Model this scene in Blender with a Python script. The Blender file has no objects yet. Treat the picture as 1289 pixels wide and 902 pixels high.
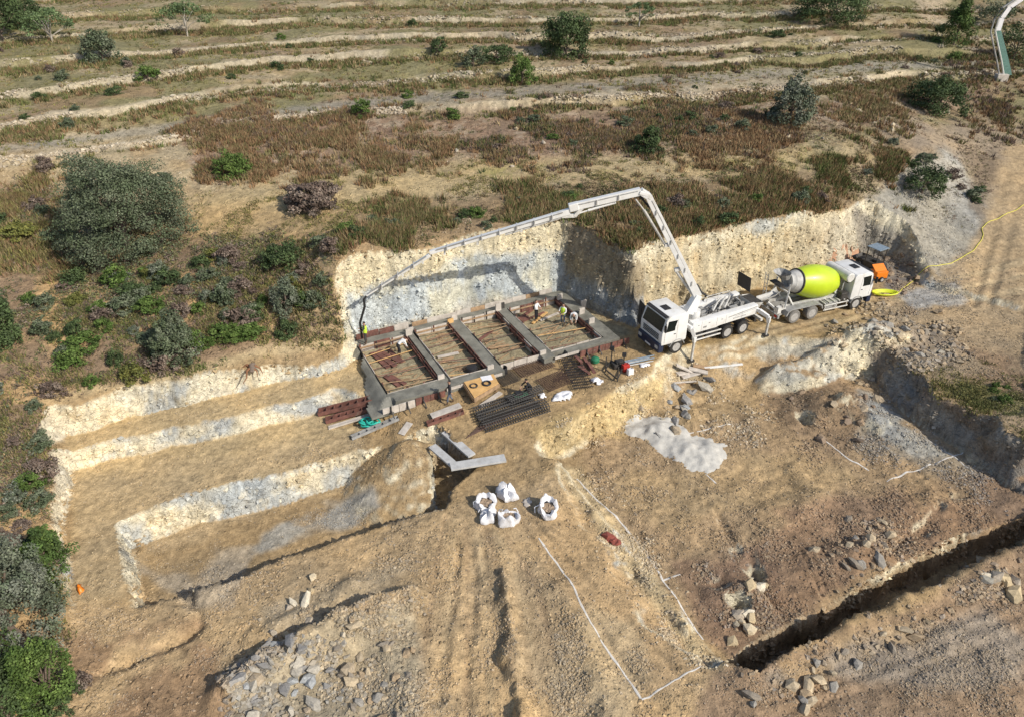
import bpy, bmesh, math, random
import numpy as np
from mathutils import Vector, Matrix

# ------------------------------------------------------------------ camera, sky, sun, exposure
S = bpy.context.scene
COL = S.collection
FPX, CU, CV = 920.0, 644.5, 451.0          # lens in pixels of the 1289x902 photograph
PITCH, CAMH = math.radians(33.0), 27.0     # drone 27 m above the truck shelf
cam_d = bpy.data.cameras.new('camera')
cam_d.sensor_width = 36.0
cam_d.lens = 36.0 * FPX / 1289.0
cam_d.clip_start, cam_d.clip_end = 0.5, 3000
cam = bpy.data.objects.new('camera', cam_d)
cam.location = (0, 0, CAMH)
cam.rotation_euler = (math.radians(90) - PITCH, 0, 0)
COL.objects.link(cam)
S.camera = cam
SUN_AZ, SUN_EL = math.radians(-35.0), math.radians(38.5)    # azimuth counted from +x
w = bpy.data.worlds.new("World"); S.world = w; w.use_nodes = True
nt = w.node_tree
sky = nt.nodes.new('ShaderNodeTexSky'); sky.sky_type = 'NISHITA'; sky.sun_disc = False
sky.sun_elevation = SUN_EL
sky.sun_rotation = math.pi / 2 - SUN_AZ
sky.air_density = 1.0; sky.dust_density = 1.5
bg = nt.nodes['Background']; bg.inputs[1].default_value = 0.12
nt.links.new(sky.outputs[0], bg.inputs[0])
sd = bpy.data.lights.new('sun', 'SUN'); sd.energy = 4.0; sd.angle = math.radians(0.5)
sd.color = (1.0, 0.93, 0.82)
sun = bpy.data.objects.new('sun', sd); COL.objects.link(sun)
sdir = Vector((math.cos(SUN_EL) * math.cos(SUN_AZ), math.cos(SUN_EL) * math.sin(SUN_AZ), math.sin(SUN_EL)))
sun.rotation_euler = sdir.to_track_quat('Z', 'Y').to_euler()
sun.location = (40, -30, 60)
S.view_settings.view_transform = 'Standard'
S.view_settings.look = 'None'
S.view_settings.gamma = 1.0
S.view_settings.exposure = 0.06

rng = np.random.default_rng(7)
random.seed(7)

# ------------------------------------------------------------------ small maths helpers
def ray(u, v):
    x = (u - CU) / FPX; y = -(v - CV) / FPX
    return np.array([x, math.cos(PITCH) + y * math.sin(PITCH), -math.sin(PITCH) + y * math.cos(PITCH)])
def PX(u, v, z=0.0):
    d = ray(u, v); t = (z - CAMH) / d[2]
    return np.array([d[0] * t, d[1] * t])
def project(x, y, z):
    c, s = math.cos(PITCH), math.sin(PITCH)
    zz = z - CAMH
    dep = y * c - zz * s
    up = y * s + zz * c
    return CU + FPX * x / dep, CV - FPX * up / dep
_nr = np.random.default_rng(99)
_T2 = (_nr.random((256, 256)) * 2 - 1).astype(np.float32)
_T3 = (_nr.random((64, 64, 64)) * 2 - 1).astype(np.float32)
def vnoise(x, y, z=None, seed=0):
    """lattice noise in 2-D or 3-D from a table of random numbers, -1..1"""
    ox, oy = (seed * 37.31) % 251, (seed * 91.77) % 241
    x = np.asarray(x, np.float32) + np.float32(ox); y = np.asarray(y, np.float32) + np.float32(oy)
    xf, yf = np.floor(x), np.floor(y); fx, fy = x - xf, y - yf
    fx = fx * fx * (3 - 2 * fx); fy = fy * fy * (3 - 2 * fy)
    ix, iy = xf.astype(np.int32), yf.astype(np.int32)
    if z is None:
        x0, x1, y0, y1 = ix & 255, (ix + 1) & 255, iy & 255, (iy + 1) & 255
        a, b, c, d = _T2[x0, y0], _T2[x1, y0], _T2[x0, y1], _T2[x1, y1]
        return (a + (b - a) * fx) * (1 - fy) + (c + (d - c) * fx) * fy
    z = np.asarray(z, np.float32); zf = np.floor(z); fz = z - zf; fz = fz * fz * (3 - 2 * fz); iz = zf.astype(np.int32)
    x0, x1, y0, y1, z0, z1 = ix & 63, (ix + 1) & 63, iy & 63, (iy + 1) & 63, iz & 63, (iz + 1) & 63
    def lay(zz):
        a, b, c, d = _T3[x0, y0, zz], _T3[x1, y0, zz], _T3[x0, y1, zz], _T3[x1, y1, zz]
        return (a + (b - a) * fx) * (1 - fy) + (c + (d - c) * fx) * fy
    return lay(z0) * (1 - fz) + lay(z1) * fz
def fbm(x, y, z=None, f=1.0, o=4, seed=0, g=0.5):
    r = 0; a = 1; t = 0
    for i in range(o):
        r = r + a * vnoise(x * f + 13.7 * i, y * f - 7.1 * i, None if z is None else z * f + 3.3 * i, seed + i)
        t += a; a *= g; f *= 2.03
    return r / t * 1.25
def sstep(a, b, x):
    t = np.clip((x - a) / (b - a), 0, 1); return t * t * (3 - 2 * t)
def seg_dist(x, y, poly, closed=True):
    """distance to the polyline, index of the nearest edge, inside flag"""
    n = len(poly); best = np.full(x.shape, 1e9); idx = np.zeros(x.shape, int); ins = np.zeros(x.shape, bool)
    for i in range(n if closed else n - 1):
        ax, ay = poly[i]; bx, by = poly[(i + 1) % n]
        dx, dy = bx - ax, by - ay
        t = np.clip(((x - ax) * dx + (y - ay) * dy) / (dx * dx + dy * dy + 1e-12), 0, 1)
        d = np.hypot(x - ax - t * dx, y - ay - t * dy)
        m = d < best; best = np.where(m, d, best); idx = np.where(m, i, idx)
        if closed:
            c = ((ay > y) != (by > y)) & (x < (bx - ax) * (y - ay) / (by - ay + 1e-12) + ax)
            ins ^= c
    return best, idx, ins
def sdf(x, y, poly):
    d, i, s = seg_dist(x, y, poly); return np.where(s, -d, d), i
# ------------------------------------------------------------------ terrain
def axis(lo, hi, step, far_lo, far_hi, g=1.045, mid=None):
    a = list(np.arange(lo, hi, step)); s = step; v = a[0]; left = []
    while v > far_lo: s *= g; v -= s; left.append(v)
    s = step; v = a[-1]; right = []
    if mid:
        while v < mid[0]: s = min(s * 1.03, mid[1]); v += s; right.append(v)
    while v < far_hi: s *= g; v += s; right.append(v)
    return np.array(left[::-1] + a + right)
GX = axis(-31, 34, 0.13, -330, 330, 1.03)
GY = axis(14.5, 60, 0.13, -60, 620, 1.05, mid=(112, 0.26))
X, Y = np.meshgrid(GX, GY)
SH = X.shape
# natural ground before digging: photo pixel + height of that spot
N_PTS = [(0,902,-.5),(0,750,0),(60,700,.3),(0,600,1.0),(60,505,2.0),(0,500,2.4),(0,400,3.4),(100,440,2.7),(200,470,2.0),(330,435,1.9),(430,415,1.9),
 (400,385,3.0),(350,300,5.0),(300,255,6.0),(200,330,4.2),(120,320,4.1),(60,330,4.2),(0,300,5.2),(60,850,-.8),
 (110,640,-.3),(110,760,-1),(110,900,-1),(300,850,-1),(400,800,-1),(250,760,-1),(600,700,-1),(650,600,-1),(800,880,-1),(640,900,-1),(450,720,-1),(760,760,-1.1),
 (430,545,-.8),(500,545,-.7),(600,560,-.6),(560,520,-.1),(640,650,-1),(560,480,.6),(650,500,.1),(720,500,0),(720,440,.8),(500,640,-1),
 (430,335,5.4),(500,315,5.6),(560,300,5.7),(640,290,5.8),(715,282,5.7),(760,300,5.4),(800,330,5.0),(870,312,5.1),(920,300,4.9),(965,290,4.7),(1020,285,4.4),
 (1070,275,4.0),(1095,300,2.9),(1130,315,2.0),(1150,345,1.0),(1175,370,.4),
 (860,450,0),(960,432,.1),(1100,412,.3),(1200,420,.5),(1289,400,.6),(1289,500,.6),(1200,480,.35),(1140,455,.3),(1230,515,.4),(1289,560,.4),(770,500,-.1),(800,480,0),
 (1289,690,-1.1),(1289,902,-1.2),(1100,850,-1.2),(950,880,-1.1),(1200,760,-1.1),
 (1200,370,.4),(1289,300,1.9),(1230,300,1.6),(1240,230,3.2),(1289,220,3.6),(1150,260,3.4),(1190,220,4.4),(1120,200,6.2),(1180,180,5.9),(1289,150,5.2),(1240,165,5.2),
 (1100,180,6.5),(1060,215,6.0),(900,222,6.2),(760,225,6.2),(600,240,6.1),(440,255,6.0),(250,252,5.9),(960,250,5.6),(860,265,5.8),(680,265,5.8),(500,280,5.8),
 (245,236,6.2),(400,214,6.3),(550,202,6.4),(700,197,6.5),(860,197,6.5),(1000,190,6.5),
 (150,190,6.8),(0,250,5.9)]
# terraces: lines of the stone walls (foot), left to right, with the ground height there
T_LINES = [
 ([(0,212),(150,190),(300,162),(430,148),(600,142),(720,138),(860,130),(950,122),(1050,112),(1240,97)], 7.35),
 ([(0,168),(70,157),(150,145),(250,130),(345,120),(440,112),(560,106),(680,98),(800,88),(950,82),(1080,75),(1240,68)], 8.3),
 ([(0,128),(100,118),(200,106),(300,92),(430,83),(560,78),(680,74),(860,70),(1000,62),(1240,50)], 9.15),
 ([(0,95),(100,84),(200,74),(300,64),(430,60),(560,57),(700,53),(860,50),(1000,43),(1240,32)], 9.95),
 ([(0,60),(100,52),(200,42),(300,38),(430,34),(560,31),(700,30),(860,28),(1000,23),(1240,14)], 10.7),
 ([(0,32),(100,27),(250,17),(430,13),(600,10),(860,10),(1240,-4)], 11.4),
 ([(0,8),(200,-4),(430,-8),(860,-10),(1240,-22)], 12.1),
]
RISE = 0.75
pts = [(*PX(u, v, z), z) for u, v, z in N_PTS]
qp = [(*PX(u, v, 6.3), 0.0) for u, v in [(0,236),(245,218),(400,200),(550,190),(700,186),(860,184),(1000,178),(1100,168)]]
WALL_XY = []
for k, (ln, z) in enumerate(T_LINES):
    L = [PX(u, v, z) for u, v in ln]
    L = [L[0] + (L[0] - L[1]) * 1.0] + L + [L[-1] + (L[-1] - L[-2]) * .8]
    WALL_XY.append(L)
    for p in L:
        pts.append((p[0], p[1], z + RISE * .35)); qp.append((p[0], p[1], k + 1.0))
pts += [(-120,110,10.),(120,120,8.5),(-110,60,6.5),(-90,30,1.5),(-80,-20,-1),(0,-30,-1),(90,-20,-1),(90,30,0),(100,70,4.5),(-60,0,-.5),(60,0,-1)]
top_q = len(T_LINES)
for px_ in np.linspace(-130, 130, 8):
    pts.append((px_, 150, 16.5)); pts.append((px_, 190, 20))
    qp.append((px_, 165, top_q + 7))
def rbf_fit(P, smooth=0.0):
    P = np.array(P); n = len(P); s = 30.0
    A = np.zeros((n + 3, n + 3)); xy = P[:, :2] / s
    r2 = ((xy[:, None] - xy[None]) ** 2).sum(-1)
    A[:n, :n] = r2 * np.log(r2 + 1e-9) * .5 + np.eye(n) * smooth
    A[:n, n] = 1; A[:n, n+1:] = xy; A[n, :n] = 1; A[n+1:, :n] = xy.T
    b = np.zeros(n + 3); b[:n] = P[:, 2]
    return xy, np.linalg.lstsq(A, b, rcond=None)[0], s
def rbf_eval(m, x, y):
    xy, wt, s = m; x = x / s; y = y / s; r = wt[-3] + wt[-2] * x + wt[-1] * y
    for i in range(len(xy)):
        r2 = (x - xy[i, 0]) ** 2 + (y - xy[i, 1]) ** 2
        r = r + wt[i] * .5 * r2 * np.log(r2 + 1e-9)
    return r
CX = np.clip(X, -130, 130); CY = np.clip(Y, -40, 190)
H = rbf_eval(rbf_fit(pts, .002), CX, CY)
H += np.maximum(Y - 190, 0) * .10 + np.maximum(np.abs(X) - 130, 0) * .02
Q = rbf_eval(rbf_fit(qp, .001), CX, CY)
Q = Q + np.maximum(Y - 190, 0) * .1
gy_, gx_ = np.gradient(Q, GY, GX)
GQ = np.hypot(gx_, gy_) + 1e-4
# staircase: shallow treads, 0.75 m risers
edge_n = fbm(X, Y, f=.1, o=4, seed=5)
Qn = Q + edge_n * GQ * 1.7
qf = np.floor(Qn); fr = Qn - qf
wall_w = np.clip(.45 * GQ, .02, .6)
stair = np.where(fr < wall_w, fr / wall_w, 1.0)
amp = RISE * sstep(.7, 1.0, Qn) * np.clip(.75 + .75 * vnoise(X * .05, qf * 3.1, seed=9), .12, 1.2)
amp = amp * sstep(62, 55, X)
H = H + amp * (stair - fr) * .92
# roughness of natural ground
H += fbm(X, Y, f=.12, o=4, seed=11) * .35 * sstep(1.5, 5, H) + fbm(X, Y, f=.9, o=3, seed=12) * .07
NAT = H.copy()
def pxpoly(L): return [tuple(PX(*p)) for p in L]
CUTMASK = np.zeros(SH); 
def carve(L, z, slope, nz=.22, fl=.05, seed=1):
    """dig down to z inside the polygon, batter of each edge = slope"""
    global H
    poly = pxpoly(L); d, i = sdf(X, Y, poly)
    if isinstance(slope, (list, tuple)):      # batter blends from edge to edge
        num = 0.; den = 1e-9
        for k in range(len(poly)):
            dk, _, _ = seg_dist(X, Y, [poly[k], poly[(k + 1) % len(poly)]], closed=False)
            wk = 1 / (dk + .3) ** 5; num = num + wk * slope[k]; den = den + wk
        sl = num / den
    else: sl = slope
    d = d + nz * fbm(X, Y, f=.5, o=2, seed=seed) * sstep(-1.2, 0, d) * 1.5
    dd = np.maximum(d, 0)
    T = z + dd * sl + fl * fbm(X, Y, f=1.3, o=3, seed=seed + 4) + .06 * fbm(X, Y, f=.2, o=2, seed=seed + 8)
    # ledges on the faces
    T = T + sstep(.05, .3, dd) * np.minimum(sl, 3.) * .07 * fbm(X, Y, f=2.2, o=2, seed=seed + 6)
    m = T < H
    CUTMASK[m] = 1
    H = np.minimum(H, T)
def raise_(u, v, z0, amp, rx, ry=None, rot=0., seed=3, p=1.0):
    global H
    c = PX(u, v, z0); ry = ry or rx
    dx, dy = X - c[0], Y - c[1]; cr, sr = math.cos(rot), math.sin(rot)
    a, b = (dx * cr + dy * sr) / rx, (-dx * sr + dy * cr) / ry
    r = np.sqrt(a * a + b * b) + .18 * fbm(X, Y, f=.7, o=3, seed=seed)
    H = H + amp * np.exp(-(np.abs(r) ** (2 * p)) * 1.2) * (1 + .35 * fbm(X, Y, f=1.4, o=3, seed=seed + 2))
def ridge(L, z0, amp, wd, seed=3, nz=.25):
    global H
    d, _, _ = seg_dist(X, Y, [tuple(PX(u, v, z0)) for u, v in L], closed=False)
    d = d + nz * fbm(X, Y, f=.8, o=3, seed=seed)
    H = H + amp * np.exp(-(np.maximum(d, 0) / wd) ** 2) * (1 + .4 * fbm(X, Y, f=1.1, o=3, seed=seed + 5))

# truck shelf, foundation floor, first bench
carve([(82,548,0),(180,521,0),(300,493,0),(430,464,0),(447,450,0),(448,430,0),(703,371,0),(800,413,0),(813,396,0),(870,387,0),(960,360,0),(1058,334,0),(1088,318,0),(1120,325,0),(1160,362,0),
       (1289,395,0),(1289,520,0),(1100,520,0),(700,600,0),(95,640,0)], 0.0,
      [4]*6 + [4.5,3.5] + [4]*4 + [2.2,1.2,.9] + [.6]*5, seed=21)
# second bench (left), soft end under the formwork yard
carve([(92,592,-1),(200,566,-1),(330,537,-1),(430,514,-1),(480,548,-1),(560,640,-1),(400,700,-1),(95,775,-1),(84,690,-1)], -1.0, [1.7,1.7,1.7,.5,.4,.4,.4,4,4], seed=31)
# deep left pit
carve([(168,688,-2.75),(234,664,-2.75),(285,651,-2.75),(368,631,-2.75),(455,604,-2.75),(548,588,-2.75),(572,606,-2.0),(552,634,-1),(490,652,-1),(400,683,-1),(245,737,-1),(170,755,-1)], -2.75,
      [2.6,2.6,2.6,2.6,2.6,2.6,4,5,5,5,5,9], nz=.14, seed=41)
# right pit
carve([(735,612,-2.3),(706,588,-2.3),(735,566,-2.3),(780,546,-2.3),(830,522,-2.3),(880,506,-2.3),(960,497,-2.3),(1060,478,-2.3),(1096,482,-2.3),(1130,508,-2.3),(1170,540,-2.3),(1230,585,-2.3),(1289,626,-2.3),
       (1380,650,-2.3),(1340,634,-2.1),(1289,657,-2.1),(1170,700,-2.1),(1060,758,-2.1),(976,804,-2.1),(920,838,-2.1),(893,832,-1.8)], -2.15,
      [.45,1.6,2.4,1.3,.6,.5,.55,1.4,2.6,2.6,2.6,2.6,2.6,1,3,3,3,3,3,.8,.45], fl=.12, nz=.5, seed=51)
# mounds and ruts
raise_(1010,452,-.3, 1.1, 3.0, 1.0, rot=.30, seed=61, p=2.5)      # pale rock block left standing
raise_(1085,430,0, 1.25, 3.2, .95, rot=.15, seed=62)
raise_(1140,425,.3, .5, 2.2, 1.0, seed=63)
raise_(1050,512,-2.2, 1.0, 1.9, 1.6, seed=64)
raise_(1010,530,-2.2, .7, 1.2, 1.0, seed=65)
raise_(1105,540,-2.2, .8, 2.6, .9, rot=-.6, seed=66)
raise_(880,530,-2.2, .55, 2.8, 1.6, seed=67)
raise_(960,600,-2.2, -.25, 2.0, 1.0, seed=68)
raise_(925,745,-2.2, .5, 1.3, 1.1, seed=69)
raise_(930,757,-2.2, -1.1, .5, .42, seed=70)
raise_(905,735,-2.2, -.5, .7, .4, seed=181)
raise_(952,715,-2.2, -.55, .3, 1.1, seed=182)
raise_(1205,625,-2.2, -.5, .9, .35, seed=183)
raise_(985,640,-2.2, .35, 2.0, .7, rot=.3, seed=184)
raise_(1075,700,-2.2, .45, 2.6, 1.3, rot=.3, seed=71)
raise_(1160,640,-2.2, .35, 3.2, 1.2, rot=.2, seed=72)
raise_(1010,528,-2.2, -1.1, .55, .8, seed=73)
ridge([(925,690),(945,720),(975,760)], -2.1, -.22, .2, seed=185)
ridge([(740,640),(800,650),(870,665)], -2.1, .2, .5, seed=186)
ridge([(900,640),(930,690)], -2.1, -.15, .2, seed=187)
ridge([(1000,590),(1030,625),(1010,650)], -2.2, .25, .5, seed=74)
ridge([(1180,640),(1170,660),(1120,690)], -2.2, -.3, .35, seed=75)
ridge([(704,590),(760,660),(830,740),(905,838)], -1.6, .42, .45, seed=76)
ridge([(941,852),(985,829),(1079,786),(1156,756),(1240,716),(1310,686)], -1.2, .5, .75, seed=77)
ridge([(290,872),(350,840),(420,800),(470,775),(512,760)], -1, 1.1, .7, seed=78)
ridge([(395,830),(440,815),(500,775)], -1, .5, .5, seed=180)
ridge([(470,800),(500,840),(520,900)], -1, .35, .8, seed=79)
ridge([(330,800),(400,770),(440,740)], -1, .3, .5, seed=80)
ridge([(632,715),(640,780),(648,840),(655,915)], -1, .5, .34, seed=81, nz=.5)
ridge([(700,740),(740,800),(760,880),(765,915)], -1, .25, .6, seed=82)
for k, du in enumerate((0, 14, 34, 48)):
    ridge([(578 + du * .5,690),(568 + du * .8,760),(556 + du,840),(548 + du * 1.15,915)], -1, (-.09, .07, -.1, .06)[k], .15, seed=83 + k, nz=.12)
for k, du in enumerate((0, 16, 60, 78)):
    ridge([(650 + du * .3,650),(700 + du * .5,720),(760 + du * .8,800),(830 + du,890)], -1, (-.07, .05, -.07, .05)[k], .14, seed=93 + k, nz=.05)
ridge([(128,842),(180,822),(222,803),(248,785),(252,765),(236,752)], -1, -.35, .32, seed=88)
ridge([(610,690),(600,740)], -1, -.12, .2, seed=89)
# tracked-machine ruts in the right pit and on the road
for k in range(5):
    ridge([(1000 + 9 * k,690),(1020 + 9 * k,730),(1035 + 10 * k,765)], -2.2, .1, .1, seed=100 + k, nz=.04)
for k in range(4):
    ridge([(1150 + 10 * k,440 - 3 * k),(1220,452 - 9 * k),(1310,490 - 12 * k)], .7, (-.12, .1, -.12, .12)[k], .16, seed=110 + k, nz=.08)
for k in range(4):
    ridge([(1262 + 9 * k,240),(1248 + 10 * k,300),(1235 + 10 * k,360)], 1.8, (-.1, .08, -.1, .08)[k], .2, seed=120 + k, nz=.08)
for k in range(7):
    ridge([(560 + 13*k,650 + 4*k),(545 + 22*k,740),(520 + 33*k,905)], -1, (-.05, .04)[k % 2], .11, seed=150 + k, nz=.15)
for k in range(6):
    ridge([(850 + 10*k,452 - 3*k),(960,432 - 4*k),(1100,398 - 5*k),(1289,375 - 9*k)], 0, (-.05, .04)[k % 2], .13, seed=160 + k, nz=.1)
for k in range(6):
    ridge([(960 + 4*k,905 - 9*k),(1110,862 - 11*k),(1300,790 - 12*k)], -1.2, (-.06, .05)[k % 2], .13, seed=170 + k, nz=.1)
# trench on the right
carve([(941,842,-1.4),(983,818,-1.4),(1077,774,-1.4),(1154,744,-1.4),(1237,704,-1.4),(1289,676,-1.4),(1400,624,-1.4),(1400,590,-2),(1289,652,-2),(1170,697,-2),(1060,755,-2),(976,802,-2),(918,838,-1.8)],
      -3.8, 7.0, nz=.17, seed=55)
# notch beside the planks
carve([(546,572,-2.2),(562,574,-2.2),(592,610,-2.2),(570,628,-2.2),(548,604,-2.2)], -2.3, 5, nz=.1, seed=57)
# talus cone at the pit end
c_ = PX(512, 572, -1); r_ = np.hypot(X - c_[0], Y - c_[1]) + .25 * fbm(X, Y, f=.8, o=3, seed=58)
cone = -.35 - np.maximum(r_ - .5, 0) * .66 + .07 * fbm(X, Y, f=3, o=2, seed=59)
notch_d, _ = sdf(X, Y, pxpoly([(546,572,-1.5),(562,570,-1.5),(600,612,-1.5),(560,640,-1.5),(548,610,-1.5)]))
cone = np.where(notch_d < .2, -9, cone)
far_m = (Y > PX(500, 556, -1)[1])
H = np.where((cone > H) & ~far_m, cone, H)
# fine relief everywhere on bare earth
ROUGH = sstep(.6, -.6, NAT) * sstep(-.25, .25, fbm(X, Y, f=.28, o=3, seed=140)) * (Y < 48)
_lump = 1 - np.abs(fbm(X, Y, f=1.5, o=3, seed=141)) * 2
H += ROUGH * (.07 * np.clip(_lump, 0, 1) ** 2 + .06 * fbm(X, Y, f=1.1, o=3, seed=142)) * np.where(CUTMASK * (X < 4) > 0, .35, 1)
H += .028 * fbm(X, Y, f=2.6, o=3, seed=130) + .02 * fbm(X, Y, f=.5, o=2, seed=131)
HN = H
def gz(x, y):
    """terrain height (bilinear)"""
    x = np.asarray(x, float); y = np.asarray(y, float)
    i = np.clip(np.searchsorted(GX, x) - 1, 0, len(GX) - 2); j = np.clip(np.searchsorted(GY, y) - 1, 0, len(GY) - 2)
    tx = (x - GX[i]) / (GX[i+1] - GX[i]); ty = (y - GY[j]) / (GY[j+1] - GY[j])
    return (H[j, i] * (1-tx) + H[j, i+1] * tx) * (1-ty) + (H[j+1, i] * (1-tx) + H[j+1, i+1] * tx) * ty
def G(u, v):
    """where the line of sight through a photo pixel meets the ground"""
    d = ray(u, v); lo = 10.0
    t = np.arange(12.0, 260.0, .12)
    z = CAMH + d[2] * t
    below = np.nonzero(z < gz(d[0] * t, d[1] * t))[0]
    k = t[below[0]] if len(below) else 200.
    a, b = k - .12, k
    for _ in range(12):
        m = (a + b) / 2
        if CAMH + d[2] * m < float(gz(d[0] * m, d[1] * m)): b = m
        else: a = m
    return np.array([d[0] * b, d[1] * b, CAMH + d[2] * b])
def slope_at(step=1):
    hy, hx = np.gradient(H, GY, GX); return hx, hy
HX, HY = slope_at()
STEEP = sstep(.9, 2.0, np.hypot(HX, HY))
# ------------------------------------------------------------------ what the ground is made of (albedo by place)
# push steep faces in and out so that cliffs are broken rock, not a draped sheet
gn = np.hypot(HX, HY) + 1e-6
nx, ny = -HX / gn, -HY / gn
face = fbm(X, Y, H, f=.9, o=3, seed=200) * .30 + fbm(X * 1.0, Y * 1.0, H * 2.2, f=2.3, o=3, seed=201) * .22
VX = X + nx * face * STEEP; VY = Y + ny * face * STEEP; VZ = H.copy()
U, V = project(X, Y, H)
U0, V0 = U, V
wob = 9.0
def area(L, soft=8.0, n=1.0, seed=300):
    """1 inside a patch given by its outline in the photo, ragged edge"""
    d, _ = sdf(U, V, L)
    d = d + n * wob * fbm(X, Y, f=.55, o=4, seed=seed) 
    return sstep(soft, -soft, d)
def band(L, wd, soft=5.0, n=1.0, seed=301):
    d, _, _ = seg_dist(U, V, L, closed=False)
    d = d + n * wob * .6 * fbm(X, Y, f=.6, o=4, seed=seed)
    return sstep(wd + soft, max(wd - soft, 0), d)
C_ = np.zeros(SH + (3,))
def paint(m, c, a=1.0):
    global C_
    m = (np.clip(m, 0, 1) * a)[..., None]
    C_ = C_ * (1 - m) + np.array(c) * m
N1 = fbm(X, Y, f=.11, o=4, seed=310); N2 = fbm(X, Y, f=.45, o=4, seed=311); N3 = fbm(X, Y, f=2.1, o=4, seed=312); N4 = fbm(X, Y, f=5.0, o=2, seed=313)
OCHRE=(.39,.275,.14); TAN=(.355,.25,.14); BROWN=(.25,.17,.11); REDB=(.22,.15,.105); SAND=(.42,.33,.21); CREAM=(.62,.55,.42)
BLUE=(.38,.405,.43); SOIL=(.27,.185,.12); GREYS=(.30,.265,.215); DUST=(.45,.41,.34); GRASS=(.17,.165,.07); SHALE=(.27,.26,.245)
C_[:] = TAN
# hillside
hill = sstep(1.0, 2.5, NAT) * (1 - CUTMASK)
paint(np.ones(SH) * sstep(53, 58, Y), SAND)
paint(sstep(53, 58, Y) * sstep(-.1, .35, N2), (.33,.245,.15), .8)
paint(sstep(-.45, .1, N1 + .5 * N2) * sstep(64, 74, Y), (.185,.17,.085), .85)       # thin green cover on the treads
paint(sstep(0., .4, fbm(X, Y, f=.2, o=3, seed=315)) * sstep(60, 64, Y), (.25,.165,.11), .6)
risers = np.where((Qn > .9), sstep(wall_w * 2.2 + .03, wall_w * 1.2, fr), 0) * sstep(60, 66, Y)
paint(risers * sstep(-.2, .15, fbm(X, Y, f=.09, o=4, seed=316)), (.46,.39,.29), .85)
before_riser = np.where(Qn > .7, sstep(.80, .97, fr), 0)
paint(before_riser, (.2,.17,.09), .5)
# track bands
paint(area([(240,252),(420,212),(620,198),(860,198),(1060,188),(1110,196),(1060,218),(880,224),(700,226),(560,246),(430,262),(300,300),(240,290)], 7), (.44,.335,.19), .9)
paint(area([(560,212),(700,203),(860,203),(1060,200),(1060,212),(860,214),(640,222)], 5, 1.2) * sstep(-.3, .3, N2), (.25,.23,.09), .7)
paint(area([(250,255),(420,262),(420,300),(330,310),(240,300)], 10), (.42,.30,.165), .9)
paint(band([(0,188),(200,163),(350,142),(500,126),(700,113),(860,100),(1100,84),(1235,80)], 6, 4, .6), GREYS, .85)
paint(band([(0,205),(150,182),(340,152),(560,134),(700,124),(860,114),(1000,102),(1230,88)], 4, 4, .8), (.47,.39,.28), .8)
paint(area([(230,150),(560,142),(860,135),(1000,125),(1250,110),(1160,150),(1040,160),(1000,185),(700,195),(420,205),(250,225)], 9, 1.4), (.27,.17,.12), .75)
paint(area([(230,150),(560,142),(860,135),(1000,125),(1250,110),(1160,150),(1040,160),(1000,185),(700,195),(420,205),(250,225)], 9, 1.4) * sstep(.0, .4, N2 + .4 * N3), (.38,.31,.24), .7)
paint(area([(420,300),(480,265),(620,245),(760,235),(1040,215),(1100,260),(960,285),(800,325),(700,280),(430,330)], 8), (.27,.19,.115), .8)
# left bush land
paint(area([(-200,215),(60,230),(240,300),(420,300),(420,420),(200,470),(60,500),(70,640),(90,930),(-200,930)], 6), SOIL, .9)
paint(area([(-200,215),(60,230),(240,300),(420,300),(420,420),(200,470),(60,500),(70,640),(90,930),(-200,930)], 6) * sstep(.05, .35, N2), (.42,.285,.155), .85)
paint(area([(60,350),(130,345),(200,370),(130,400),(60,420),(40,400)], 8), (.45,.30,.155), .9)
paint(area([(400,300),(440,330),(445,420),(380,430),(370,370)], 8), (.44,.32,.19), .8)
# right side
paint(area([(1110,150),(1289,150),(1400,200),(1400,560),(1289,560),(1110,430),(1100,380),(1170,365),(1230,230)], 10), (.33,.25,.17), .8)
paint(area([(1100,150),(1200,160),(1300,170),(1240,230),(1200,190),(1110,190)], 10), (.30,.235,.175), .8)
paint(area([(1140,200),(1190,190),(1245,240),(1235,300),(1180,345),(1110,320),(1070,290),(1090,250)], 10, 1.2), (.31,.285,.245), .95)
paint(area([(1170,195),(1205,200),(1240,260),(1235,290),(1195,260)], 6), (.40,.37,.33), .8)
paint(area([(1215,190),(1260,200),(1240,260),(1238,290),(1225,270)], 5, 1.2), (.17,.125,.085), .7)
paint(area([(1270,180),(1400,180),(1400,420),(1220,400),(1215,330),(1245,270)], 8), (.43,.31,.185), .9)
paint(area([(1110,365),(1240,350),(1289,380),(1289,440),(1110,400)], 8, 1.5), (.40,.295,.185), .8)
paint(area([(1140,440),(1200,430),(1400,480),(1400,560),(1240,520)], 9, 1.4) * sstep(-.2,.3,N2), REDB, .7)
paint(area([(1148,-6),(1192,-6),(1186,26),(1164,30)], 4), (.48,.37,.25), .9)
# digging
floor_ = CUTMASK * (1 - STEEP)
paint(area([(800,380),(1100,340),(1120,400),(960,440),(860,450),(760,430)], 10), OCHRE, .8)
paint(area([(85,535),(250,500),(450,450),(500,520),(420,560),(200,620),(90,680)], 8), (.50,.37,.21), .95)
paint(area([(90,600),(300,570),(450,540),(460,570),(200,640),(155,660),(160,755),(90,760)], 8), (.45,.335,.2), .85)
paint(area([(200,640),(280,625),(430,590),(450,600),(300,660),(170,700),(170,740)], 8) * floor_, (.44,.33,.205), .9)
paint(area([(330,670),(420,640),(470,620),(480,640),(400,668),(330,690)], 7, 1.6), (.33,.325,.31), .8)
paint(area([(270,610),(370,585),(420,585),(360,605),(290,625)], 6, 1.4), (.46,.37,.23), .6)
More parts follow.
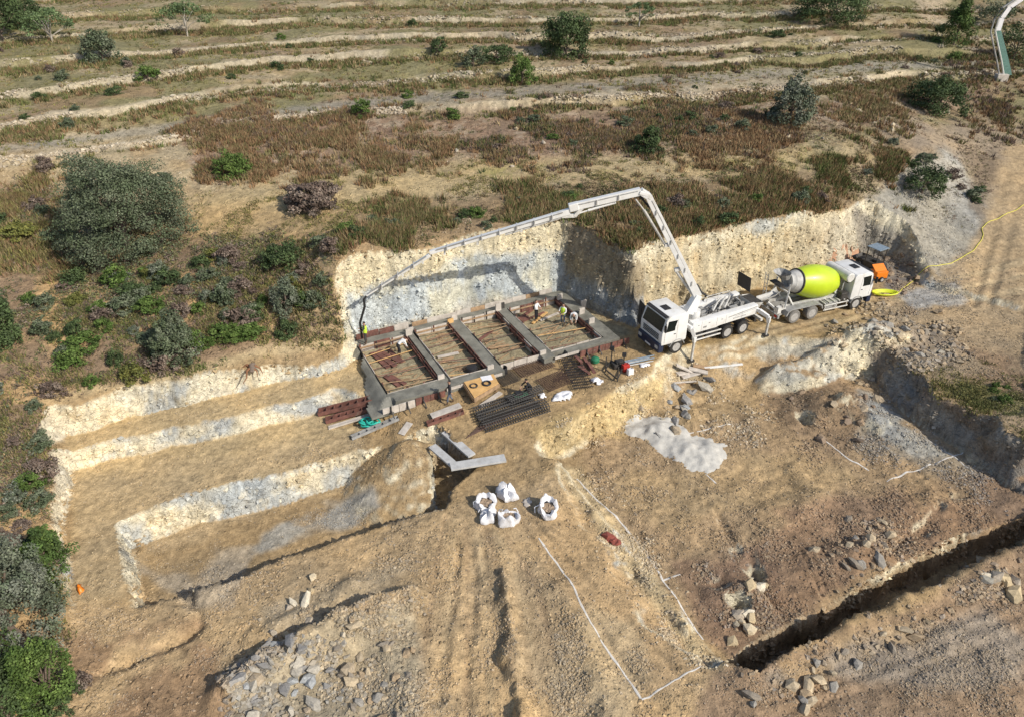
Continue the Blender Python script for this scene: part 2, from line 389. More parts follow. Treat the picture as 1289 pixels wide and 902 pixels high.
# foreground, tones of trodden earth
paint(area([(90,760),(165,760),(560,640),(700,600),(900,840),(900,930),(60,930)], 10), (.43,.31,.185), .9)
paint(area([(90,760),(165,760),(560,640),(700,600),(900,840),(900,930),(60,930)], 10) * sstep(-.1, .35, N1 + .6 * N2), (.46,.325,.185), .8)
paint(area([(90,800),(260,780),(300,900),(260,930),(80,930)], 12, 1.4) * sstep(-.35,.1,-N2), (.30,.185,.11), .7)
paint(area([(640,640),(720,640),(880,840),(800,880)], 10), (.42,.29,.165), .7)
for k in range(7):
    paint(band([(560 + 13*k,650 + 4*k),(545 + 22*k,740),(520 + 33*k,905)], 3, 3, .8, seed=360 + k), ((.30,.205,.125),(.47,.35,.21))[k % 2], .5)
for k in range(6):
    paint(band([(850 + 10*k,452 - 3*k),(960,432 - 4*k),(1100,398 - 5*k),(1289,375 - 9*k)], 2.5, 2.5, .7, seed=370 + k), ((.31,.225,.145),(.47,.365,.23))[k % 2], .5)
# right pit
RP = [(720,560),(800,500),(900,440),(1110,440),(1289,600),(1289,660),(920,830),(800,700)]
paint(area(RP, 8), (.38,.265,.16), .8)
paint(area(RP, 8) * sstep(0., .35, N1 * .6 + N2), (.32,.23,.145), .8)
paint(area([(760,600),(870,590),(1000,560),(1080,600),(990,640),(850,660),(790,640)], 10, 1.4), (.40,.285,.16), .75)
paint(area([(960,480),(1060,470),(1100,500),(1090,560),(1040,570),(980,530)], 10, 1.5), (.25,.175,.115), .8)
paint(area([(1100,500),(1150,530),(1250,600),(1289,640),(1270,650),(1180,600),(1080,560)], 8, 1.4), (.29,.25,.20), .8)
paint(area([(1080,490),(1130,520),(1190,570),(1150,575),(1100,540)], 6, 1.4), (.33,.335,.33), .7)
paint(area([(960,640),(1289,590),(1289,650),(1100,720),(1000,780),(900,800),(880,760),(900,700),(1000,660)], 10, 1.5), (.27,.175,.115), .85)
paint(area([(1120,600),(1200,590),(1240,620),(1160,640)], 8, 1.4), (.38,.27,.16), .6)
paint(area([(850,710),(960,690),(990,760),(930,830),(880,800)], 8, 1.3), (.235,.15,.10), .8)
paint(area([(900,850),(1080,790),(1289,690),(1400,640),(1400,930),(860,930)], 10, 1.4), (.29,.20,.135), .85)
paint(area([(980,850),(1120,790),(1250,760),(1289,800),(1289,860),(1100,860)], 12, 1.6), (.31,.265,.22), .75)
paint(area([(960,840),(1120,780),(1200,760),(1130,850),(1000,870)], 10, 1.4) * sstep(0,.4,N2), (.38,.27,.155), .6)
# yellow bank below the rebar yard
paint(area([(670,545),(700,515),(770,500),(830,470),(870,460),(830,500),(780,545),(730,570),(690,572)], 8, 1.2), (.46,.33,.165), .85)
paint(area([(700,590),(730,590),(905,835),(870,835)], 7), (.47,.37,.23), .85)
paint(area([(790,470),(870,450),(960,445),(950,520),(850,540),(790,520)], 10, 1.4), (.42,.30,.17), .8)
# rubble grounds
paint(area([(290,860),(400,780),(520,755),(530,902),(290,930)], 8, 1.2), (.33,.29,.22), .7)
paint(area([(330,760),(420,740),(520,690),(520,720),(380,800),(330,800)], 8, 1.3), (.38,.31,.22), .6)
paint(area([(740,760),(800,780),(820,850),(780,930),(700,930),(700,800)], 10, 1.4), (.42,.33,.215), .6)
paint(area([(170,712),(250,735),(280,700),(320,690),(290,760),(240,765)], 6, 1.3), (.36,.33,.29), .5)
paint(area([(1040,430),(1100,405),(1180,415),(1200,450),(1150,470),(1110,440),(1060,455)], 8, 1.3), (.27,.22,.175), .9)
paint(area([(1120,365),(1200,360),(1215,378),(1150,388)], 5, 1.3), (.36,.35,.34), .8)
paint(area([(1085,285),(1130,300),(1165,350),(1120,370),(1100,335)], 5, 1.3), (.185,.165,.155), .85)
# low grass on the flat beds by the pit edge on the right
paint(area([(1210,480),(1289,500),(1330,520),(1289,530),(1230,505)], 5, 1.2), (.18,.17,.07), .8)
paint(area([(1000,122),(1060,200),(980,200),(900,215),(860,205),(980,196)], 4), (.22,.2,.08), .2)
paint(area([(450,440),(500,500),(760,430),(800,420),(705,372),(460,425)], 5, .3), (.32,.275,.185), .9)
PEB = np.ones(SH)
def calm(L, a, soft=10.):
    global PEB
    PEB = PEB * (1 - a * area(L, soft, .8, 350))
calm([(80,530),(450,455),(500,520),(420,560),(200,620),(155,660),(90,760)], .75); calm([(170,690),(460,600),(540,640),(170,755)], .6)
calm([(800,380),(1100,330),(1289,360),(1289,420),(1120,400),(960,440),(860,450),(760,430)], .65); calm([(450,440),(500,500),(760,430),(800,420),(705,372),(460,425)], .6)
calm([(760,600),(870,590),(1000,560),(1090,580),(990,640),(850,660),(790,640)], .6); calm([(560,600),(700,600),(860,820),(800,870),(690,690),(600,680)], .5)
calm([(500,520),(680,510),(700,560),(640,640),(540,560)], .5); calm([(1220,200),(1400,180),(1400,420),(1220,400)], .6)
# ---- bare rock faces
strata = fbm(X * .7, Y * .7, H * 1.6, f=.9, o=4, seed=330)
streak = fbm(X * .5 + Y * .3, H * .5, f=1.3, o=4, seed=331)
rockc = np.zeros(SH + (3,)); rockc[:] = CREAM
def rp(m, c, a=1.0):
    global rockc
    m = (np.clip(m, 0, 1) * a)[..., None]; rockc = rockc * (1 - m) + np.array(c) * m
rp(sstep(.1, .45, strata), (.52,.41,.26), .65)
rp(sstep(.15, .4, fbm(X, Y, H, f=.35, o=4, seed=333)), BLUE, .75)
lb = area([(50,470),(440,400),(470,610),(170,720),(140,660),(90,700)], 5, .4)
rp(lb * sstep(.0, .25, fbm(X * .35 + Y * .3, Y * 1.3 - X * .6, H * 1.2, f=.6, o=4, seed=336)), BLUE, .7)
rp(lb * sstep(.15, .35, fbm(X, Y, H * 2, f=1.3, o=3, seed=337)), (.70,.62,.48), .6)
back = area([(425,260),(720,260),(722,390),(440,440)], 5, .4)
hi_ = H + .9 * fbm(X, Y, f=.35, o=3, seed=334)
rp(back, (.57,.50,.37)); rp(back * sstep(-.1, .3, strata), (.62,.54,.39), .7)
rp(back * sstep(4.0, 3.4, hi_), (.42,.445,.465)); rp(back * sstep(4.0, 3.4, hi_) * sstep(.05, .4, streak), (.55,.52,.42), .8)
rp(back * sstep(4.0, 3.4, hi_) * sstep(.15, .4, -streak), (.34,.37,.40), .6)
rp(back * sstep(.7, .3, hi_), (.50,.44,.36), .7)
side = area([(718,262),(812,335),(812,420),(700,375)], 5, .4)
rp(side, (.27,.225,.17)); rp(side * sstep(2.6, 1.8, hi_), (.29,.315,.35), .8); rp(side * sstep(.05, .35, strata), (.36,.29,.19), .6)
tr = area([(812,330),(1080,265),(1090,330),(820,410)], 5, .4)
rp(tr, (.54,.45,.31)); rp(tr * sstep(.0, .35, strata), (.60,.52,.38), .7); rp(tr * sstep(.15, .45, -strata), (.45,.33,.19), .6)
rp(tr * sstep(1010, 1060, U), (.45,.42,.37), .6)
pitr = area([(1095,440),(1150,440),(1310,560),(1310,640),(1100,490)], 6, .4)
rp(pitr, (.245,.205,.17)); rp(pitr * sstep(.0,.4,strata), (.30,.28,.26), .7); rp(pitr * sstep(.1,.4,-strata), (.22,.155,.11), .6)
yb = area([(670,545),(700,505),(780,490),(840,470),(830,530),(690,580)], 6)
rp(yb, (.52,.38,.19), .85)
tren = area([(900,850),(960,800),(1289,640),(1400,590),(1400,650),(1289,700),(960,860)], 5, .3)
rp(tren, (.31,.21,.125), .95)
edge_l = area([(55,500),(100,540),(100,700),(70,700)], 6)
rp(edge_l, (.60,.53,.42), .8)
soilf = area([(560,640),(540,560),(600,560),(620,640),(500,700),(250,760),(160,770),(200,735),(400,675)], 5, .4)
rp(soilf, (.27,.19,.12), .85)
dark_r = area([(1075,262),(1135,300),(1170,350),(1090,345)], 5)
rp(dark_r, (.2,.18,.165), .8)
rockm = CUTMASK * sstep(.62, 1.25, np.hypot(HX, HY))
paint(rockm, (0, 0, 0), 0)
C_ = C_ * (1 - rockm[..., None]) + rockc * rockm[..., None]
PEB *= 1 - .8 * rockm
out = area([(955,440),(1060,425),(1062,460),(980,485),(955,470)], 4)
paint(out * sstep(.35,.8,np.hypot(HX,HY)), (.47,.44,.38), .85)
# pale spoil spread on the upper lip of the left wall
paint(band([(60,500),(110,490),(200,478),(330,442),(440,425)], 5, 6) , (.52,.41,.25), .6)
# general mottling: earth colour really varies at every scale
mott = 1 + .14 * N1 + .16 * N2 + .15 * N3 + .16 * N4
C_ *= mott[..., None]
C_[..., 0] *= .985 + .04 * N2; C_[..., 2] *= .96 - .07 * N2
C_ = np.clip(C_, .02, .85)

# ------------------------------------------------------------------ materials
def new_mat(name):
    m = bpy.data.materials.new(name); m.use_nodes = True
    b = m.node_tree.nodes['Principled BSDF']; return m, m.node_tree, b
def noise_node(nt, scale, detail=4, rough=.6, coord='Object'):
    tc = nt.nodes.new('ShaderNodeTexCoord'); n = nt.nodes.new('ShaderNodeTexNoise')
    n.inputs['Scale'].default_value = scale; n.inputs['Detail'].default_value = detail; n.inputs['Roughness'].default_value = rough
    nt.links.new(tc.outputs[coord], n.inputs['Vector']); return n
def mat(name, col, rough=.6, metal=0., var=.12, scale=6., bump=0., dirt=None, spec=.5, coat=0.):
    m, nt, b = new_mat(name)
    b.inputs['Roughness'].default_value = rough; b.inputs['Metallic'].default_value = metal
    b.inputs['Specular IOR Level'].default_value = spec
    if coat: b.inputs['Coat Weight'].default_value = coat
    n = noise_node(nt, scale, 5)
    r = nt.nodes.new('ShaderNodeValToRGB'); e = r.color_ramp.elements
    c1 = tuple(max(0, c * (1 - var)) for c in col) + (1,); c2 = tuple(min(1, c * (1 + var)) for c in col) + (1,)
    e[0].position, e[1].position = .32, .68; e[0].color, e[1].color = c1, c2
    if dirt:
        k = r.color_ramp.elements.new(.2); k.color = (*dirt, 1); e[0].color = (*dirt, 1); 
        r.color_ramp.elements[1].color = c1
        r.color_ramp.elements[1].position = .42
    nt.links.new(n.outputs['Fac'], r.inputs['Fac']); nt.links.new(r.outputs['Color'], b.inputs['Base Color'])
    if bump:
        n2 = noise_node(nt, scale * 4, 3); bp = nt.nodes.new('ShaderNodeBump'); bp.inputs['Strength'].default_value = bump; bp.inputs['Distance'].default_value = .03
        nt.links.new(n2.outputs['Fac'], bp.inputs['Height']); nt.links.new(bp.outputs['Normal'], b.inputs['Normal'])
    return m
def vmat(name, rough=.9, bump=.4, s1=3.0, s2=22.0, bd=.12, trans=0., v1=(.72,1.28), v2=(.8,1.2), spec=.2):
    """albedo from the mesh's own colour attribute, broken up at two finer scales"""
    m, nt, b = new_mat(name); L = nt.links
    b.inputs['Roughness'].default_value = rough; b.inputs['Specular IOR Level'].default_value = spec
    at = nt.nodes.new('ShaderNodeVertexColor'); at.layer_name = 'Col'
    cur = at.outputs['Color']; ns = []
    for sc, (lo, hi) in ((s1, v1), (s2, v2)):
        if not sc: continue
        n = noise_node(nt, sc, 3, .7); ns.append(n)
        mr = nt.nodes.new('ShaderNodeMapRange'); mr.inputs[1].default_value = .3; mr.inputs[2].default_value = .7; mr.inputs[3].default_value = lo; mr.inputs[4].default_value = hi
        L.new(n.outputs['Fac'], mr.inputs[0])
        vm = nt.nodes.new('ShaderNodeVectorMath'); vm.operation = 'SCALE'
        L.new(cur, vm.inputs[0]); L.new(mr.outputs[0], vm.inputs['Scale']); cur = vm.outputs[0]
    L.new(cur, b.inputs['Base Color'])
    if bump:
        prev = None
        for n, dd in zip(ns, (bd, bd * .35)):
            bp = nt.nodes.new('ShaderNodeBump'); bp.inputs['Strength'].default_value = bump; bp.inputs['Distance'].default_value = dd
            L.new(n.outputs['Fac'], bp.inputs['Height'])
            if prev: L.new(prev, bp.inputs['Normal'])
            prev = bp.outputs['Normal']
        L.new(prev, b.inputs['Normal'])
    return m
M_GROUND = vmat('earth_and_rock', .95, .8, 2.8, 12.0, .09)

# ------------------------------------------------------------------ mesh helpers
def pebbles(m, rock=False):
    """small stones and cracks in the earth: cells of their own colour and height"""
    nt = m.node_tree; L = nt.links; b = nt.nodes['Principled BSDF']
    tc = nt.nodes.new('ShaderNodeTexCoord')
    src = b.inputs['Base Color'].links[0].from_socket; nrm = b.inputs['Normal'].links[0].from_socket
    for sc, thr, lo, hi, bd in ((5.5, .58, .6, 1.5, .07), (14., .5, .65, 1.4, .03)):
        vo = nt.nodes.new('ShaderNodeTexVoronoi'); vo.inputs['Scale'].default_value = sc; vo.inputs['Randomness'].default_value = 1
        L.new(tc.outputs['Object'], vo.inputs['Vector'])
        sep = nt.nodes.new('ShaderNodeSeparateColor'); L.new(vo.outputs['Color'], sep.inputs[0])
        pick = nt.nodes.new('ShaderNodeMath'); pick.operation = 'GREATER_THAN'; pick.inputs[1].default_value = thr; L.new(sep.outputs[0], pick.inputs[0])
        near = nt.nodes.new('ShaderNodeMapRange'); near.inputs[1].default_value = .5 if sc < 5 else .55; near.inputs[2].default_value = .3; L.new(vo.outputs['Distance'], near.inputs[0])
        zone = nt.nodes.new('ShaderNodeTexNoise'); zone.inputs['Scale'].default_value = .35 * sc ** .5; zone.inputs['Detail'].default_value = 2; L.new(tc.outputs['Object'], zone.inputs['Vector'])
        zr = nt.nodes.new('ShaderNodeMapRange'); zr.inputs[1].default_value = .46; zr.inputs[2].default_value = .6; L.new(zone.outputs['Fac'], zr.inputs[0])
        k = nt.nodes.new('ShaderNodeMath'); k.operation = 'MULTIPLY'; L.new(pick.outputs[0], k.inputs[0]); L.new(near.outputs[0], k.inputs[1])
        k1 = nt.nodes.new('ShaderNodeMath'); k1.operation = 'MULTIPLY'; L.new(k.outputs[0], k1.inputs[0]); L.new(zr.outputs[0], k1.inputs[1])
        pb = nt.nodes.new('ShaderNodeAttribute'); pb.attribute_name = 'Peb'
        k2 = nt.nodes.new('ShaderNodeMath'); k2.operation = 'MULTIPLY'; L.new(k1.outputs[0], k2.inputs[0]); L.new(pb.outputs['Fac'], k2.inputs[1])
        tone = nt.nodes.new('ShaderNodeMapRange'); tone.inputs[3].default_value = lo; tone.inputs[4].default_value = hi; L.new(sep.outputs[1], tone.inputs[0])
        sc_ = nt.nodes.new('ShaderNodeVectorMath'); sc_.operation = 'SCALE'; L.new(src, sc_.inputs[0]); L.new(tone.outputs[0], sc_.inputs['Scale'])
        mx = nt.nodes.new('ShaderNodeMix'); mx.data_type = 'RGBA'; L.new(k2.outputs[0], mx.inputs[0]); L.new(src, mx.inputs[6]); L.new(sc_.outputs[0], mx.inputs[7])
        src = mx.outputs[2]
        bp = nt.nodes.new('ShaderNodeBump'); bp.inputs['Strength'].default_value = .8; bp.inputs['Distance'].default_value = bd
        L.new(k2.outputs[0], bp.inputs['Height']); L.new(nrm, bp.inputs['Normal']); nrm = bp.outputs['Normal']
    # cracked, bedded rock where the face is bare
    at = nt.nodes.new('ShaderNodeAttribute'); at.attribute_name = 'Rock'
    mp = nt.nodes.new('ShaderNodeMapping'); mp.inputs['Scale'].default_value = (1, 1, 1.9); mp.inputs['Rotation'].default_value = (.25, .15, 0)
    wn = nt.nodes.new('ShaderNodeTexNoise'); wn.inputs['Scale'].default_value = 1.5; wn.inputs['Detail'].default_value = 3; L.new(tc.outputs['Object'], wn.inputs['Vector'])
    ad = nt.nodes.new('ShaderNodeMixRGB'); ad.blend_type = 'ADD'; ad.inputs[0].default_value = 1.0; L.new(tc.outputs['Object'], ad.inputs[1]); L.new(wn.outputs['Color'], ad.inputs[2])
    L.new(ad.outputs[0], mp.inputs[0])
    for sc, w_, dk in ((1.7, .045, .86),):
        vo = nt.nodes.new('ShaderNodeTexVoronoi'); vo.feature = 'DISTANCE_TO_EDGE'; vo.inputs['Scale'].default_value = sc; L.new(mp.outputs[0], vo.inputs['Vector'])
        cr = nt.nodes.new('ShaderNodeMapRange'); cr.inputs[1].default_value = 0; cr.inputs[2].default_value = w_; cr.inputs[3].default_value = 1; cr.inputs[4].default_value = 0; L.new(vo.outputs['Distance'], cr.inputs[0])
        k = nt.nodes.new('ShaderNodeMath'); k.operation = 'MULTIPLY'; L.new(cr.outputs[0], k.inputs[0]); L.new(at.outputs['Fac'], k.inputs[1])
        k3 = nt.nodes.new('ShaderNodeMath'); k3.operation = 'MULTIPLY'; k3.inputs[1].default_value = 1 - dk; L.new(k.outputs[0], k3.inputs[0])
        mx = nt.nodes.new('ShaderNodeMix'); mx.data_type = 'RGBA'; L.new(k3.outputs[0], mx.inputs[0]); L.new(src, mx.inputs[6]); mx.inputs[7].default_value = (.12, .09, .06, 1); src = mx.outputs[2]
        vc = nt.nodes.new('ShaderNodeTexVoronoi'); vc.inputs['Scale'].default_value = sc; L.new(mp.outputs[0], vc.inputs['Vector'])
        s2 = nt.nodes.new('ShaderNodeSeparateColor'); L.new(vc.outputs['Color'], s2.inputs[0])
        hm = nt.nodes.new('ShaderNodeMath'); hm.operation = 'MULTIPLY'; L.new(s2.outputs[0], hm.inputs[0]); L.new(at.outputs['Fac'], hm.inputs[1])
        hs = nt.nodes.new('ShaderNodeMath'); hs.operation = 'SUBTRACT'; L.new(hm.outputs[0], hs.inputs[0]); L.new(k.outputs[0], hs.inputs[1])
        bp = nt.nodes.new('ShaderNodeBump'); bp.inputs['Strength'].default_value = .6; bp.inputs['Distance'].default_value = .14 / sc
        L.new(hs.outputs[0], bp.inputs['Height']); L.new(nrm, bp.inputs['Normal']); nrm = bp.outputs['Normal']
    L.new(src, b.inputs['Base Color']); L.new(nrm, b.inputs['Normal'])
def set_col(me, cols):
    a = me.color_attributes.new('Col', 'FLOAT_COLOR', 'POINT')
    c = np.ones((len(me.vertices), 4), np.float32); c[:, :3] = cols
    a.data.foreach_set('color', c.ravel())
def np_mesh(name, V_, F_, cols=None, smooth=False):
    me = bpy.data.meshes.new(name); V_ = np.asarray(V_, np.float32); F_ = np.asarray(F_, np.int32); k = F_.shape[1]
    me.vertices.add(len(V_)); me.vertices.foreach_set('co', V_.ravel())
    me.loops.add(F_.size); me.loops.foreach_set('vertex_index', F_.ravel())
    me.polygons.add(len(F_)); me.polygons.foreach_set('loop_start', np.arange(0, F_.size, k, dtype=np.int32))
    me.update(calc_edges=True)
    me.polygons.foreach_set('use_smooth', np.full(len(F_), bool(smooth)))
    if cols is not None: set_col(me, cols)
    me.validate(); return me
def link(name, me, m=None, parent=None, label=None, cat=None, group=None, kind=None, loc=None, rot=None):
    o = bpy.data.objects.new(name, me); COL.objects.link(o)
    if m is not None and me is not None and not me.materials: me.materials.append(m)
    if parent is not None: o.parent = parent
    if loc is not None: o.location = loc
    if rot is not None: o.rotation_euler = rot
    if label: o['label'] = label
    if cat: o['category'] = cat
    if group: o['group'] = group
    if kind: o['kind'] = kind
    return o
nr, nc = SH
ii = np.arange(nr * nc).reshape(SH)
F = np.stack([ii[:-1, :-1].ravel(), ii[:-1, 1:].ravel(), ii[1:, 1:].ravel(), ii[1:, :-1].ravel()], 1)
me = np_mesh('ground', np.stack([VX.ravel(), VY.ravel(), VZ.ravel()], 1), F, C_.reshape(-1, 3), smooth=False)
me.polygons.foreach_set('use_smooth', np.ones(len(F), bool))
ra = me.attributes.new('Rock', 'FLOAT', 'POINT'); ra.data.foreach_set('value', rockm.ravel().astype(np.float32))
pa = me.attributes.new('Peb', 'FLOAT', 'POINT'); pa.data.foreach_set('value', PEB.ravel().astype(np.float32))
pebbles(M_GROUND)
link('ground', me, M_GROUND, kind='structure')
print('ground', SH, len(F))
# ------------------------------------------------------------------ scattering on the ground
CELL = np.outer(np.gradient(GY), np.gradient(GX))
def scatter(L, n, seed=0, soft=16., nz=2.2, dens=None, kind='area', wd=8., steep=None):
    """n random ground points inside a patch (outline as seen in the photo)"""
    L_ = np.array(L, float); lo, hi = L_.min(0) - 45, L_.max(0) + 45
    if kind == 'band': lo -= wd; hi += wd
    sel = (U > lo[0]) & (U < hi[0]) & (V > lo[1]) & (V < hi[1]) & (Y < 175)
    j, i = np.nonzero(sel)
    u, v = U[j, i], V[j, i]
    if kind == 'area': d = -sdf(u, v, L)[0]
    else:
        d, _, _ = seg_dist(u, v, L, closed=False); d = wd - d
    d = d + nz * wob * fbm(X[j, i], Y[j, i], f=.55, o=3, seed=seed + 900)
    p = sstep(-soft, soft, d) * CELL[j, i]
    if dens is not None: p = p * dens[j, i]
    if steep is not None: p = p * (np.hypot(HX, HY)[j, i] < steep)
    s_ = p.sum()
    if s_ <= 0: return np.zeros((0, 3))
    r = np.random.default_rng(seed + 5)
    k = r.choice(len(p), n, p=p / s_)
    x = X[j[k], i[k]] + (r.random(n) - .5) * .26; y = Y[j[k], i[k]] + (r.random(n) - .5) * .26
    return np.stack([x, y, gz(x, y)], 1)
def rot_z(a):
    c, s = np.cos(a), np.sin(a); o = np.zeros_like(c); l = np.ones_like(c)
    return np.stack([np.stack([c, -s, o], -1), np.stack([s, c, o], -1), np.stack([o, o, l], -1)], -2)
def rand_rot(r, n):
    q = r.normal(size=(n, 4)); q /= np.linalg.norm(q, axis=1)[:, None]; w_, x, y, z = q.T
    return np.stack([1-2*(y*y+z*z), 2*(x*y-z*w_), 2*(x*z+y*w_), 2*(x*y+z*w_), 1-2*(x*x+z*z), 2*(y*z-x*w_), 2*(x*z-y*w_), 2*(y*z+x*w_), 1-2*(x*x+y*y)], 1).reshape(n, 3, 3)
def ico():
    t = (1 + 5 ** .5) / 2
    v = np.array([(-1,t,0),(1,t,0),(-1,-t,0),(1,-t,0),(0,-1,t),(0,1,t),(0,-1,-t),(0,1,-t),(t,0,-1),(t,0,1),(-t,0,-1),(-t,0,1)], float)
    f = np.array([(0,11,5),(0,5,1),(0,1,7),(0,7,10),(0,10,11),(1,5,9),(5,11,4),(11,10,2),(10,7,6),(7,1,8),(3,9,4),(3,4,2),(3,2,6),(3,6,8),(3,8,9),(4,9,5),(2,4,11),(6,2,10),(8,6,7),(9,8,1)])
    return v / np.linalg.norm(v[0]), f
ICO_V, ICO_F = ico()
CUB_V = np.array([(-1,-1,-1),(1,-1,-1),(1,1,-1),(-1,1,-1),(-1,-1,1),(1,-1,1),(1,1,1),(-1,1,1)], float) * .62
CUB_F = np.array([(0,2,1),(0,3,2),(4,5,6),(4,6,7),(0,1,5),(0,5,4),(1,2,6),(1,6,5),(2,3,7),(2,7,6),(3,0,4),(3,4,7)])
def rock_shapes(base, n, r, jit=.28):
    out = []
    for _ in range(n):
        v = base * (1 + r.normal(0, jit * .45, (len(base), 1))) + r.normal(0, jit * .35, base.shape)
        # a couple of flat broken faces
        for _k in range(3):
            nrm = r.normal(size=3); nrm /= np.linalg.norm(nrm); dd = v @ nrm; lim = .62
            v = v - np.maximum(dd - lim, 0)[:, None] * nrm
        out.append(v)
    return out
STONE_COL = {'mix': [(.40,.33,.23),(.30,.28,.245),(.47,.38,.255),(.26,.225,.18),(.37,.28,.18)], 'grey': [(.33,.34,.34),(.29,.28,.265),(.42,.385,.32),(.25,.24,.225),(.38,.31,.22)],
             'cream': [(.58,.49,.34),(.50,.40,.25),(.62,.56,.44),(.42,.36,.28)], 'brown': [(.31,.23,.155),(.26,.195,.14),(.37,.30,.21),(.23,.175,.13)],
             'wall': [(.50,.43,.33),(.42,.36,.28),(.56,.50,.40),(.36,.31,.25)]}
def stones_arrays(P, smin, smax, pal, seed, base='cub', bury=.25, flat=.65, pw=2.2, dust=.45):
    r = np.random.default_rng(seed); n = len(P)
    bv, bf = (CUB_V, CUB_F) if base == 'cub' else (ICO_V, ICO_F)
    shp = np.array(rock_shapes(bv, 12, r)); k = r.integers(0, 12, n)
    s = smin + (smax - smin) * r.random(n) ** pw
    sc = np.stack([s * r.uniform(.75, 1.35, n), s * r.uniform(.7, 1.1, n), s * r.uniform(flat * .7, flat * 1.3, n)], 1) * .5
    v = np.einsum('nij,nkj->nki', rand_rot(r, n), shp[k]) * sc[:, None, :]
    v = np.einsum('nij,nkj->nki', rot_z(r.random(n) * 6.28), v)
    v = v + P[:, None, :] + np.array([0, 0, 1.]) * (s * flat * .5 * (1 - 2 * bury))[:, None, None]
    c = np.array(STONE_COL[pal])[r.integers(0, len(STONE_COL[pal]), n)] * r.uniform(.75, 1.2, (n, 1))
    gi = np.clip(np.searchsorted(GX, P[:, 0]), 0, len(GX) - 1); gj = np.clip(np.searchsorted(GY, P[:, 1]), 0, len(GY) - 1)
    c = c * (1 - dust) + C_[gj, gi] * r.uniform(.8, 1.35, (n, 1)) * dust      # stones carry the dust of their ground
    m = bv.shape[0]
    return v.reshape(-1, 3), (bf[None] + (np.arange(n) * m)[:, None, None]).reshape(-1, 3), np.repeat(c, m, 0)
def merge(L):
    V_, F_, C2 = [], [], []; o = 0
    for v, f, c in L:
        V_.append(v); F_.append(f + o); C2.append(c); o += len(v)
    return np.concatenate(V_), np.concatenate(F_), np.concatenate(C2)
M_STONE = vmat('broken_stone', .9, .5, 7.0, 40., .03)

RUB = [ # outline, count, size, palette
 ([(290,862),(330,800),(400,775),(515,752),(535,902),(285,902)], 4200, .07, .42, 'mix'),
 ([(290,862),(340,815),(430,800),(440,902),(290,902)], 1300, .12, .55, 'grey'),
 ([(330,770),(400,735),(520,690),(530,720),(400,790)], 900, .06, .32, 'mix'),
 ([(545,690),(640,700),(690,902),(520,902)], 1500, .05, .22, 'mix'),
 ([(700,760),(790,780),(830,850),(800,902),(690,902)], 2600, .06, .26, 'mix'),
 ([(700,588),(728,590),(905,835),(870,838),(790,740)], 2600, .08, .34, 'cream'),
 ([(935,878),(945,856),(1080,794),(1289,694),(1300,735),(1120,808),(1000,872)], 2400, .08, .5, 'mix'),
 ([(900,850),(1000,840),(1289,760),(1289,902),(880,902)], 3800, .05, .22, 'mix'),
 ([(1040,425),(1100,402),(1190,412),(1200,450),(1140,470),(1060,462)], 2600, .12, .75, 'mix'),
 ([(1100,490),(1150,520),(1270,610),(1270,650),(1180,600),(1080,560)], 2200, .07, .34, 'grey'),
 ([(800,480),(880,465),(960,500),(960,560),(860,560),(810,540)], 1300, .07, .42, 'cream'),
 ([(1000,500),(1100,490),(1110,560),(1020,570)], 900, .07, .4, 'brown'),
 ([(960,640),(1289,590),(1289,650),(1080,740),(920,830),(860,740)], 3600, .06, .36, 'brown'),
 ([(1040,660),(1130,650),(1140,700),(1080,745),(1040,720)], 650, .1, .45, 'mix'),
 ([(880,715),(960,690),(970,800),(930,830),(880,790)], 700, .08, .42, 'mix'),
 ([(690,530),(800,500),(840,470),(860,500),(800,530),(720,570)], 900, .06, .32, 'cream'),
 ([(760,555),(870,590),(860,640),(740,620)], 450, .06, .35, 'mix'),
 ([(1115,365),(1200,358),(1222,378),(1150,390)], 1400, .06, .25, 'grey'),
 ([(1080,280),(1130,300),(1170,350),(1130,380),(1100,330)], 900, .1, .5, 'brown'),
 ([(215,640),(380,600),(470,610),(420,650),(260,720),(180,700)], 700, .04, .2, 'mix'),
 ([(350,670),(480,620),(490,640),(380,690)], 900, .05, .2, 'grey'),
 ([(240,700),(330,680),(560,630),(560,660),(400,720),(250,780)], 900, .05, .3, 'mix'),
 ([(90,770),(280,750),(290,902),(100,902)], 1500, .04, .18, 'mix'),
 ([(560,640),(720,620),(870,850),(760,902),(520,902),(430,720)], 2200, .03, .14, 'mix'),
 ([(95,540),(440,470),(440,640),(160,750),(95,760)], 1100, .03, .14, 'cream'),
 ([(380,520),(460,510),(500,560),(400,600)], 500, .05, .22, 'mix'),
 ([(740,600),(1100,560),(1180,620),(900,800)], 2200, .04, .2, 'brown'),
 ([(1120,400),(1289,400),(1289,560),(1200,500)], 1600, .04, .22, 'mix'),
 ([(1100,180),(1240,200),(1230,340),(1090,300)], 1300, .06, .3, 'mix'),
 ([(250,250),(700,200),(1060,195),(1050,215),(640,240),(430,290)], 900, .05, .22, 'cream'),
 ([(430,200),(1000,150),(1230,115),(1150,165),(860,190),(430,200)], 3000, .08, .36, 'wall'),
 ([(0,215),(230,150),(250,225),(60,300),(0,320)], 900, .08, .34, 'wall'),
 ([(430,300),(700,260),(1060,240),(1040,285),(790,320),(700,275),(450,325)], 900, .07, .32, 'cream'),
 ([(500,560),(455,620),(550,630),(540,570)], 500, .04, .2, 'brown'),
]
arrs = []
CL1 = sstep(-.25, .35, fbm(X, Y, f=.35, o=4, seed=45)) ** 2 + .04
CL2 = sstep(-.05, .35, fbm(X, Y, f=.7, o=4, seed=46)) ** 1.5 + .03
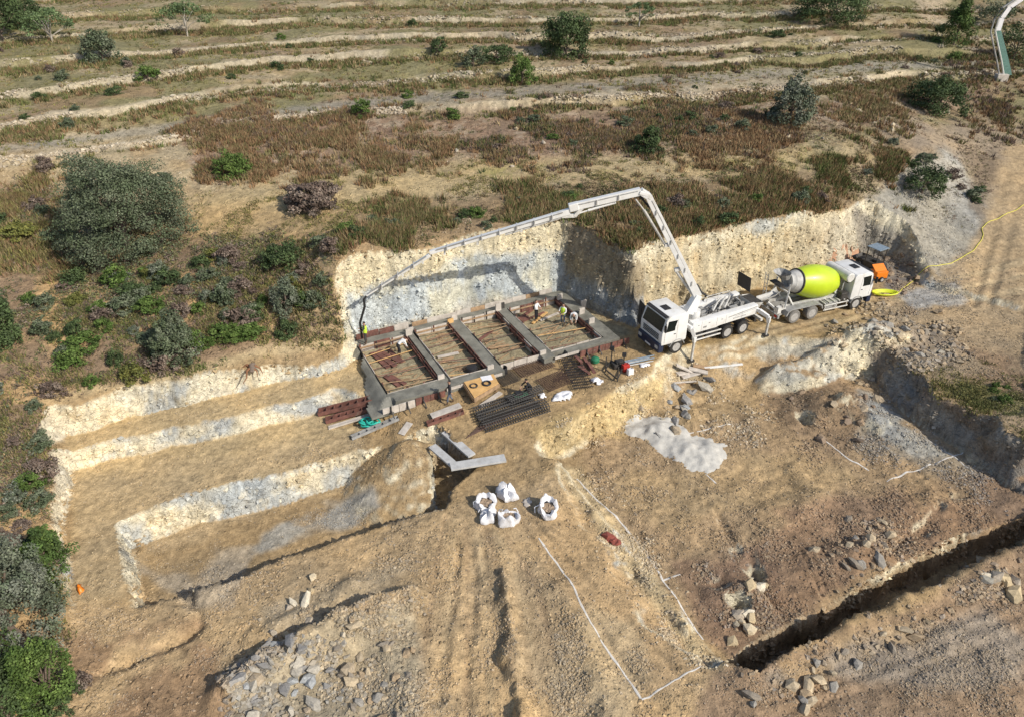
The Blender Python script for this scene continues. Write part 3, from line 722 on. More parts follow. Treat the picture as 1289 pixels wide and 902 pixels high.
for k, (L, n, a, b, pal) in enumerate(RUB):
    big = k in (1, 6, 8, 13)
    arrs.append(stones_arrays(scatter(L, int(n * (1.1 if big else 1.15)), seed=1000 + k, steep=1.6, dens=CL1 if big else CL2), a * .7, b * (.72 if big else .6), pal, 2000 + k, bury=.34))
print('stones so far', sum(len(a[1]) for a in arrs))
for k, (L, n) in enumerate((([(95,770),(560,640),(720,600),(905,840),(1289,700),(1300,910),(60,910)], 9000), ([(700,590),(1289,640),(1289,655),(900,835),(740,640)], 4500), ([(780,560),(1100,480),(1280,620),(1000,640),(800,640)], 3500),
        ([(1100,380),(1289,340),(1289,560),(1130,440)], 2500), ([(95,545),(450,450),(520,560),(170,750),(95,760)], 1500), ([(0,130),(1289,60),(1289,200),(900,230),(250,240),(0,300)], 5000))):
    arrs.append(stones_arrays(scatter(L, n, seed=1100 + k, steep=1.6, dens=.4 + CL2), .04, .16, 'mix', 2100 + k, bury=.3, dust=.6))
# broken blocks standing out of the cut faces
for k, (zn, n, s1) in enumerate((((STEEP > .5) & (CUTMASK > 0) & (np.abs(X) < 36) & (Y < 62), 15000, .42), ((STEEP > .3) & (CUTMASK > 0) & (Y < 30) & (np.abs(X) < 30), 2500, .3))):
    j, i = np.nonzero(zn); rr_ = np.random.default_rng(800 + k); w3 = CELL[j, i] * np.hypot(1, np.hypot(HX, HY)[j, i]); q = rr_.choice(len(j), n, p=w3 / w3.sum())
    q = q[fbm(X[j[q], i[q]], Y[j[q], i[q]], H[j[q], i[q]] * 2.2, f=.8, o=3, seed=810) > -.12]
    a_, b_ = rr_.random(len(q)) * .9, rr_.random(len(q)) * .9; J_, I_ = j[q], i[q]; J1, I1 = np.minimum(J_ + 1, SH[0] - 1), np.minimum(I_ + 1, SH[1] - 1)
    pos = np.stack([A_[J_, I_] * (1-a_) * (1-b_) + A_[J_, I1] * a_ * (1-b_) + A_[J1, I_] * (1-a_) * b_ + A_[J1, I1] * a_ * b_ for A_ in (VX, VY, VZ)], 1)
    arrs.append(stones_arrays(pos, .08, s1, 'cream', 820 + k, bury=.5, flat=.55, pw=2.8, dust=.92))
v, f, c = merge(arrs)
link('rubble', np_mesh('rubble', v, f, c), M_STONE, kind='stuff')
print('rubble tris', len(f))
# single boulders, each its own object, sharing a dozen meshes
r = np.random.default_rng(77)
BM = {}
for pal in ('mix', 'grey', 'cream', 'brown'):
    BM[pal] = []
    for q, shp in enumerate(rock_shapes(ICO_V, 5, r, .34)):
        col = np.array(STONE_COL[pal][q % len(STONE_COL[pal])])
        m_ = np_mesh('boulder', shp * np.array([.5, .42, .34]), ICO_F, np.tile(col, (12, 1))); m_.materials.append(M_STONE); BM[pal].append(m_)
LAND = [(160,245,'the big grey-green tree'),(712,45,'the dark round tree'),(657,85,'the small bright green tree'),(993,125,'the grey-green olive tree'),(1178,115,'the broad dark mastic'),
 (1200,30,'the bright pine'),(66,30,'the fig tree'),(236,25,'the small almond tree'),(130,55,'the round shrub at upper left'),(815,172,'the round shrub above the track'),(294,205,'the low bright green shrub'),
 (395,245,'the brushwood heap'),(1160,225,'the straggling shrub'),(224,420,'the blue-green upright shrub'),(362,370,'the silvery upright shrub'),(8,395,'the left edge dark tree'),(20,760,'the big grey tree at lower left'),
 (315,465,'the tree stump'),(560,330,'the grey back wall'),(812,250,'the boom elbow'),(720,262,'the second boom joint'),(1020,360,'the lime drum'),(440,340,'the hose worker'),(1255,50,'the curved pipe'),
 (1045,12,'the wide dark tree at the top'),(355,315,'the dense shrub on the crest'),(100,520,'the left rock wall corner'),(1150,275,'the grey slope'),(456,133,'the brown bank end shrub'),(804,15,'the pale almond tree'),
 (850,565,'the white sand pile'),(1010,455,'the pale rock block'),(920,840,'the closed end of the trench'),(1110,780,'the middle of the trench'),(1250,700,'the right end of the trench'),(1085,425,'the stone pile by the track'),
 (350,850,'the blue-grey rubble'),(470,800,'the rubble crest'),(1060,520,'the mound in the right pit'),(1110,345,'the orange compressor'),(370,775,'the pale stones above the heap'),(880,468,'the board pile')]
def where_is(p):
    u, v = project(p[0], p[1], p[2]); d, lu, lv, nm = min(((u-a)**2 + ((v-b)*1.3)**2, a, b, n) for a, b, n in LAND)
    du, dv = u - lu, v - lv; d = d ** .5
    if d < 14: return 'right beside ' + nm
    hor = 'right of ' if du > 0 else 'left of '; ver = 'below ' if dv > 0 else 'above '
    rel = hor if abs(du) > 2.2 * abs(dv) else ver if abs(dv) > 2.2 * abs(du) else ver + 'and ' + hor
    return ('just ' if d < 35 else '' if d < 75 else 'well ') + rel.replace(' and', '') + nm
BOULD = [
 ([(290,850),(330,815),(420,805),(440,902),(300,902)], 40, .32, .85, 'grey', 'blue-grey broken rock in the big rubble heap at the lower left', 'broken rocks in the lower left rubble heap'),
 ([(335,800),(400,770),(420,730),(340,770)], 8, .4, .8, 'cream', 'pale brown rock on the earth above the lower left rubble heap', 'pale rocks above the lower left heap'),
 ([(400,800),(520,760),(520,902),(440,902)], 26, .35, .6, 'mix', 'mixed tan rock on the right half of the lower left rubble heap', 'tan rocks on the lower left rubble heap'),
 ([(940,872),(1000,838),(1085,800),(1165,768),(1175,795),(1005,870)], 30, .35, .75, 'mix', 'angular rock on the spoil bank along the near side of the right trench', 'rocks on the spoil bank by the trench'),
 ([(1235,700),(1289,680),(1289,740),(1240,730)], 14, .5, 1.0, 'cream', 'slab of rock in the heap at the right edge beyond the trench end', 'rock slabs at the right edge'),
 ([(1045,420),(1100,403),(1190,415),(1150,460),(1070,455)], 34, .4, .85, 'mix', 'dark rock in the stone pile between the truck track and the right pit', 'rocks in the pile between track and pit'),
 ([(800,505),(850,490),(900,480),(870,545),(820,540)], 18, .45, 1.0, 'grey', 'grey rock at the upper edge of the white sand pile', 'rocks above the white sand pile'),
 ([(1000,500),(1100,490),(1100,560),(1030,560)], 18, .35, .75, 'brown', 'brown rock on the earth mound in the upper part of the right pit', 'brown rocks on the mound in the right pit'),
 ([(1040,670),(1110,660),(1120,700),(1060,735)], 16, .4, .8, 'mix', 'tan rock in the stone patch in the middle of the lower right pit', 'tan rocks in the lower right pit'),
 ([(890,790),(950,740),(970,800),(930,825)], 10, .4, .8, 'cream', 'pale rock near the closed end of the right trench', 'pale rocks near the trench end'),
 ([(1085,285),(1130,300),(1165,350),(1130,370)], 22, .4, .8, 'brown', 'dark brown rock on the shaded slope behind the mixer cab', 'rocks on the slope behind the mixer cab'),
 ([(430,200),(1000,150),(1230,115),(1150,165),(860,190),(430,200)], 20, .4, .8, 'cream', 'pale stone fallen on the brown grassy bank below the terraces', 'stones on the bank below the terraces'),
]
KR = {'mix': 'tan-grey', 'grey': 'grey', 'cream': 'pale', 'brown': 'brown'}
for k, (L, n, a, b, pal, lab, grp) in enumerate(BOULD):
    P = scatter(L, n, seed=1500 + k, steep=1.8)
    for p in P:
        o = link('boulder', BM[pal][r.integers(0, 5)], label=lab, cat='rock', group=grp)
        s = a + (b - a) * r.random() ** 1.6; s *= 1.1
        o['label'] = ('large ' if s > .8 else 'medium ' if s > .6 else 'smaller ') + KR[pal] + ' rock ' + where_is(p)
        o.scale = (s * r.uniform(.9, 1.5), s * r.uniform(.8, 1.1), s * r.uniform(.7, 1.1)); o.rotation_euler = (r.uniform(-.5, .5), r.uniform(-.5, .5), r.uniform(0, 6.28))
        o.location = (p[0], p[1], p[2] + .1 * s)
# ------------------------------------------------------------------ dry stone walls of the terraces
def wall_pts(k, n, r_):
    z = T_LINES[k][1]
    seg = np.array(WALL_XY[k]); d = np.r_[0, np.cumsum(np.hypot(*np.diff(seg, axis=0).T))]
    t = r_.uniform(0, d[-1], n * 3)
    keep = fbm(t * .12, t * 0 + k * 7.3, f=1, o=3, seed=500 + k) > (-.25 if k else -.35); t = t[keep][:n]
    x, y = np.interp(t, d, seg[:, 0]), np.interp(t, d, seg[:, 1])
    return x, y
gqs = np.hypot(*np.gradient(Q, GY, GX)[::-1])
WNAMES = ['long dry stone wall directly above the brown grassy bank', 'dry stone wall along the upper side of the grey farm track', 'third terrace wall up the hill, pale broken stones',
          'fourth terrace wall of pale rubble on the hillside', 'fifth terrace wall, low pale stones behind the dark round tree', 'sixth terrace wall near the top of the view', 'topmost terrace wall at the upper edge']
for k in range(6):
    r_ = np.random.default_rng(600 + k); n = (5200, 3600, 3200, 2800, 2600, 1800)[k]
    x, y = wall_pts(k, n, r_)
    # slide each point on to the riser: it lies where the ground is steep just past the line
    x, y = x + r_.normal(0, .1, len(x)), y + r_.uniform(-.35, .9, len(x))
    m = (np.abs(x) < 62 + .25 * y)
    x, y = x[m], y[m]
    P = np.stack([x, y, gz(x, y)], 1)
    v, f, c = stones_arrays(P, .12, .5, 'wall', 700 + k, bury=.3)
    link('dry_stone_wall', np_mesh('dry_stone_wall', v, f, c), M_STONE, label=WNAMES[k], cat='stone wall')
# ------------------------------------------------------------------ grass and weeds
M_GRASS = vmat('dry_grass', .9, 0, 0, 0, v1=(.9, 1.1))
def tufts(P, h0, h1, cols, nb, seed, spread=.35, wdt=.05, lean=.35):
    r = np.random.default_rng(seed); n = len(P)
    hh = (h0 + (h1 - h0) * r.random(n))[:, None] * r.uniform(.6, 1.1, (n, nb))
    a = r.random((n, nb)) * 6.283; rad = spread * r.random((n, nb)) ** .7 * (.6 + .4 * hh)
    bx, by = P[:, 0:1] + np.cos(a) * rad, P[:, 1:2] + np.sin(a) * rad; bz = np.repeat(P[:, 2:3], nb, 1) - .05
    la = a + r.normal(0, .8, (n, nb)); ll = lean * hh * r.random((n, nb))
    wa = r.random((n, nb)) * 3.14; wx, wy = np.cos(wa) * wdt, np.sin(wa) * wdt
    A = np.stack([bx - wx, by - wy, bz], -1); B = np.stack([bx + wx, by + wy, bz], -1)
    T = np.stack([bx + np.cos(la) * ll, by + np.sin(la) * ll, bz + hh], -1)
    v = np.stack([A, B, T], 2).reshape(-1, 3)
    c = np.array(cols)[r.integers(0, len(cols), n)] * r.uniform(.65, 1.25, (n, 1)); c = np.repeat(c[:, None], nb, 1) * r.uniform(.8, 1.2, (n, nb, 1))
    c = np.repeat(c[:, :, None], 3, 2).reshape(-1, 3)
    return v, np.arange(len(v)).reshape(-1, 3), c
RUST=(.28,.175,.095); STRAW=(.33,.25,.14); OLIVE=(.19,.18,.075); GREEN=(.125,.155,.05); DGREEN=(.08,.11,.04); YEL=(.27,.25,.09); PURP=(.19,.14,.115)
patch = sstep(-.1, .25, fbm(X, Y, f=.22, o=4, seed=40)); patch2 = sstep(-.05, .3, fbm(X, Y, f=.3, o=4, seed=41)); ptch3 = sstep(.05, .3, fbm(X, Y, f=.5, o=3, seed=43))
lip = np.where((Qn > .8), sstep(.55, .8, fr), 0) ; foot = np.where(Qn > .9, sstep(wall_w + .22, wall_w + .02, fr), 0)
GR = [
 ('area', [(230,150),(560,143),(700,145),(860,140),(1000,165),(870,190),(640,198),(430,205),(250,225)], 6500, .25, .75, [RUST, RUST, STRAW, OLIVE, PURP], patch),
 ('area', [(230,165),(420,160),(560,185),(560,200),(260,225)], 2600, .4, .9, [RUST, RUST, STRAW, OLIVE], patch2 + .15),
 ('area', [(870,170),(980,165),(985,190),(880,195)], 1000, .4, .8, [RUST, STRAW, RUST], None),
 ('area', [(1040,120),(1140,112),(1130,160),(1070,155)], 1000, .4, .8, [RUST, STRAW, OLIVE], None),
 ('area', [(600,140),(860,128),(1000,130),(980,165),(760,190),(600,190)], 2500, .3, .7, [OLIVE, PURP, RUST, DGREEN], patch2),
 ('area', [(430,300),(500,262),(620,245),(740,240),(716,272),(640,282),(520,300)], 3200, .4, 1.0, [RUST, OLIVE, GREEN, STRAW], patch2),
 ('area', [(760,290),(830,250),(1020,238),(1050,262),(960,285),(870,312),(800,328)], 4600, .35, .9, [RUST, RUST, OLIVE, STRAW, GREEN], patch * .7 + .2),
 ('area', [(1040,215),(1130,205),(1150,260),(1080,265),(1040,250)], 900, .3, .8, [OLIVE, RUST, GREEN], patch2),
 ('area', [(-30,215),(60,240),(90,300),(60,330),(-30,330)], 1700, .35, .8, [STRAW, YEL, RUST, OLIVE], patch2 + .2),
 ('area', [(-30,330),(130,330),(420,310),(425,415),(200,465),(60,500),(60,640),(90,900),(-30,900)], 4200, .15, .45, [OLIVE, PURP, GREEN, STRAW, YEL], patch2 * patch2),
 ('area', [(1210,480),(1289,498),(1320,520),(1289,530),(1230,505)], 600, .08, .25, [OLIVE, OLIVE, YEL, GREEN], patch2),
 ('area', [(1130,470),(1230,490),(1230,520),(1190,510)], 300, .15, .35, [OLIVE, YEL], None),
 ('area', [(250,255),(420,215),(640,200),(860,200),(1060,200),(1060,212),(640,235),(430,300),(260,310)], 1800, .1, .3, [YEL, OLIVE, STRAW], ptch3),
 ('area', [(-60,-5),(1320,-5),(1290,110),(1000,125),(430,150),(-60,215)], 19000, .3, .75, [OLIVE, RUST, STRAW, OLIVE, GREEN], lip * lip * 3 * (.5 + patch) + foot * .5 * patch2),
 ('area', [(-60,-5),(1320,-5),(1290,110),(1000,125),(430,150),(-60,215)], 7000, .12, .35, [OLIVE, YEL, STRAW, OLIVE], patch * (1 - risers) + .03),
 ('area', [(1200,100),(1289,60),(1289,160),(1230,160)], 1200, .3, .8, [RUST, OLIVE, PURP], patch2 + .2),
 ('area', [(90,410),(330,320),(420,330),(420,400),(250,470),(120,480)], 1000, .2, .5, [OLIVE, GREEN, YEL, PURP], patch),
]
ta = []
for k, (kd, L, n, h0, h1, cl, dn) in enumerate(GR):
    P = scatter(L, n, seed=3000 + k, dens=dn, steep=1.5, soft=24, nz=3.5)
    P = P[~((P[:, 1] > 100) & (np.random.default_rng(k).random(len(P)) < .3))]
    far = float(np.median(P[:, 1])) if len(P) else 60
    ta.append(tufts(P, h0 * .85, h1 * .8, cl, 11, 3500 + k, spread=.38, wdt=.02 + .00045 * far, lean=.75))
def weeds(P, s0, s1, cols, seed, nl=14):
    r = np.random.default_rng(seed); n = len(P); s = (s0 + (s1 - s0) * r.random(n) ** 1.8)[:, None, None]
    e = r.normal(size=(n, nl, 3)); e /= np.linalg.norm(e, axis=2)[..., None]; e[..., 2] = np.abs(e[..., 2]) * .75
    pos = P[:, None] + e * s * r.uniform(.3, 1, (n, nl, 1)); t = r.normal(size=(n, nl, 3)); t /= np.linalg.norm(t, axis=2)[..., None]
    b = np.cross(t, r.normal(size=(n, nl, 3))); b /= np.linalg.norm(b, axis=2)[..., None]; l = np.clip(s * .42, .05, .2) * r.uniform(.6, 1.3, (n, nl, 1))
    v = np.stack([pos - t * l * .5, pos + b * l * .6, pos + t * l * .5], 2).reshape(-1, 3)
    c = np.array(cols)[r.integers(0, len(cols), n)] * r.uniform(.7, 1.3, (n, 1)); c = c[:, None] * r.uniform(.75, 1.25, (n, nl, 1)); return v, np.arange(len(v)).reshape(-1, 3), np.repeat(c[:, :, None], 3, 2).reshape(-1, 3)
WD = [
 ([(-60,215),(60,230),(240,300),(420,300),(425,415),(200,465),(60,500),(60,640),(90,900),(-60,900)], 9000, .1, .42, [(.17,.175,.08),(.21,.20,.09),(.13,.15,.065),(.22,.17,.14),(.16,.13,.09),(.11,.13,.075)], patch * .8 + .12),
 ([(230,150),(560,143),(860,140),(1000,130),(1230,112),(1150,165),(870,190),(640,198),(430,205),(250,225)], 7000, .1, .4, [(.20,.145,.11),(.14,.13,.065),(.22,.15,.09),(.11,.12,.05),(.24,.18,.12)], patch2 + .15),
 ([(430,300),(500,262),(620,245),(760,235),(1040,215),(1120,215),(1050,262),(960,285),(870,312),(800,328),(716,272),(640,282),(520,300)], 5500, .1, .4, [(.14,.13,.06),(.19,.14,.09),(.10,.12,.045),(.22,.17,.10)], patch + .12),
 ([(-60,-5),(1320,-5),(1290,110),(1000,125),(430,150),(-60,215)], 15000, .1, .42, [(.14,.14,.06),(.17,.16,.07),(.20,.15,.08),(.10,.12,.045),(.16,.15,.08)], (lip * 1.5 + .35) * (patch2 + .2)),
 ([(250,255),(420,215),(860,200),(1060,200),(1060,214),(640,238),(430,300),(260,310)], 2200, .05, .2, [(.20,.19,.07),(.15,.15,.06)], ptch3 + .03),
 ([(1080,180),(1200,170),(1260,190),(1240,280),(1160,290),(1090,260)], 900, .08, .3, [(.14,.13,.06),(.18,.13,.10)], patch2 + .1),
 ([(1180,470),(1289,490),(1320,530),(1289,535),(1220,508)], 900, .06, .25, [(.12,.13,.05),(.15,.15,.06)], patch2 + .2),
]
for k, (L, n, a, b, cl, dn) in enumerate(WD): ta.append(weeds(scatter(L, n, seed=3300 + k, dens=dn, steep=1.6), a, b, cl, 3700 + k))
v, f, c = merge(ta)
link('wild_grass', np_mesh('wild_grass', v, f, c), M_GRASS, kind='stuff')
print('grass tris', len(f))

# ------------------------------------------------------------------ shrubs and trees
M_LEAF = vmat('leaves', .75, 0, 0, 0, spec=.3)
M_BARK = mat('bark', (.17, .13, .10), .9, var=.35, scale=9, bump=.6)
M_PBARK = mat('pale_bark', (.42, .38, .32), .9, var=.25, scale=9, bump=.4)
PALS = {'mastic': [(.055,.085,.03),(.075,.11,.04),(.045,.068,.026)], 'grey': [(.135,.155,.105),(.11,.135,.085),(.17,.185,.14)], 'olive': [(.105,.13,.075),(.13,.15,.095),(.08,.105,.055)],
        'bright': [(.085,.14,.03),(.11,.165,.04),(.06,.10,.02)], 'dry': [(.17,.125,.10),(.13,.095,.075),(.21,.165,.13)], 'yellow': [(.16,.16,.04),(.12,.13,.035)],
        'pine': [(.07,.12,.03),(.10,.15,.035),(.05,.08,.02)], 'fig': [(.10,.15,.06),(.13,.18,.08)]}
def crown_arrays(W, Hh, nclump, nleaf, leaf, pal, seed, shape='round', lump=.26, base=0.):
    """leaf faces in clumps spread over and inside a rounded volume of width W, height Hh"""
    r = np.random.default_rng(seed)
    d = r.normal(size=(nclump, 3)); d /= np.linalg.norm(d, axis=1)[:, None]; d[:, 2] = np.where(d[:, 2] < -.35, -d[:, 2], d[:, 2])
    rad = r.uniform(.45, 1, nclump) ** .5
    wob_ = 1 + .22 * np.sin(d[:, 0] * 5 + seed) * np.cos(d[:, 1] * 4 + seed * 2)
    cc = d * (rad * wob_)[:, None]
    hz = (cc[:, 2] + .35) / 1.35
    if shape == 'cone':
        k = np.clip(1.15 - hz * .95, .1, 1); cc[:, 0] *= k; cc[:, 1] *= k
    sz = r.uniform(.6, 1.25, nclump) * lump
    ctr = np.stack([cc[:, 0] * W / 2 * .86, cc[:, 1] * W / 2 * .86, base + np.clip(hz, 0.04, 1.1) * Hh * .88], 1)
    n = nclump * nleaf
    k = np.repeat(np.arange(nclump), nleaf)
    e = r.normal(size=(n, 3)); e /= np.linalg.norm(e, axis=1)[:, None]
    q = r.uniform(.35, 1., n) ** .5
    pos = ctr[k] + e * (q * sz[k])[:, None] * np.array([W / 2, W / 2, Hh * .5])
    pos[:, 2] = np.maximum(pos[:, 2], base + .02)
    nrm = e * .8 + r.normal(0, .6, (n, 3)) + np.array([0, 0, .4]); nrm /= np.linalg.norm(nrm, axis=1)[:, None]
    t = np.cross(nrm, r.normal(size=(n, 3))); t /= np.linalg.norm(t, axis=1)[:, None] + 1e-9; b = np.cross(nrm, t)
    ls = leaf * r.uniform(.6, 1.3, n)[:, None]
    v = np.stack([pos - t * ls * .5, pos + b * ls * .32, pos + t * ls * .5, pos - b * ls * .32], 1).reshape(-1, 3)
    P_ = np.array(PALS[pal]); tone = P_[r.integers(0, len(P_), nclump)] * r.uniform(.75, 1.3, (nclump, 1))
    c = tone[k] * r.uniform(.75, 1.3, (n, 1)); c = np.repeat(c, 4, 0)
    return v, np.arange(n * 4).reshape(-1, 4), c, ctr
def tube(P, R, seg=6):
    """tapered tube along points"""
    P = [np.array(p, float) for p in P]; V_, F_ = [], []
    for i, p in enumerate(P):
        d = (P[min(i+1, len(P)-1)] - P[max(i-1, 0)]); d /= np.linalg.norm(d) + 1e-9
        a = np.cross(d, [0, 0, 1.] if abs(d[2]) < .9 else [1., 0, 0]); a /= np.linalg.norm(a); b = np.cross(d, a)
        for k in range(seg):
            t = 2 * math.pi * k / seg; V_.append(p + (a * math.cos(t) + b * math.sin(t)) * R[i])
    for i in range(len(P) - 1):
        for k in range(seg):
            F_.append((i*seg+k, i*seg+(k+1) % seg, (i+1)*seg+(k+1) % seg, (i+1)*seg+k))
    return V_, F_
def tubes_mesh(name, L, seg=6):
    V_, F_ = [], []
    for P, R in L:
        v, f = tube(P, R, seg); F_ += [tuple(a + len(V_) for a in q) for q in f]; V_ += v
    return np_mesh(name, V_, F_)
def tree(u, v, wpx, hpx, pal, name, label, cat, seed, ncl=60, nl=60, leaf=.22, shape='round', trunk=.12, bark=None, group=None, lump=.26, base_frac=.0, zz=None):
    p = G(u, v) if zz is None else np.array([*PX(u, v, zz), zz])
    dep = p[1] * math.cos(PITCH) + (CAMH - p[2]) * math.sin(PITCH); s = FPX / dep
    el = math.atan2(CAMH - p[2], p[1])
    W = wpx / s; Hh = max((hpx / s - W * .35 * math.sin(el)) / math.cos(el), W * .45)
    e = link(name, None, label=label, cat=cat, group=group, loc=tuple(p))
    b = Hh * base_frac
    vv, ff, cc, ctr = crown_arrays(W, Hh - b, int(ncl * 1.15), int(nl * 1.7), leaf * .68, pal, seed, shape, lump, base=b)
    link('crown', np_mesh('crown', vv, ff, cc), M_LEAF, e)
    L = [([(0, 0, -.3), (.05 * W * .3, 0, Hh * .25), (0, .02, Hh * .6)], [trunk, trunk * .75, trunk * .35])]
    r = np.random.default_rng(seed)
    for k in r.choice(len(ctr), min(9, len(ctr)), replace=False):
        q = ctr[k]; h0 = Hh * r.uniform(.1, .35)
        L.append(([(0, 0, h0), (q[0] * .5, q[1] * .5, h0 + (q[2] - h0) * .55), tuple(q)], [trunk * .5, trunk * .3, trunk * .12]))
    link('trunk', tubes_mesh('trunk', L), bark or M_BARK, e)
    return e
tree(160,312,172,140,'olive','evergreen_tree','large broad grey-green tree on the slope at the left, biggest tree in the view','tree',1,ncl=330,nl=90,leaf=.2,trunk=.22,lump=.15)
tree(712,72,66,60,'mastic','carob_tree','dark green round tree standing alone on the upper terraces, right of the middle','tree',2,ncl=90,nl=60,leaf=.34,lump=.22)
tree(657,106,36,40,'bright','small_tree','small bright green tree just below the dark round tree','tree',3,ncl=45,nl=45,leaf=.26)
tree(993,154,56,58,'grey','olive_tree','grey-green bushy tree on the bank below the stone wall, right of the middle','tree',4,ncl=80,nl=55,leaf=.28,lump=.22)
tree(1178,140,78,52,'mastic','mastic_tree','broad dark green bush on the bank at the upper right','tree',5,ncl=90,nl=55,leaf=.3,lump=.22)
tree(1200,57,50,62,'pine','pine_tree','bright green conical pine near the white curved pipe, upper right','tree',6,ncl=90,nl=55,leaf=.3,shape='cone',lump=.22)
tree(1045,26,100,42,'mastic','oak_tree','wide dark tree cut off by the top edge, right half','tree',7,ncl=90,nl=55,leaf=.36,lump=.22)
tree(66,54,74,48,'fig','fig_tree','light green open fig tree with forked trunk, upper left','tree',8,ncl=40,nl=34,leaf=.34,trunk=.14,bark=M_PBARK,base_frac=.3,lump=.2)
tree(236,46,66,48,'fig','almond_tree','light green small tree with thin trunk on the terrace, upper left','tree',9,ncl=40,nl=36,leaf=.32,trunk=.11,bark=M_PBARK,base_frac=.3,lump=.2)
tree(130,78,48,42,'olive','round_shrub','dark grey-green round shrub beside the pale stones, upper left','shrub',10,ncl=55,nl=45,leaf=.3)
tree(804,34,42,34,'fig','almond_tree','small pale tree with a whitish forked trunk on the top terraces','tree',11,ncl=26,nl=30,leaf=.3,trunk=.12,bark=M_PBARK,base_frac=.4,lump=.2)
tree(815,190,36,34,'mastic','round_shrub','round dark green shrub alone just above the track band, centre right','shrub',12,ncl=50,nl=45,leaf=.22)
tree(294,220,50,36,'bright','round_shrub','bright green low shrub in the rusty grass right of the big tree','shrub',13,ncl=50,nl=45,leaf=.22)
tree(456,146,34,24,'bright','round_shrub','small bright green shrub at the left end of the brown bank','shrub',14,ncl=30,nl=40,leaf=.22)
tree(1160,243,58,44,'mastic','spreading_shrub','dark straggling shrub on top of the grey slope at the right','shrub',15,ncl=60,nl=40,leaf=.24)
tree(6,432,44,82,'mastic','evergreen_tree','dark green tree cut off by the left edge','tree',16,ncl=80,nl=60,leaf=.24)
tree(224,448,64,66,'olive','upright_shrub','blue-green upright shrub above the left rock wall','shrub',17,ncl=90,nl=55,leaf=.19,lump=.2)
tree(18,800,150,150,'grey','olive_tree','big grey-green tree at the lower left edge','tree',18,ncl=170,nl=90,leaf=.17,trunk=.2,lump=.17)
tree(62,722,72,68,'pine','pine_tree','bright green young pine beside the grey tree at the left edge','tree',19,ncl=90,nl=60,leaf=.17,lump=.2)
tree(66,880,84,90,'bright','spreading_shrub','dark and bright green bush in the lower left corner','shrub',20,ncl=100,nl=60,leaf=.16,lump=.2)
tree(12,905,90,90,'mastic','spreading_shrub','dark green bush cut by the lower left corner','shrub',21,ncl=80,nl=60,leaf=.16)
tree(4,52,70,80,'mastic','oak_tree','dark tree cut off by the top left corner','tree',22,ncl=80,nl=50,leaf=.36,base_frac=.2)
tree(34,34,60,40,'mastic','pine_tree','dark bushy tree behind the fig tree at the top left','tree',23,ncl=60,nl=45,leaf=.36)
tree(395,260,76,38,'dry','brush_heap','heap of dry purple-brown brushwood on the sandy band, left of the middle','brush pile',24,ncl=90,nl=50,leaf=.3,lump=.2)
tree(596,84,34,28,'olive','round_shrub','grey-green bush left of the dark round tree on the terraces','shrub',25,ncl=34,nl=36,leaf=.28)
tree(625,78,50,24,'mastic','low_shrub','low dark bush in the shadow left of the dark round tree','shrub',26,ncl=40,nl=36,leaf=.28)
tree(362,392,38,48,'grey','upright_shrub','silvery upright shrub on the slope left of the rock wall','shrub',27,ncl=50,nl=45,leaf=.18)
tree(355,330,56,30,'mastic','low_shrub','dense green shrub at the crest right of the big tree','shrub',28,ncl=60,nl=45,leaf=.2)
tree(25,300,50,20,'yellow','low_shrub','yellowish low bush at the left edge below the terraces','shrub',29,ncl=40,nl=36,leaf=.24)
tree(186,100,36,20,'bright','low_shrub','bright green low bush on the terrace, upper left','shrub',30,ncl=30,nl=34,leaf=.26)
tree(553,66,26,20,'mastic','low_shrub','small dark shrub on a terrace left of the middle, near the top','shrub',31,ncl=24,nl=34,leaf=.28)
tree(1250,30,60,34,'olive','spreading_shrub','dark shrub behind the white curved pipe at the top right corner','shrub',32,ncl=40,nl=36,leaf=.3)
tree(1275,75,50,50,'mastic','spreading_shrub','dark bush right of the white curved pipe','shrub',33,ncl=50,nl=36,leaf=.3)
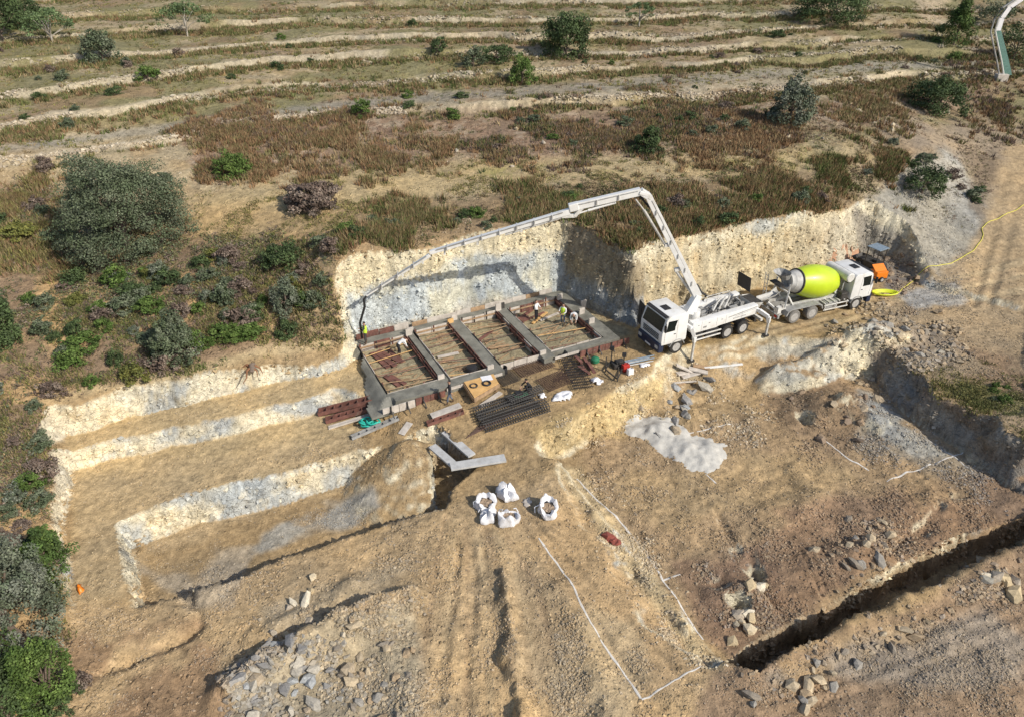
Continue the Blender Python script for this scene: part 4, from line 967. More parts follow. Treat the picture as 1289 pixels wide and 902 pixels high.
# many small bushes: a few shared meshes, each bush its own object
BV = {}
for pal in ('mastic', 'olive', 'grey', 'bright', 'dry', 'yellow'):
    BV[pal] = []
    for q in range(3):
        vv, ff, cc, _ = crown_arrays(1.0, .6, 34, 48, .075, pal, 50 + q, lump=.3)
        m_ = np_mesh('bush', vv, ff, cc); m_.materials.append(M_LEAF); BV[pal].append(m_)
BUSH = [
 ([(60,360),(200,335),(420,320),(425,405),(330,430),(200,465),(70,500),(40,440)], 120, .9, 1.9, {'mastic':2,'olive':3,'grey':2,'dry':4,'bright':3,'yellow':2}, 'on the bushy slope above the left rock wall'),
 ([(0,500),(60,500),(66,640),(80,690),(0,690)], 34, .8, 1.6, {'dry':3,'olive':2,'grey':1,'bright':1}, 'in the strip left of the left excavation'),
 ([(0,820),(100,860),(100,902),(0,902)], 14, .8, 1.5, {'dry':1,'mastic':2,'olive':1}, 'in the bottom left corner'),
 ([(430,300),(500,265),(620,246),(760,238),(716,268),(560,292)], 30, .6, 1.5, {'mastic':2,'olive':2,'bright':3,'dry':1}, 'in the band of scrub above the back rock wall'),
 ([(780,300),(830,250),(1040,235),(1050,262),(870,308)], 38, .7, 1.6, {'mastic':3,'olive':2,'bright':2,'dry':1}, 'in the scrub above the trucks'),
 ([(560,143),(860,132),(1000,140),(980,170),(700,195),(560,195)], 34, .7, 1.7, {'mastic':3,'olive':2,'dry':2,'bright':2}, 'on the brown bank below the terrace walls'),
 ([(0,215),(120,200),(260,220),(240,250),(60,300),(0,300)], 14, .8, 1.6, {'olive':2,'dry':2,'mastic':1}, 'on the slope around the big grey-green tree'),
 ([(0,80),(120,70),(220,90),(200,130),(60,150),(0,160)], 18, .8, 1.8, {'mastic':2,'dry':2,'olive':3}, 'on the upper left terraces'),
 ([(220,60),(430,40),(860,30),(860,100),(600,130),(300,140)], 30, .6, 1.6, {'mastic':3,'olive':3,'dry':1,'bright':2}, 'on the terraces in the upper middle'),
 ([(860,20),(1200,15),(1250,90),(1000,95),(860,100)], 28, .6, 1.7, {'mastic':3,'olive':2,'dry':2,'bright':1}, 'on the terraces at the upper right'),
 ([(1080,200),(1200,170),(1250,190),(1240,260),(1160,280),(1090,260)], 16, .7, 1.5, {'mastic':2,'olive':1,'dry':2,'grey':1}, 'around the grey slope at the right'),
 ([(1190,480),(1289,490),(1289,520),(1240,510)], 8, .5, 1.0, {'bright':1,'olive':1,'mastic':1}, 'beside the top of the right pit wall'),
]
KW = {'mastic': 'dark green', 'olive': 'dull green', 'grey': 'grey-green', 'bright': 'fresh green', 'dry': 'dry purple-brown', 'yellow': 'yellow-green'}
for k, (L, n, a, b, mix, where) in enumerate(BUSH):
    P = scatter(L, int(n * .68), seed=1700 + k, steep=1.5)
    ks = list(mix); pr = np.array([mix[q] for q in ks], float); pr /= pr.sum()
    for p in P:
        q = ks[r.choice(len(ks), p=pr)]
        o = link('bush', BV[q][r.integers(0, 3)], label='small %s bush %s' % (KW[q], where), cat='bush', group='small %s bushes %s' % (KW[q], where))
        s = a + (b - a) * r.random() ** 1.5
        o['label'] = ('large ' if s > 1.5 else 'medium ' if s > 1.1 else 'small ') + KW[q] + ' bush ' + where_is(p)
        o.scale = (s * r.uniform(.9, 1.4), s * r.uniform(.9, 1.2), s * r.uniform(.8, 1.35)); o.rotation_euler = (0, 0, r.uniform(0, 6.28)); o.location = (p[0], p[1], p[2] - .03)
# ------------------------------------------------------------------ modelling kit
class MB:
    def __init__(s): s.v = []; s.f = []
    def add(s, v, f):
        o = len(s.v); s.v += [tuple(map(float, p)) for p in v]; s.f += [tuple(i + o for i in q) for q in f]; return s
    def box(s, x0, x1, y0, y1, z0, z1, M=None, taper=0.):
        t = taper
        v = [(x0,y0,z0),(x1,y0,z0),(x1,y1,z0),(x0,y1,z0),(x0+t,y0+t,z1),(x1-t,y0+t,z1),(x1-t,y1-t,z1),(x0+t,y1-t,z1)]
        if M is not None: v = [M @ Vector(p) for p in v]
        return s.add(v, [(0,3,2,1),(4,5,6,7),(0,1,5,4),(1,2,6,5),(2,3,7,6),(3,0,4,7)])
    def bar(s, p, q, w, h=None, up=(0, 0, 1), w2=None, h2=None):
        """rectangular beam from p to q"""
        p, q = Vector(p), Vector(q); h = h or w; w2 = w2 or w; h2 = h2 or h
        d = (q - p).normalized(); side = d.cross(Vector(up))
        side = side.normalized() if side.length > 1e-4 else d.cross(Vector((1, 0, 0))).normalized()
        u = side.cross(d)
        v = [c + side * (a * W / 2) + u * (b * T / 2) for c, W, T in ((p, w, h), (q, w2, h2)) for a, b in ((-1,-1),(1,-1),(1,1),(-1,1))]
        return s.add(v, [(0,3,2,1),(4,5,6,7),(0,1,5,4),(1,2,6,5),(2,3,7,6),(3,0,4,7)])
    def tube(s, P, R, seg=8):
        if not isinstance(R, (list, tuple)): R = [R] * len(P)
        v, f = tube([tuple(p) for p in P], R, seg); n = len(v)
        f = f + [tuple(range(seg))[::-1], tuple(range(n - seg, n))]
        return s.add(v, f)
    def lathe(s, prof, seg=20, M=None, caps=True):
        """profile (axis position, radius) turned round the x axis"""
        v, f = [], []
        for x, r in prof:
            for k in range(seg):
                t = 2 * math.pi * k / seg; v.append(Vector((x, r * math.cos(t), r * math.sin(t))))
        for i in range(len(prof) - 1):
            for k in range(seg): f.append((i*seg+k, (i+1)*seg+k, (i+1)*seg+(k+1) % seg, i*seg+(k+1) % seg))
        if caps: f += [tuple(range(seg)), tuple(range((len(prof)-1)*seg, len(prof)*seg))[::-1]]
        if M is not None: v = [M @ p for p in v]
        return s.add(v, f)
    def prism(s, poly, y0, y1, inset=0.):
        """outline in x-z pushed from y0 to y1"""
        n = len(poly); v = [(x, y0, z) for x, z in poly] + [(x, y1, z) for x, z in poly]
        f = [tuple(range(n)), tuple(range(n, 2 * n))[::-1]] + [(i, i + n, (i + 1) % n + n, (i + 1) % n) for i in range(n)]
        return s.add(v, f)
    def obj(s, name, m, parent=None, bevel=0., smooth=False, **kw):
        me = bpy.data.meshes.new(name); me.from_pydata(s.v, [], s.f); me.validate()
        bm = bmesh.new(); bm.from_mesh(me); bmesh.ops.recalc_face_normals(bm, faces=bm.faces)
        if bevel: bmesh.ops.bevel(bm, geom=[e for e in bm.edges if e.calc_face_angle(0) > .5], offset=bevel, segments=2, affect='EDGES', profile=.6)
        bm.to_mesh(me); bm.free()
        me.polygons.foreach_set('use_smooth', np.full(len(me.polygons), bool(smooth)))
        if smooth:
            me.set_sharp_from_angle(angle=math.radians(40))
        return link(name, me, m, parent, **kw)
def empty(name, loc, rz=0., label=None, cat=None, group=None):
    return link(name, None, label=label, cat=cat, group=group, loc=tuple(loc), rot=(0, 0, rz))
def ontop(u0, v0, u1, v1, name, label, cat, group=None, lift=0.):
    """an Empty at the ground under the first pixel, its x axis running to the second; gives it and the length"""
    p, q = G(u0, v0), G(u1, v1); d = q - p; L = math.hypot(d[0], d[1])
    e = empty(name, (p[0], p[1], p[2] + lift), math.atan2(d[1], d[0]), label, cat, group)
    e.rotation_euler = (0, -math.atan2(d[2], L), math.atan2(d[1], d[0]))
    return e, math.sqrt(L * L + d[2] ** 2)
M_WHITE = mat('white_truck_paint', (.78, .78, .76), .32, var=.06, scale=1.5, dirt=(.60, .56, .48), coat=.3)
M_DWHITE = mat('dusty_white_paint', (.68, .67, .63), .5, var=.12, scale=2.5, dirt=(.42, .36, .28))
M_GREYP = mat('grey_paint', (.34, .34, .33), .55, var=.2, scale=3, dirt=(.24, .2, .15))
M_LGREY = mat('light_grey_metal', (.52, .51, .48), .55, var=.15, scale=3, dirt=(.34, .29, .22))
M_BLACK = mat('black_plastic', (.022, .022, .024), .6, var=.3)
M_NAVY = mat('dark_blue_paint', (.02, .028, .06), .4, var=.2)
M_GLASS = mat('dark_glass', (.010, .015, .014), .15, var=.2, spec=.25)
M_TYRE = mat('tyre_rubber', (.035, .033, .031), .9, var=.3, scale=9, dirt=(.12, .09, .06))
M_RIM = mat('dusty_rim', (.42, .41, .39), .6, var=.15, scale=6, dirt=(.27, .22, .16))
M_LIME = mat('lime_drum_paint', (.52, .66, .025), .38, var=.06, scale=1.2, dirt=(.40, .48, .05), coat=.2)
M_STEEL = mat('dark_steel', (.07, .065, .06), .6, metal=.4, var=.4, scale=5)
M_RUST = mat('rusty_rebar', (.10, .06, .045), .8, var=.4, scale=8)
M_REBAR = mat('dark_rebar', (.045, .042, .04), .7, var=.4, scale=8)
M_CONC = mat('wet_concrete', (.195, .19, .16), .6, var=.3, scale=1.3, bump=.9)
M_DRYC = mat('dry_cement', (.53, .51, .46), .95, var=.12, scale=3.5, bump=.7)
M_FORM = mat('rust_red_formwork', (.19, .085, .065), .75, var=.35, scale=2.5, dirt=(.26, .2, .16))
M_PALEB = mat('cement_crusted_board', (.54, .49, .43), .85, var=.14, scale=3, dirt=(.38, .31, .25))
M_WOOD = mat('new_pine_wood', (.62, .38, .15), .7, var=.16, scale=3)
M_OWOOD = mat('weathered_wood', (.36, .24, .14), .85, var=.3, scale=4)
M_GPLANK = mat('grey_white_plank', (.50, .50, .49), .8, var=.14, scale=2.2, dirt=(.36, .31, .26), bump=.3)
M_SHEET = mat('white_plastic_sheet', (.82, .82, .84), .5, var=.04, scale=3, bump=.6)
M_SACK = mat('white_woven_sack', (.74, .74, .76), .75, var=.08, scale=5, bump=.8, dirt=(.55, .48, .40))
M_SOIL = mat('soil_in_sack', (.36, .27, .19), .95, var=.4, scale=8, bump=.9)
M_TEAL = mat('turquoise_plastic', (.03, .46, .36), .5, var=.12)
M_GREEN = mat('green_fabric', (.02, .17, .08), .7, var=.3)
M_RED = mat('red_plastic', (.45, .04, .03), .5, var=.2)
M_ORANGE = mat('orange_paint', (.80, .22, .015), .45, var=.08)
M_YHOSE = mat('yellow_hose', (.66, .60, .10), .6, var=.08)
M_BLUEG = mat('blue_grey_metal', (.20, .26, .32), .5, var=.2)
M_CHALK = mat('chalk_marking', (.62, .59, .54), .95, var=.12, scale=6)
M_SKIN = mat('skin', (.42, .25, .17), .6, var=.05)
M_HIVIS = mat('hi_vis_yellow', (.55, .78, .06), .7, var=.06)
M_WSHIRT = mat('white_shirt', (.72, .72, .72), .85, var=.05)
M_BSHIRT = mat('black_clothes', (.018, .018, .022), .85, var=.2)
M_JEANS = mat('grey_trousers', (.13, .15, .19), .85, var=.15)
M_DTROU = mat('dark_trousers', (.05, .045, .045), .85, var=.2)
M_HAIR = mat('dark_hair', (.02, .014, .01), .7, var=.2)
M_BOOT = mat('brown_boots', (.10, .06, .035), .8, var=.2)
M_TYRE2 = mat('dusty_tyre', (.20, .19, .175), .95, var=.25, scale=9)
def wheel(parent, x, y, r, wdt, side, tm=None):
    """tyre with tread rings, dished rim with hub; side = -1 when the outer face looks to -y"""
    M = Matrix.Translation((x, y, r)) @ Matrix.Rotation(math.radians(90), 4, 'Z')
    w_ = wdt / 2
    t = MB().lathe([(-w_, r*.60), (-w_, r*.90), (-w_*.8, r*.985), (-w_*.3, r), (w_*.3, r), (w_*.8, r*.985), (w_, r*.90), (w_, r*.60)], 26, M, caps=False)
    e = t.obj('wheel', tm or M_TYRE, parent, smooth=True)
    o = w_ * (1 if side < 0 else -1) * -1
    pr = [(o*1.0, r*.60), (o*.97, r*.56), (o*.35, r*.50), (o*.30, r*.30), (o*.85, r*.26), (o*.95, r*.12), (o*.95, .01)]
    R_ = MB().lathe(pr if o > 0 else pr, 20, M)
    for k in range(8):
        a = k * math.pi / 4; c = Vector((o * .4, r*.4*math.cos(a), r*.4*math.sin(a)))
        R_.box(c.x-.03, c.x+.03, c.y-.03, c.y+.03, c.z-.03, c.z+.03, M)
    R_.obj('rim', M_RIM, e, smooth=True)
    return e
# people: one skinned body, clothes by which limb a face belongs to
def person(p, rz, pose, top, legs, label, name='person', vest=None, hair=M_HAIR, scale=1.0, helmet=None):
    J = dict(pel=(0,0,.95), sp=(0,.0,1.15), ch=(0,0,1.38), nk=(0,0,1.52), hd=(0,.02,1.63), ht=(0,.01,1.74),
             shl=(-.19,0,1.42), ell=(-.26,.02,1.14), wrl=(-.27,.12,.90), shr=(.19,0,1.42), elr=(.26,.02,1.14), wrr=(.27,.12,.90),
             hil=(-.1,0,.92), knl=(-.12,.03,.5), anl=(-.13,0,.09), tol=(-.14,.17,.05), hir=(.1,0,.92), knr=(.12,.03,.5), anr=(.13,0,.09), tor=(.14,.17,.05))
    J.update(pose); J = {k: Vector(v) for k, v in J.items()}
    R = dict(pel=.15, sp=.135, ch=.165, nk=.062, hd=.098, ht=.085, shl=.075, ell=.052, wrl=.036, shr=.075, elr=.052, wrr=.036, hil=.1, knl=.068, anl=.047, tol=.04, hir=.1, knr=.068, anr=.047, tor=.04)
    E_ = [('pel','sp'),('sp','ch'),('ch','nk'),('nk','hd'),('hd','ht'),('ch','shl'),('shl','ell'),('ell','wrl'),('ch','shr'),('shr','elr'),('elr','wrr'),('pel','hil'),('hil','knl'),('knl','anl'),('anl','tol'),('pel','hir'),('hir','knr'),('knr','anr'),('anr','tor')]
    for s in 'lr':      # palm, four unequal fingers and a thumb from the side of the palm
        wr, el = J['wr' + s], J['el' + s]; d = (wr - el).normalized(); sd_ = d.cross(Vector((0, 1, .2))).normalized(); dn = d.cross(sd_)
        J['pm' + s] = wr + d * .075; R['pm' + s] = .034; E_.append(('wr' + s, 'pm' + s))
        for k, (o, ln) in enumerate(((-.03, .07), (-.01, .085), (.01, .08), (.03, .062))):
            a, b = 'f%s%d' % (s, k), 'g%s%d' % (s, k)
            J[a] = J['pm' + s] + d * .03 + sd_ * o; J[b] = J[a] + d * ln * .6 + dn * ln * .55; R[a] = .011; R[b] = .008
            E_ += [('pm' + s, a), (a, b)]
        J['th' + s] = wr + d * .05 + sd_ * -.055 + dn * .02; R['th' + s] = .012; J['ti' + s] = J['th' + s] + d * .045 + dn * .02; R['ti' + s] = .009
        E_ += [('pm' + s, 'th' + s), ('th' + s, 'ti' + s)]
    keys = list(J); me = bpy.data.meshes.new('body'); me.from_pydata([J[k] for k in keys], [(keys.index(a), keys.index(b)) for a, b in E_], [])
    o = bpy.data.objects.new('body_tmp', me); COL.objects.link(o)
    sk = o.modifiers.new('s', 'SKIN'); sk.use_smooth_shade = True
    for i, k in enumerate(keys):
        q = me.skin_vertices[0].data[i]; r = R[k]; q.radius = (r, r * (.8 if k in ('sp', 'ch', 'pel') else 1)); q.use_root = (k == 'pel')
    ss = o.modifiers.new('b', 'SUBSURF'); ss.levels = 1; ss.render_levels = 1
    dg = bpy.context.evaluated_depsgraph_get(); m2 = bpy.data.meshes.new_from_object(o.evaluated_get(dg))
    bpy.data.objects.remove(o); m2.name = 'body'
    zone = {'skin': ['nk','hd','ht','wrl','wrr','pml','pmr'] + [k for k in keys if k[0] in 'fg' or k[:2] in ('th','ti')] , 'top': ['sp','ch','shl','ell','shr','elr'], 'legs': ['pel','hil','knl','hir','knr'], 'boot': ['anl','anr','tol','tor']}
    mats = [M_SKIN, top, legs, M_BOOT]; zi = {}
    for i, z in enumerate(('skin', 'top', 'legs', 'boot')):
        for k in zone[z]: zi[k] = i
    m2.materials.clear()
    for m_ in mats: m2.materials.append(m_)
    for pl in m2.polygons:
        c = pl.center; k = min(keys, key=lambda q: (J[q] - c).length - R[q] * .9)
        pl.material_index = zi[k]; pl.use_smooth = True
    e = empty(name, p, rz, label, 'person'); e.scale = (scale,) * 3
    link('body', m2, None, e)
    hd, nk = J['hd'], J['nk']; up = (J['ht'] - nk).normalized(); fw = Vector((0, 1, 0)); fw = (fw - up * fw.dot(up)); fw = fw.normalized() if fw.length > .1 else Vector((0, 0, -1)); sd_ = up.cross(fw)
    c = (hd + J['ht']) / 2
    hb = MB()
    for i in range(9):
        pass
    V_, F_ = ico(); h = MB(); h.add([c + up * .02 - fw * .018 + (sd_ * v[0] * .108 + fw * v[1] * .115 + up * v[2] * .10) for v in V_ if True], [tuple(f) for f in F_])
    ho = h.obj('helmet' if helmet else 'hair', helmet or hair, e, smooth=True)
    # lower front of the hair shell is pulled in so that the face shows
    for v in ho.data.vertices:
        d = v.co - c
        if d.dot(fw) > .02 and d.dot(up) < .045: v.co -= fw * .10
        if d.dot(up) < -.03: v.co += up * .05
    fc = MB()
    fc.bar(c + fw * .085 - up * .03, c + fw * .115 - up * .045, .022, .03, up=up)      # nose
    fc.obj('nose', M_SKIN, e)
    ey = MB()
    for s in (-1, 1): ey.box(-.012, .012, -.006, .006, -.006, .006, Matrix.Translation(c + fw * .098 + sd_ * s * .032 - up * .005))
    ey.obj('eyes', M_BLACK, e)
    MB().bar(c + fw * .09 - up * .068 - sd_ * .022, c + fw * .09 - up * .068 + sd_ * .022, .012, .008).obj('mouth', M_RED, e)
    er = MB()
    for s in (-1, 1): er.box(-.012, .012, -.02, .02, -.028, .028, Matrix.Translation(c + sd_ * s * .098 - up * .015))
    er.obj('ears', M_SKIN, e)
    if vest:
        ch, sp, pel = J['ch'], J['sp'], J['pel']; vb = MB(); ax = (ch - pel).normalized(); prof = []
        L = (ch - pel).length; side = Vector((1, 0, 0)); f2 = ax.cross(side); n = 14; rows = [(-.02, .165, .135), (L * .35, .165, .14), (L * .75, .195, .15), (L + .03, .205, .14), (L + .1, .13, .10)]
        v = [pel + ax * h_ + side * (a * math.cos(2*math.pi*k/n)) + f2 * (b * math.sin(2*math.pi*k/n)) for h_, a, b in rows for k in range(n)]
        f = [(i*n+k, i*n+(k+1) % n, (i+1)*n+(k+1) % n, (i+1)*n+k) for i in range(len(rows)-1) for k in range(n)]
        vb.add(v, f).obj('vest', vest, e, smooth=True)
    return e
# ------------------------------------------------------------------ concrete pump truck
TH1 = math.radians(26); A1 = np.array([math.cos(TH1), math.sin(TH1)]); B1 = np.array([11.2, 42.15]) - A1 * 1.35
pump = empty('pump_truck', (B1[0], B1[1], .02), TH1, 'white concrete pump truck with its long boom folded out over the footings', 'truck')
PI_ = pump_inv = (Matrix.Translation((B1[0], B1[1], .02)) @ Matrix.Rotation(TH1, 4, 'Z')).inverted()
def cab(e, x0, x1, y0, y1, front=-1, zt=3.05, zb=.95, white=M_WHITE):
    """cab body between x0 and x1; front=-1 faces x0"""
    fx = (lambda t: x0 + t) if front < 0 else (lambda t: x1 - t); L = x1 - x0
    prof = [(fx(0.02), zb), (fx(0), 1.25), (fx(.0), 1.88), (fx(.30), 2.86), (fx(.48), zt - .03), (fx(.75), zt), (fx(L - .12), zt - .02), (fx(L), zt - .18), (fx(L), zb + .05), (fx(L - .15), zb)]
    c = MB().prism(prof, y0, y1).obj('cab', white, e, bevel=.05, smooth=True)
    def quad(name, P, m, off=.012):
        P = [Vector(p) for p in P]; n = (P[1] - P[0]).cross(P[2] - P[0]).normalized()
        mid = Vector(((x0 + x1) / 2, (y0 + y1) / 2, 2)); n = n if n.dot(P[0] - mid) > 0 else -n
        b = MB(); v = [p + n * off for p in P] + [p - n * .03 for p in P]; k = len(P)
        b.add(v, [tuple(range(k)), tuple(range(k, 2 * k))[::-1]] + [(i, (i+1) % k, (i+1) % k + k, i + k) for i in range(k)])
        return b.obj(name, m, c)
    wz0, wz1 = 1.95, 2.8; t0, t1 = .022, .285
    quad('windscreen', [(fx(t0), y0+.14, wz0), (fx(t0), y1-.14, wz0), (fx(t1), y1-.2, wz1), (fx(t1), y0+.2, wz1)], M_GLASS)
    for yy in (y0, y1):
        quad('side_window', [(fx(.30), yy, 1.92), (fx(1.02), yy, 1.92), (fx(1.02), yy, 2.2), (fx(1.15), yy, 2.68), (fx(.42), yy, 2.72)], M_GLASS)
        quad('door_handle', [(fx(.95), yy, 1.62), (fx(1.12), yy, 1.62), (fx(1.12), yy, 1.68), (fx(.95), yy, 1.68)], M_BLACK)
        d = MB(); s = -1 if yy == y0 else 1       # door seam
        for (a, b_, p, q) in ((.22, .24, 1.1, 2.75), (1.2, 1.22, 1.1, 2.75)):
            d.box(min(fx(a), fx(b_)), max(fx(a), fx(b_)), min(yy, yy + s*.006), max(yy, yy + s*.006), p, q)
        d.obj('door_seam', M_GREYP, c)
        m_ = MB(); m_.bar((fx(.25), yy + s*.0, 2.6), (fx(.05), yy + s*.25, 2.6), .04); m_.box(min(fx(.0), fx(.09)), max(fx(.0), fx(.09)), yy + s*.2 - .09, yy + s*.2 + .09, 2.1, 2.6)
        m_.obj('mirror', M_BLACK, c, bevel=.02)
    MB().box((x0+x1)/2-.28, (x0+x1)/2+.22, (y0+y1)/2-.32, (y0+y1)/2+.32, zt-.005, zt+.045).obj('roof_hatch', M_BLACK, c, bevel=.015)
    v = MB(); v.box(min(fx(.22), fx(.5)), max(fx(.22), fx(.5)), y0+.1, y1-.1, zt-.1, zt-.02); v.obj('sun_visor', M_BLACK, c, bevel=.02)
    g = MB()
    for k in range(4): g.box(min(fx(-.03), fx(.02)), max(fx(-.03), fx(.02)), y0+.35, y1-.35, 1.27+k*.12, 1.33+k*.12)
    g.obj('grille', M_BLACK, c)
    b = MB(); b.box(min(fx(-.16), fx(.25)), max(fx(-.16), fx(.25)), y0+.01, y1-.01, .42, 1.08); b.obj('bumper', M_NAVY, c, bevel=.06)
    for yy in (y0+.28, y1-.28):
        MB().box(min(fx(-.19), fx(-.1)), max(fx(-.19), fx(-.1)), yy-.17, yy+.17, .70, .92).obj('headlight', M_LGREY, c, bevel=.02)
    MB().box(min(fx(-.18), fx(-.15)), max(fx(-.18), fx(-.15)), (y0+y1)/2-.3, (y0+y1)/2+.3, .52, .64).obj('number_plate', M_WHITE, c)
    return c
def arch(e, x, r, y0, y1, m, zc=.5, th=.05, a0=15, a1=165):
    v, f = [], []; n = 12
    for i in range(n + 1):
        a = math.radians(a0 + (a1 - a0) * i / n)
        for rr in (r, r + th):
            for yy in (y0, y1): v.append((x + rr * math.cos(a), yy, zc + rr * math.sin(a)))
    for i in range(n):
        b = i * 4
        f += [(b, b+4, b+5, b+1), (b+2, b+3, b+7, b+6), (b, b+2, b+6, b+4), (b+1, b+5, b+7, b+3)]
    f += [(0, 1, 3, 2), (n*4, n*4+2, n*4+3, n*4+1)]
    return MB().add(v, f).obj('wheel_arch', m, e, smooth=True)
ch = MB()
ch.box(.3, 8.9, .78, .92, .72, 1.02); ch.box(.3, 8.9, 1.58, 1.72, .72, 1.02)
for x in (1.35, 3.0, 4.4, 5.75, 7.15, 8.6): ch.box(x-.08, x+.08, .4, 2.1, .45, .8)
ch.obj('chassis', M_STEEL, pump)
cab(pump, 0, 2.05, 0.0, 2.46)
for x in (1.35,):
    for y, s in ((.17, -1), (2.29, 1)): wheel(pump, x, y, .52, .32, s)
for x in (5.75, 7.15):
    for y, s in ((.26, -1), (2.2, 1)): wheel(pump, x, y, .52, .5, s)
for y0, y1 in ((-.02, .34), (2.12, 2.48)): arch(pump, 1.35, .6, y0, y1, M_GREYP, .52)
MB().box(.25, .32, 2.47, 3.5, .95, 2.7, Matrix.Translation((.3, 2.47, 0)) @ Matrix.Rotation(math.radians(-12), 4, 'Z') @ Matrix.Translation((-.3, -2.47, 0))).obj('open_door', M_BLACK, pump, bevel=.02)
# lockers along both sides, with lids, stripe and side guards
for y0, y1 in ((.02, .5), (1.98, 2.46)):
    s = -1 if y0 < 1 else 1; yo = y0 if s < 0 else y1
    b = MB().prism([(2.55, 1.22), (2.55, 2.02), (4.6, 2.06), (8.2, 2.12), (8.2, 1.42), (6.6, 1.36), (4.9, 1.3), (4.6, 1.22)], y0, y1).obj('side_locker', M_WHITE, pump, bevel=.03, smooth=True)
    st = MB(); st.add([(5.6, yo + s*.006, 1.72), (8.15, yo + s*.006, 1.98), (8.15, yo + s*.006, 2.05), (5.6, yo + s*.006, 1.80)], [(0,1,2,3)]); st.add([(6.2, yo + s*.006, 1.68), (8.1, yo + s*.006, 1.88), (8.1, yo + s*.006, 1.91), (6.2, yo + s*.006, 1.72)], [(0,1,2,3)]); st.obj('stripe', M_GREYP, b)
    sm = MB()
    for x in (3.3, 4.6, 5.4, 6.8): sm.box(x, x+.018, min(yo, yo+s*.006), max(yo, yo+s*.006), 1.36 if x > 4.5 else 1.26, 2.0)
    for x in (3.0, 3.9, 5.0): sm.box(x, x+.1, min(yo, yo+s*.03), max(yo, yo+s*.03), 1.75, 1.8)
    sm.obj('lid_seam', M_GREYP, b)
    mk = MB()      # small dark lettering block of the maker and a badge on the locker
    for k, x in enumerate(np.arange(6.05, 7.1, .115)): mk.box(x, x+.07, min(yo, yo+s*.008), max(yo, yo+s*.008), 1.52 + (x - 6) * .03, 1.6 + (x - 6) * .03)
    mk.box(3.45, 3.75, min(yo, yo+s*.008), max(yo, yo+s*.008), 1.45, 1.58)
    mk.obj('lettering', M_GREYP, b)
    for z in (.62, .95): MB().bar((2.75, yo, z), (5.1, yo, z), .05, .1).obj('side_guard', M_DWHITE, pump, bevel=.01)
    bx = MB(); bx.box(2.8, 3.6, min(yo-s*.05, yo-s*.5), max(yo-s*.05, yo-s*.5), .55, 1.15); bx.box(3.8, 4.9, min(yo-s*.05, yo-s*.45), max(yo-s*.05, yo-s*.45), .6, 1.12); bx.obj('tank', M_BLACK, pump, bevel=.05)
    arch(pump, 5.75, .58, y0, y1, M_BLACK, .52, a0=30, a1=150); arch(pump, 7.15, .58, y0, y1, M_BLACK, .52, a0=30, a1=150)
# deck, pipes, pump cylinders, hopper
MB().box(2.3, 8.4, .5, 1.98, 1.3, 1.42).obj('deck', M_GREYP, pump)
dk = MB()
for k, (x, y, l) in enumerate(((4.4, .7, 2.8), (4.4, 1.0, 2.8), (4.6, 1.45, 2.2))): dk.tube([(x, y, 1.62), (x + l, y, 1.70)], .09, 8)
dk.obj('pump_cylinder', M_LGREY, pump, smooth=True)
cl = MB(); rr = random.Random(5)
for k in range(26):
    x, y = rr.uniform(3.9, 7.9), rr.uniform(.55, 1.9); a, b, h = rr.uniform(.08, .3), rr.uniform(.06, .2), rr.uniform(.1, .45)
    cl.box(x-a, x+a, y-b, y+b, 1.42, 1.55 + h)
cl.obj('hydraulic_block', M_GREYP, pump, bevel=.015)
c2 = MB()
for k in range(9):
    x, y = rr.uniform(4.1, 7.6), rr.uniform(.6, 1.9); c2.tube([(x, y, 1.6), (x + rr.uniform(-.3,.3), y, 2.0), (x + rr.uniform(.3,.9), y + rr.uniform(-.3,.3), 2.08), (x + 1.1, y, 1.6)], .03, 6)
c2.obj('hydraulic_hose', M_BLACK, pump, smooth=True)
rl = MB()
for x in (4.2, 5.2, 6.2, 7.2): rl.bar((x, 1.97, 2.1), (x, 1.97, 2.55), .035)
rl.bar((4.2, 1.97, 2.55), (7.2, 1.97, 2.55), .035); rl.obj('handrail', M_DWHITE, pump)
for k in range(3): MB().tube([(4.9 + k*.5, .9, 2.0), (5.5 + k*.5, 1.25, 2.35), (6.2 + k*.4, 1.7, 2.3)], .07, 8).obj('transport_pipe', M_LGREY, pump, smooth=True)
MB().add([(8.15,.55,2.0),(8.15,1.95,2.0),(9.2,1.95,1.85),(9.2,.55,1.85),(8.35,.85,1.0),(8.35,1.65,1.0),(8.95,1.65,1.0),(8.95,.85,1.0)], [(0,1,5,4),(1,2,6,5),(2,3,7,6),(3,0,4,7),(4,5,6,7)]).obj('hopper', M_DWHITE, pump)
MB().box(8.25, 8.31, .9, 2.2, 1.9, 3.0, Matrix.Rotation(math.radians(-6), 4, 'Y')).obj('hopper_flap', M_BLACK, pump, bevel=.02)
MB().box(8.25, 9.1, .65, 1.85, 1.88, 1.93).obj('hopper_grate', M_STEEL, pump)
rb = MB(); rb.box(8.8, 9.0, .1, 2.4, .6, .8); rb.obj('rear_bumper', M_DWHITE, pump)
for k in (-1, 1): MB().bar((9.1, 1.25 + k*.9, .9), (9.55, 1.25 + k*.9, .5), .1, .05).obj('rear_step', M_STEEL, pump)
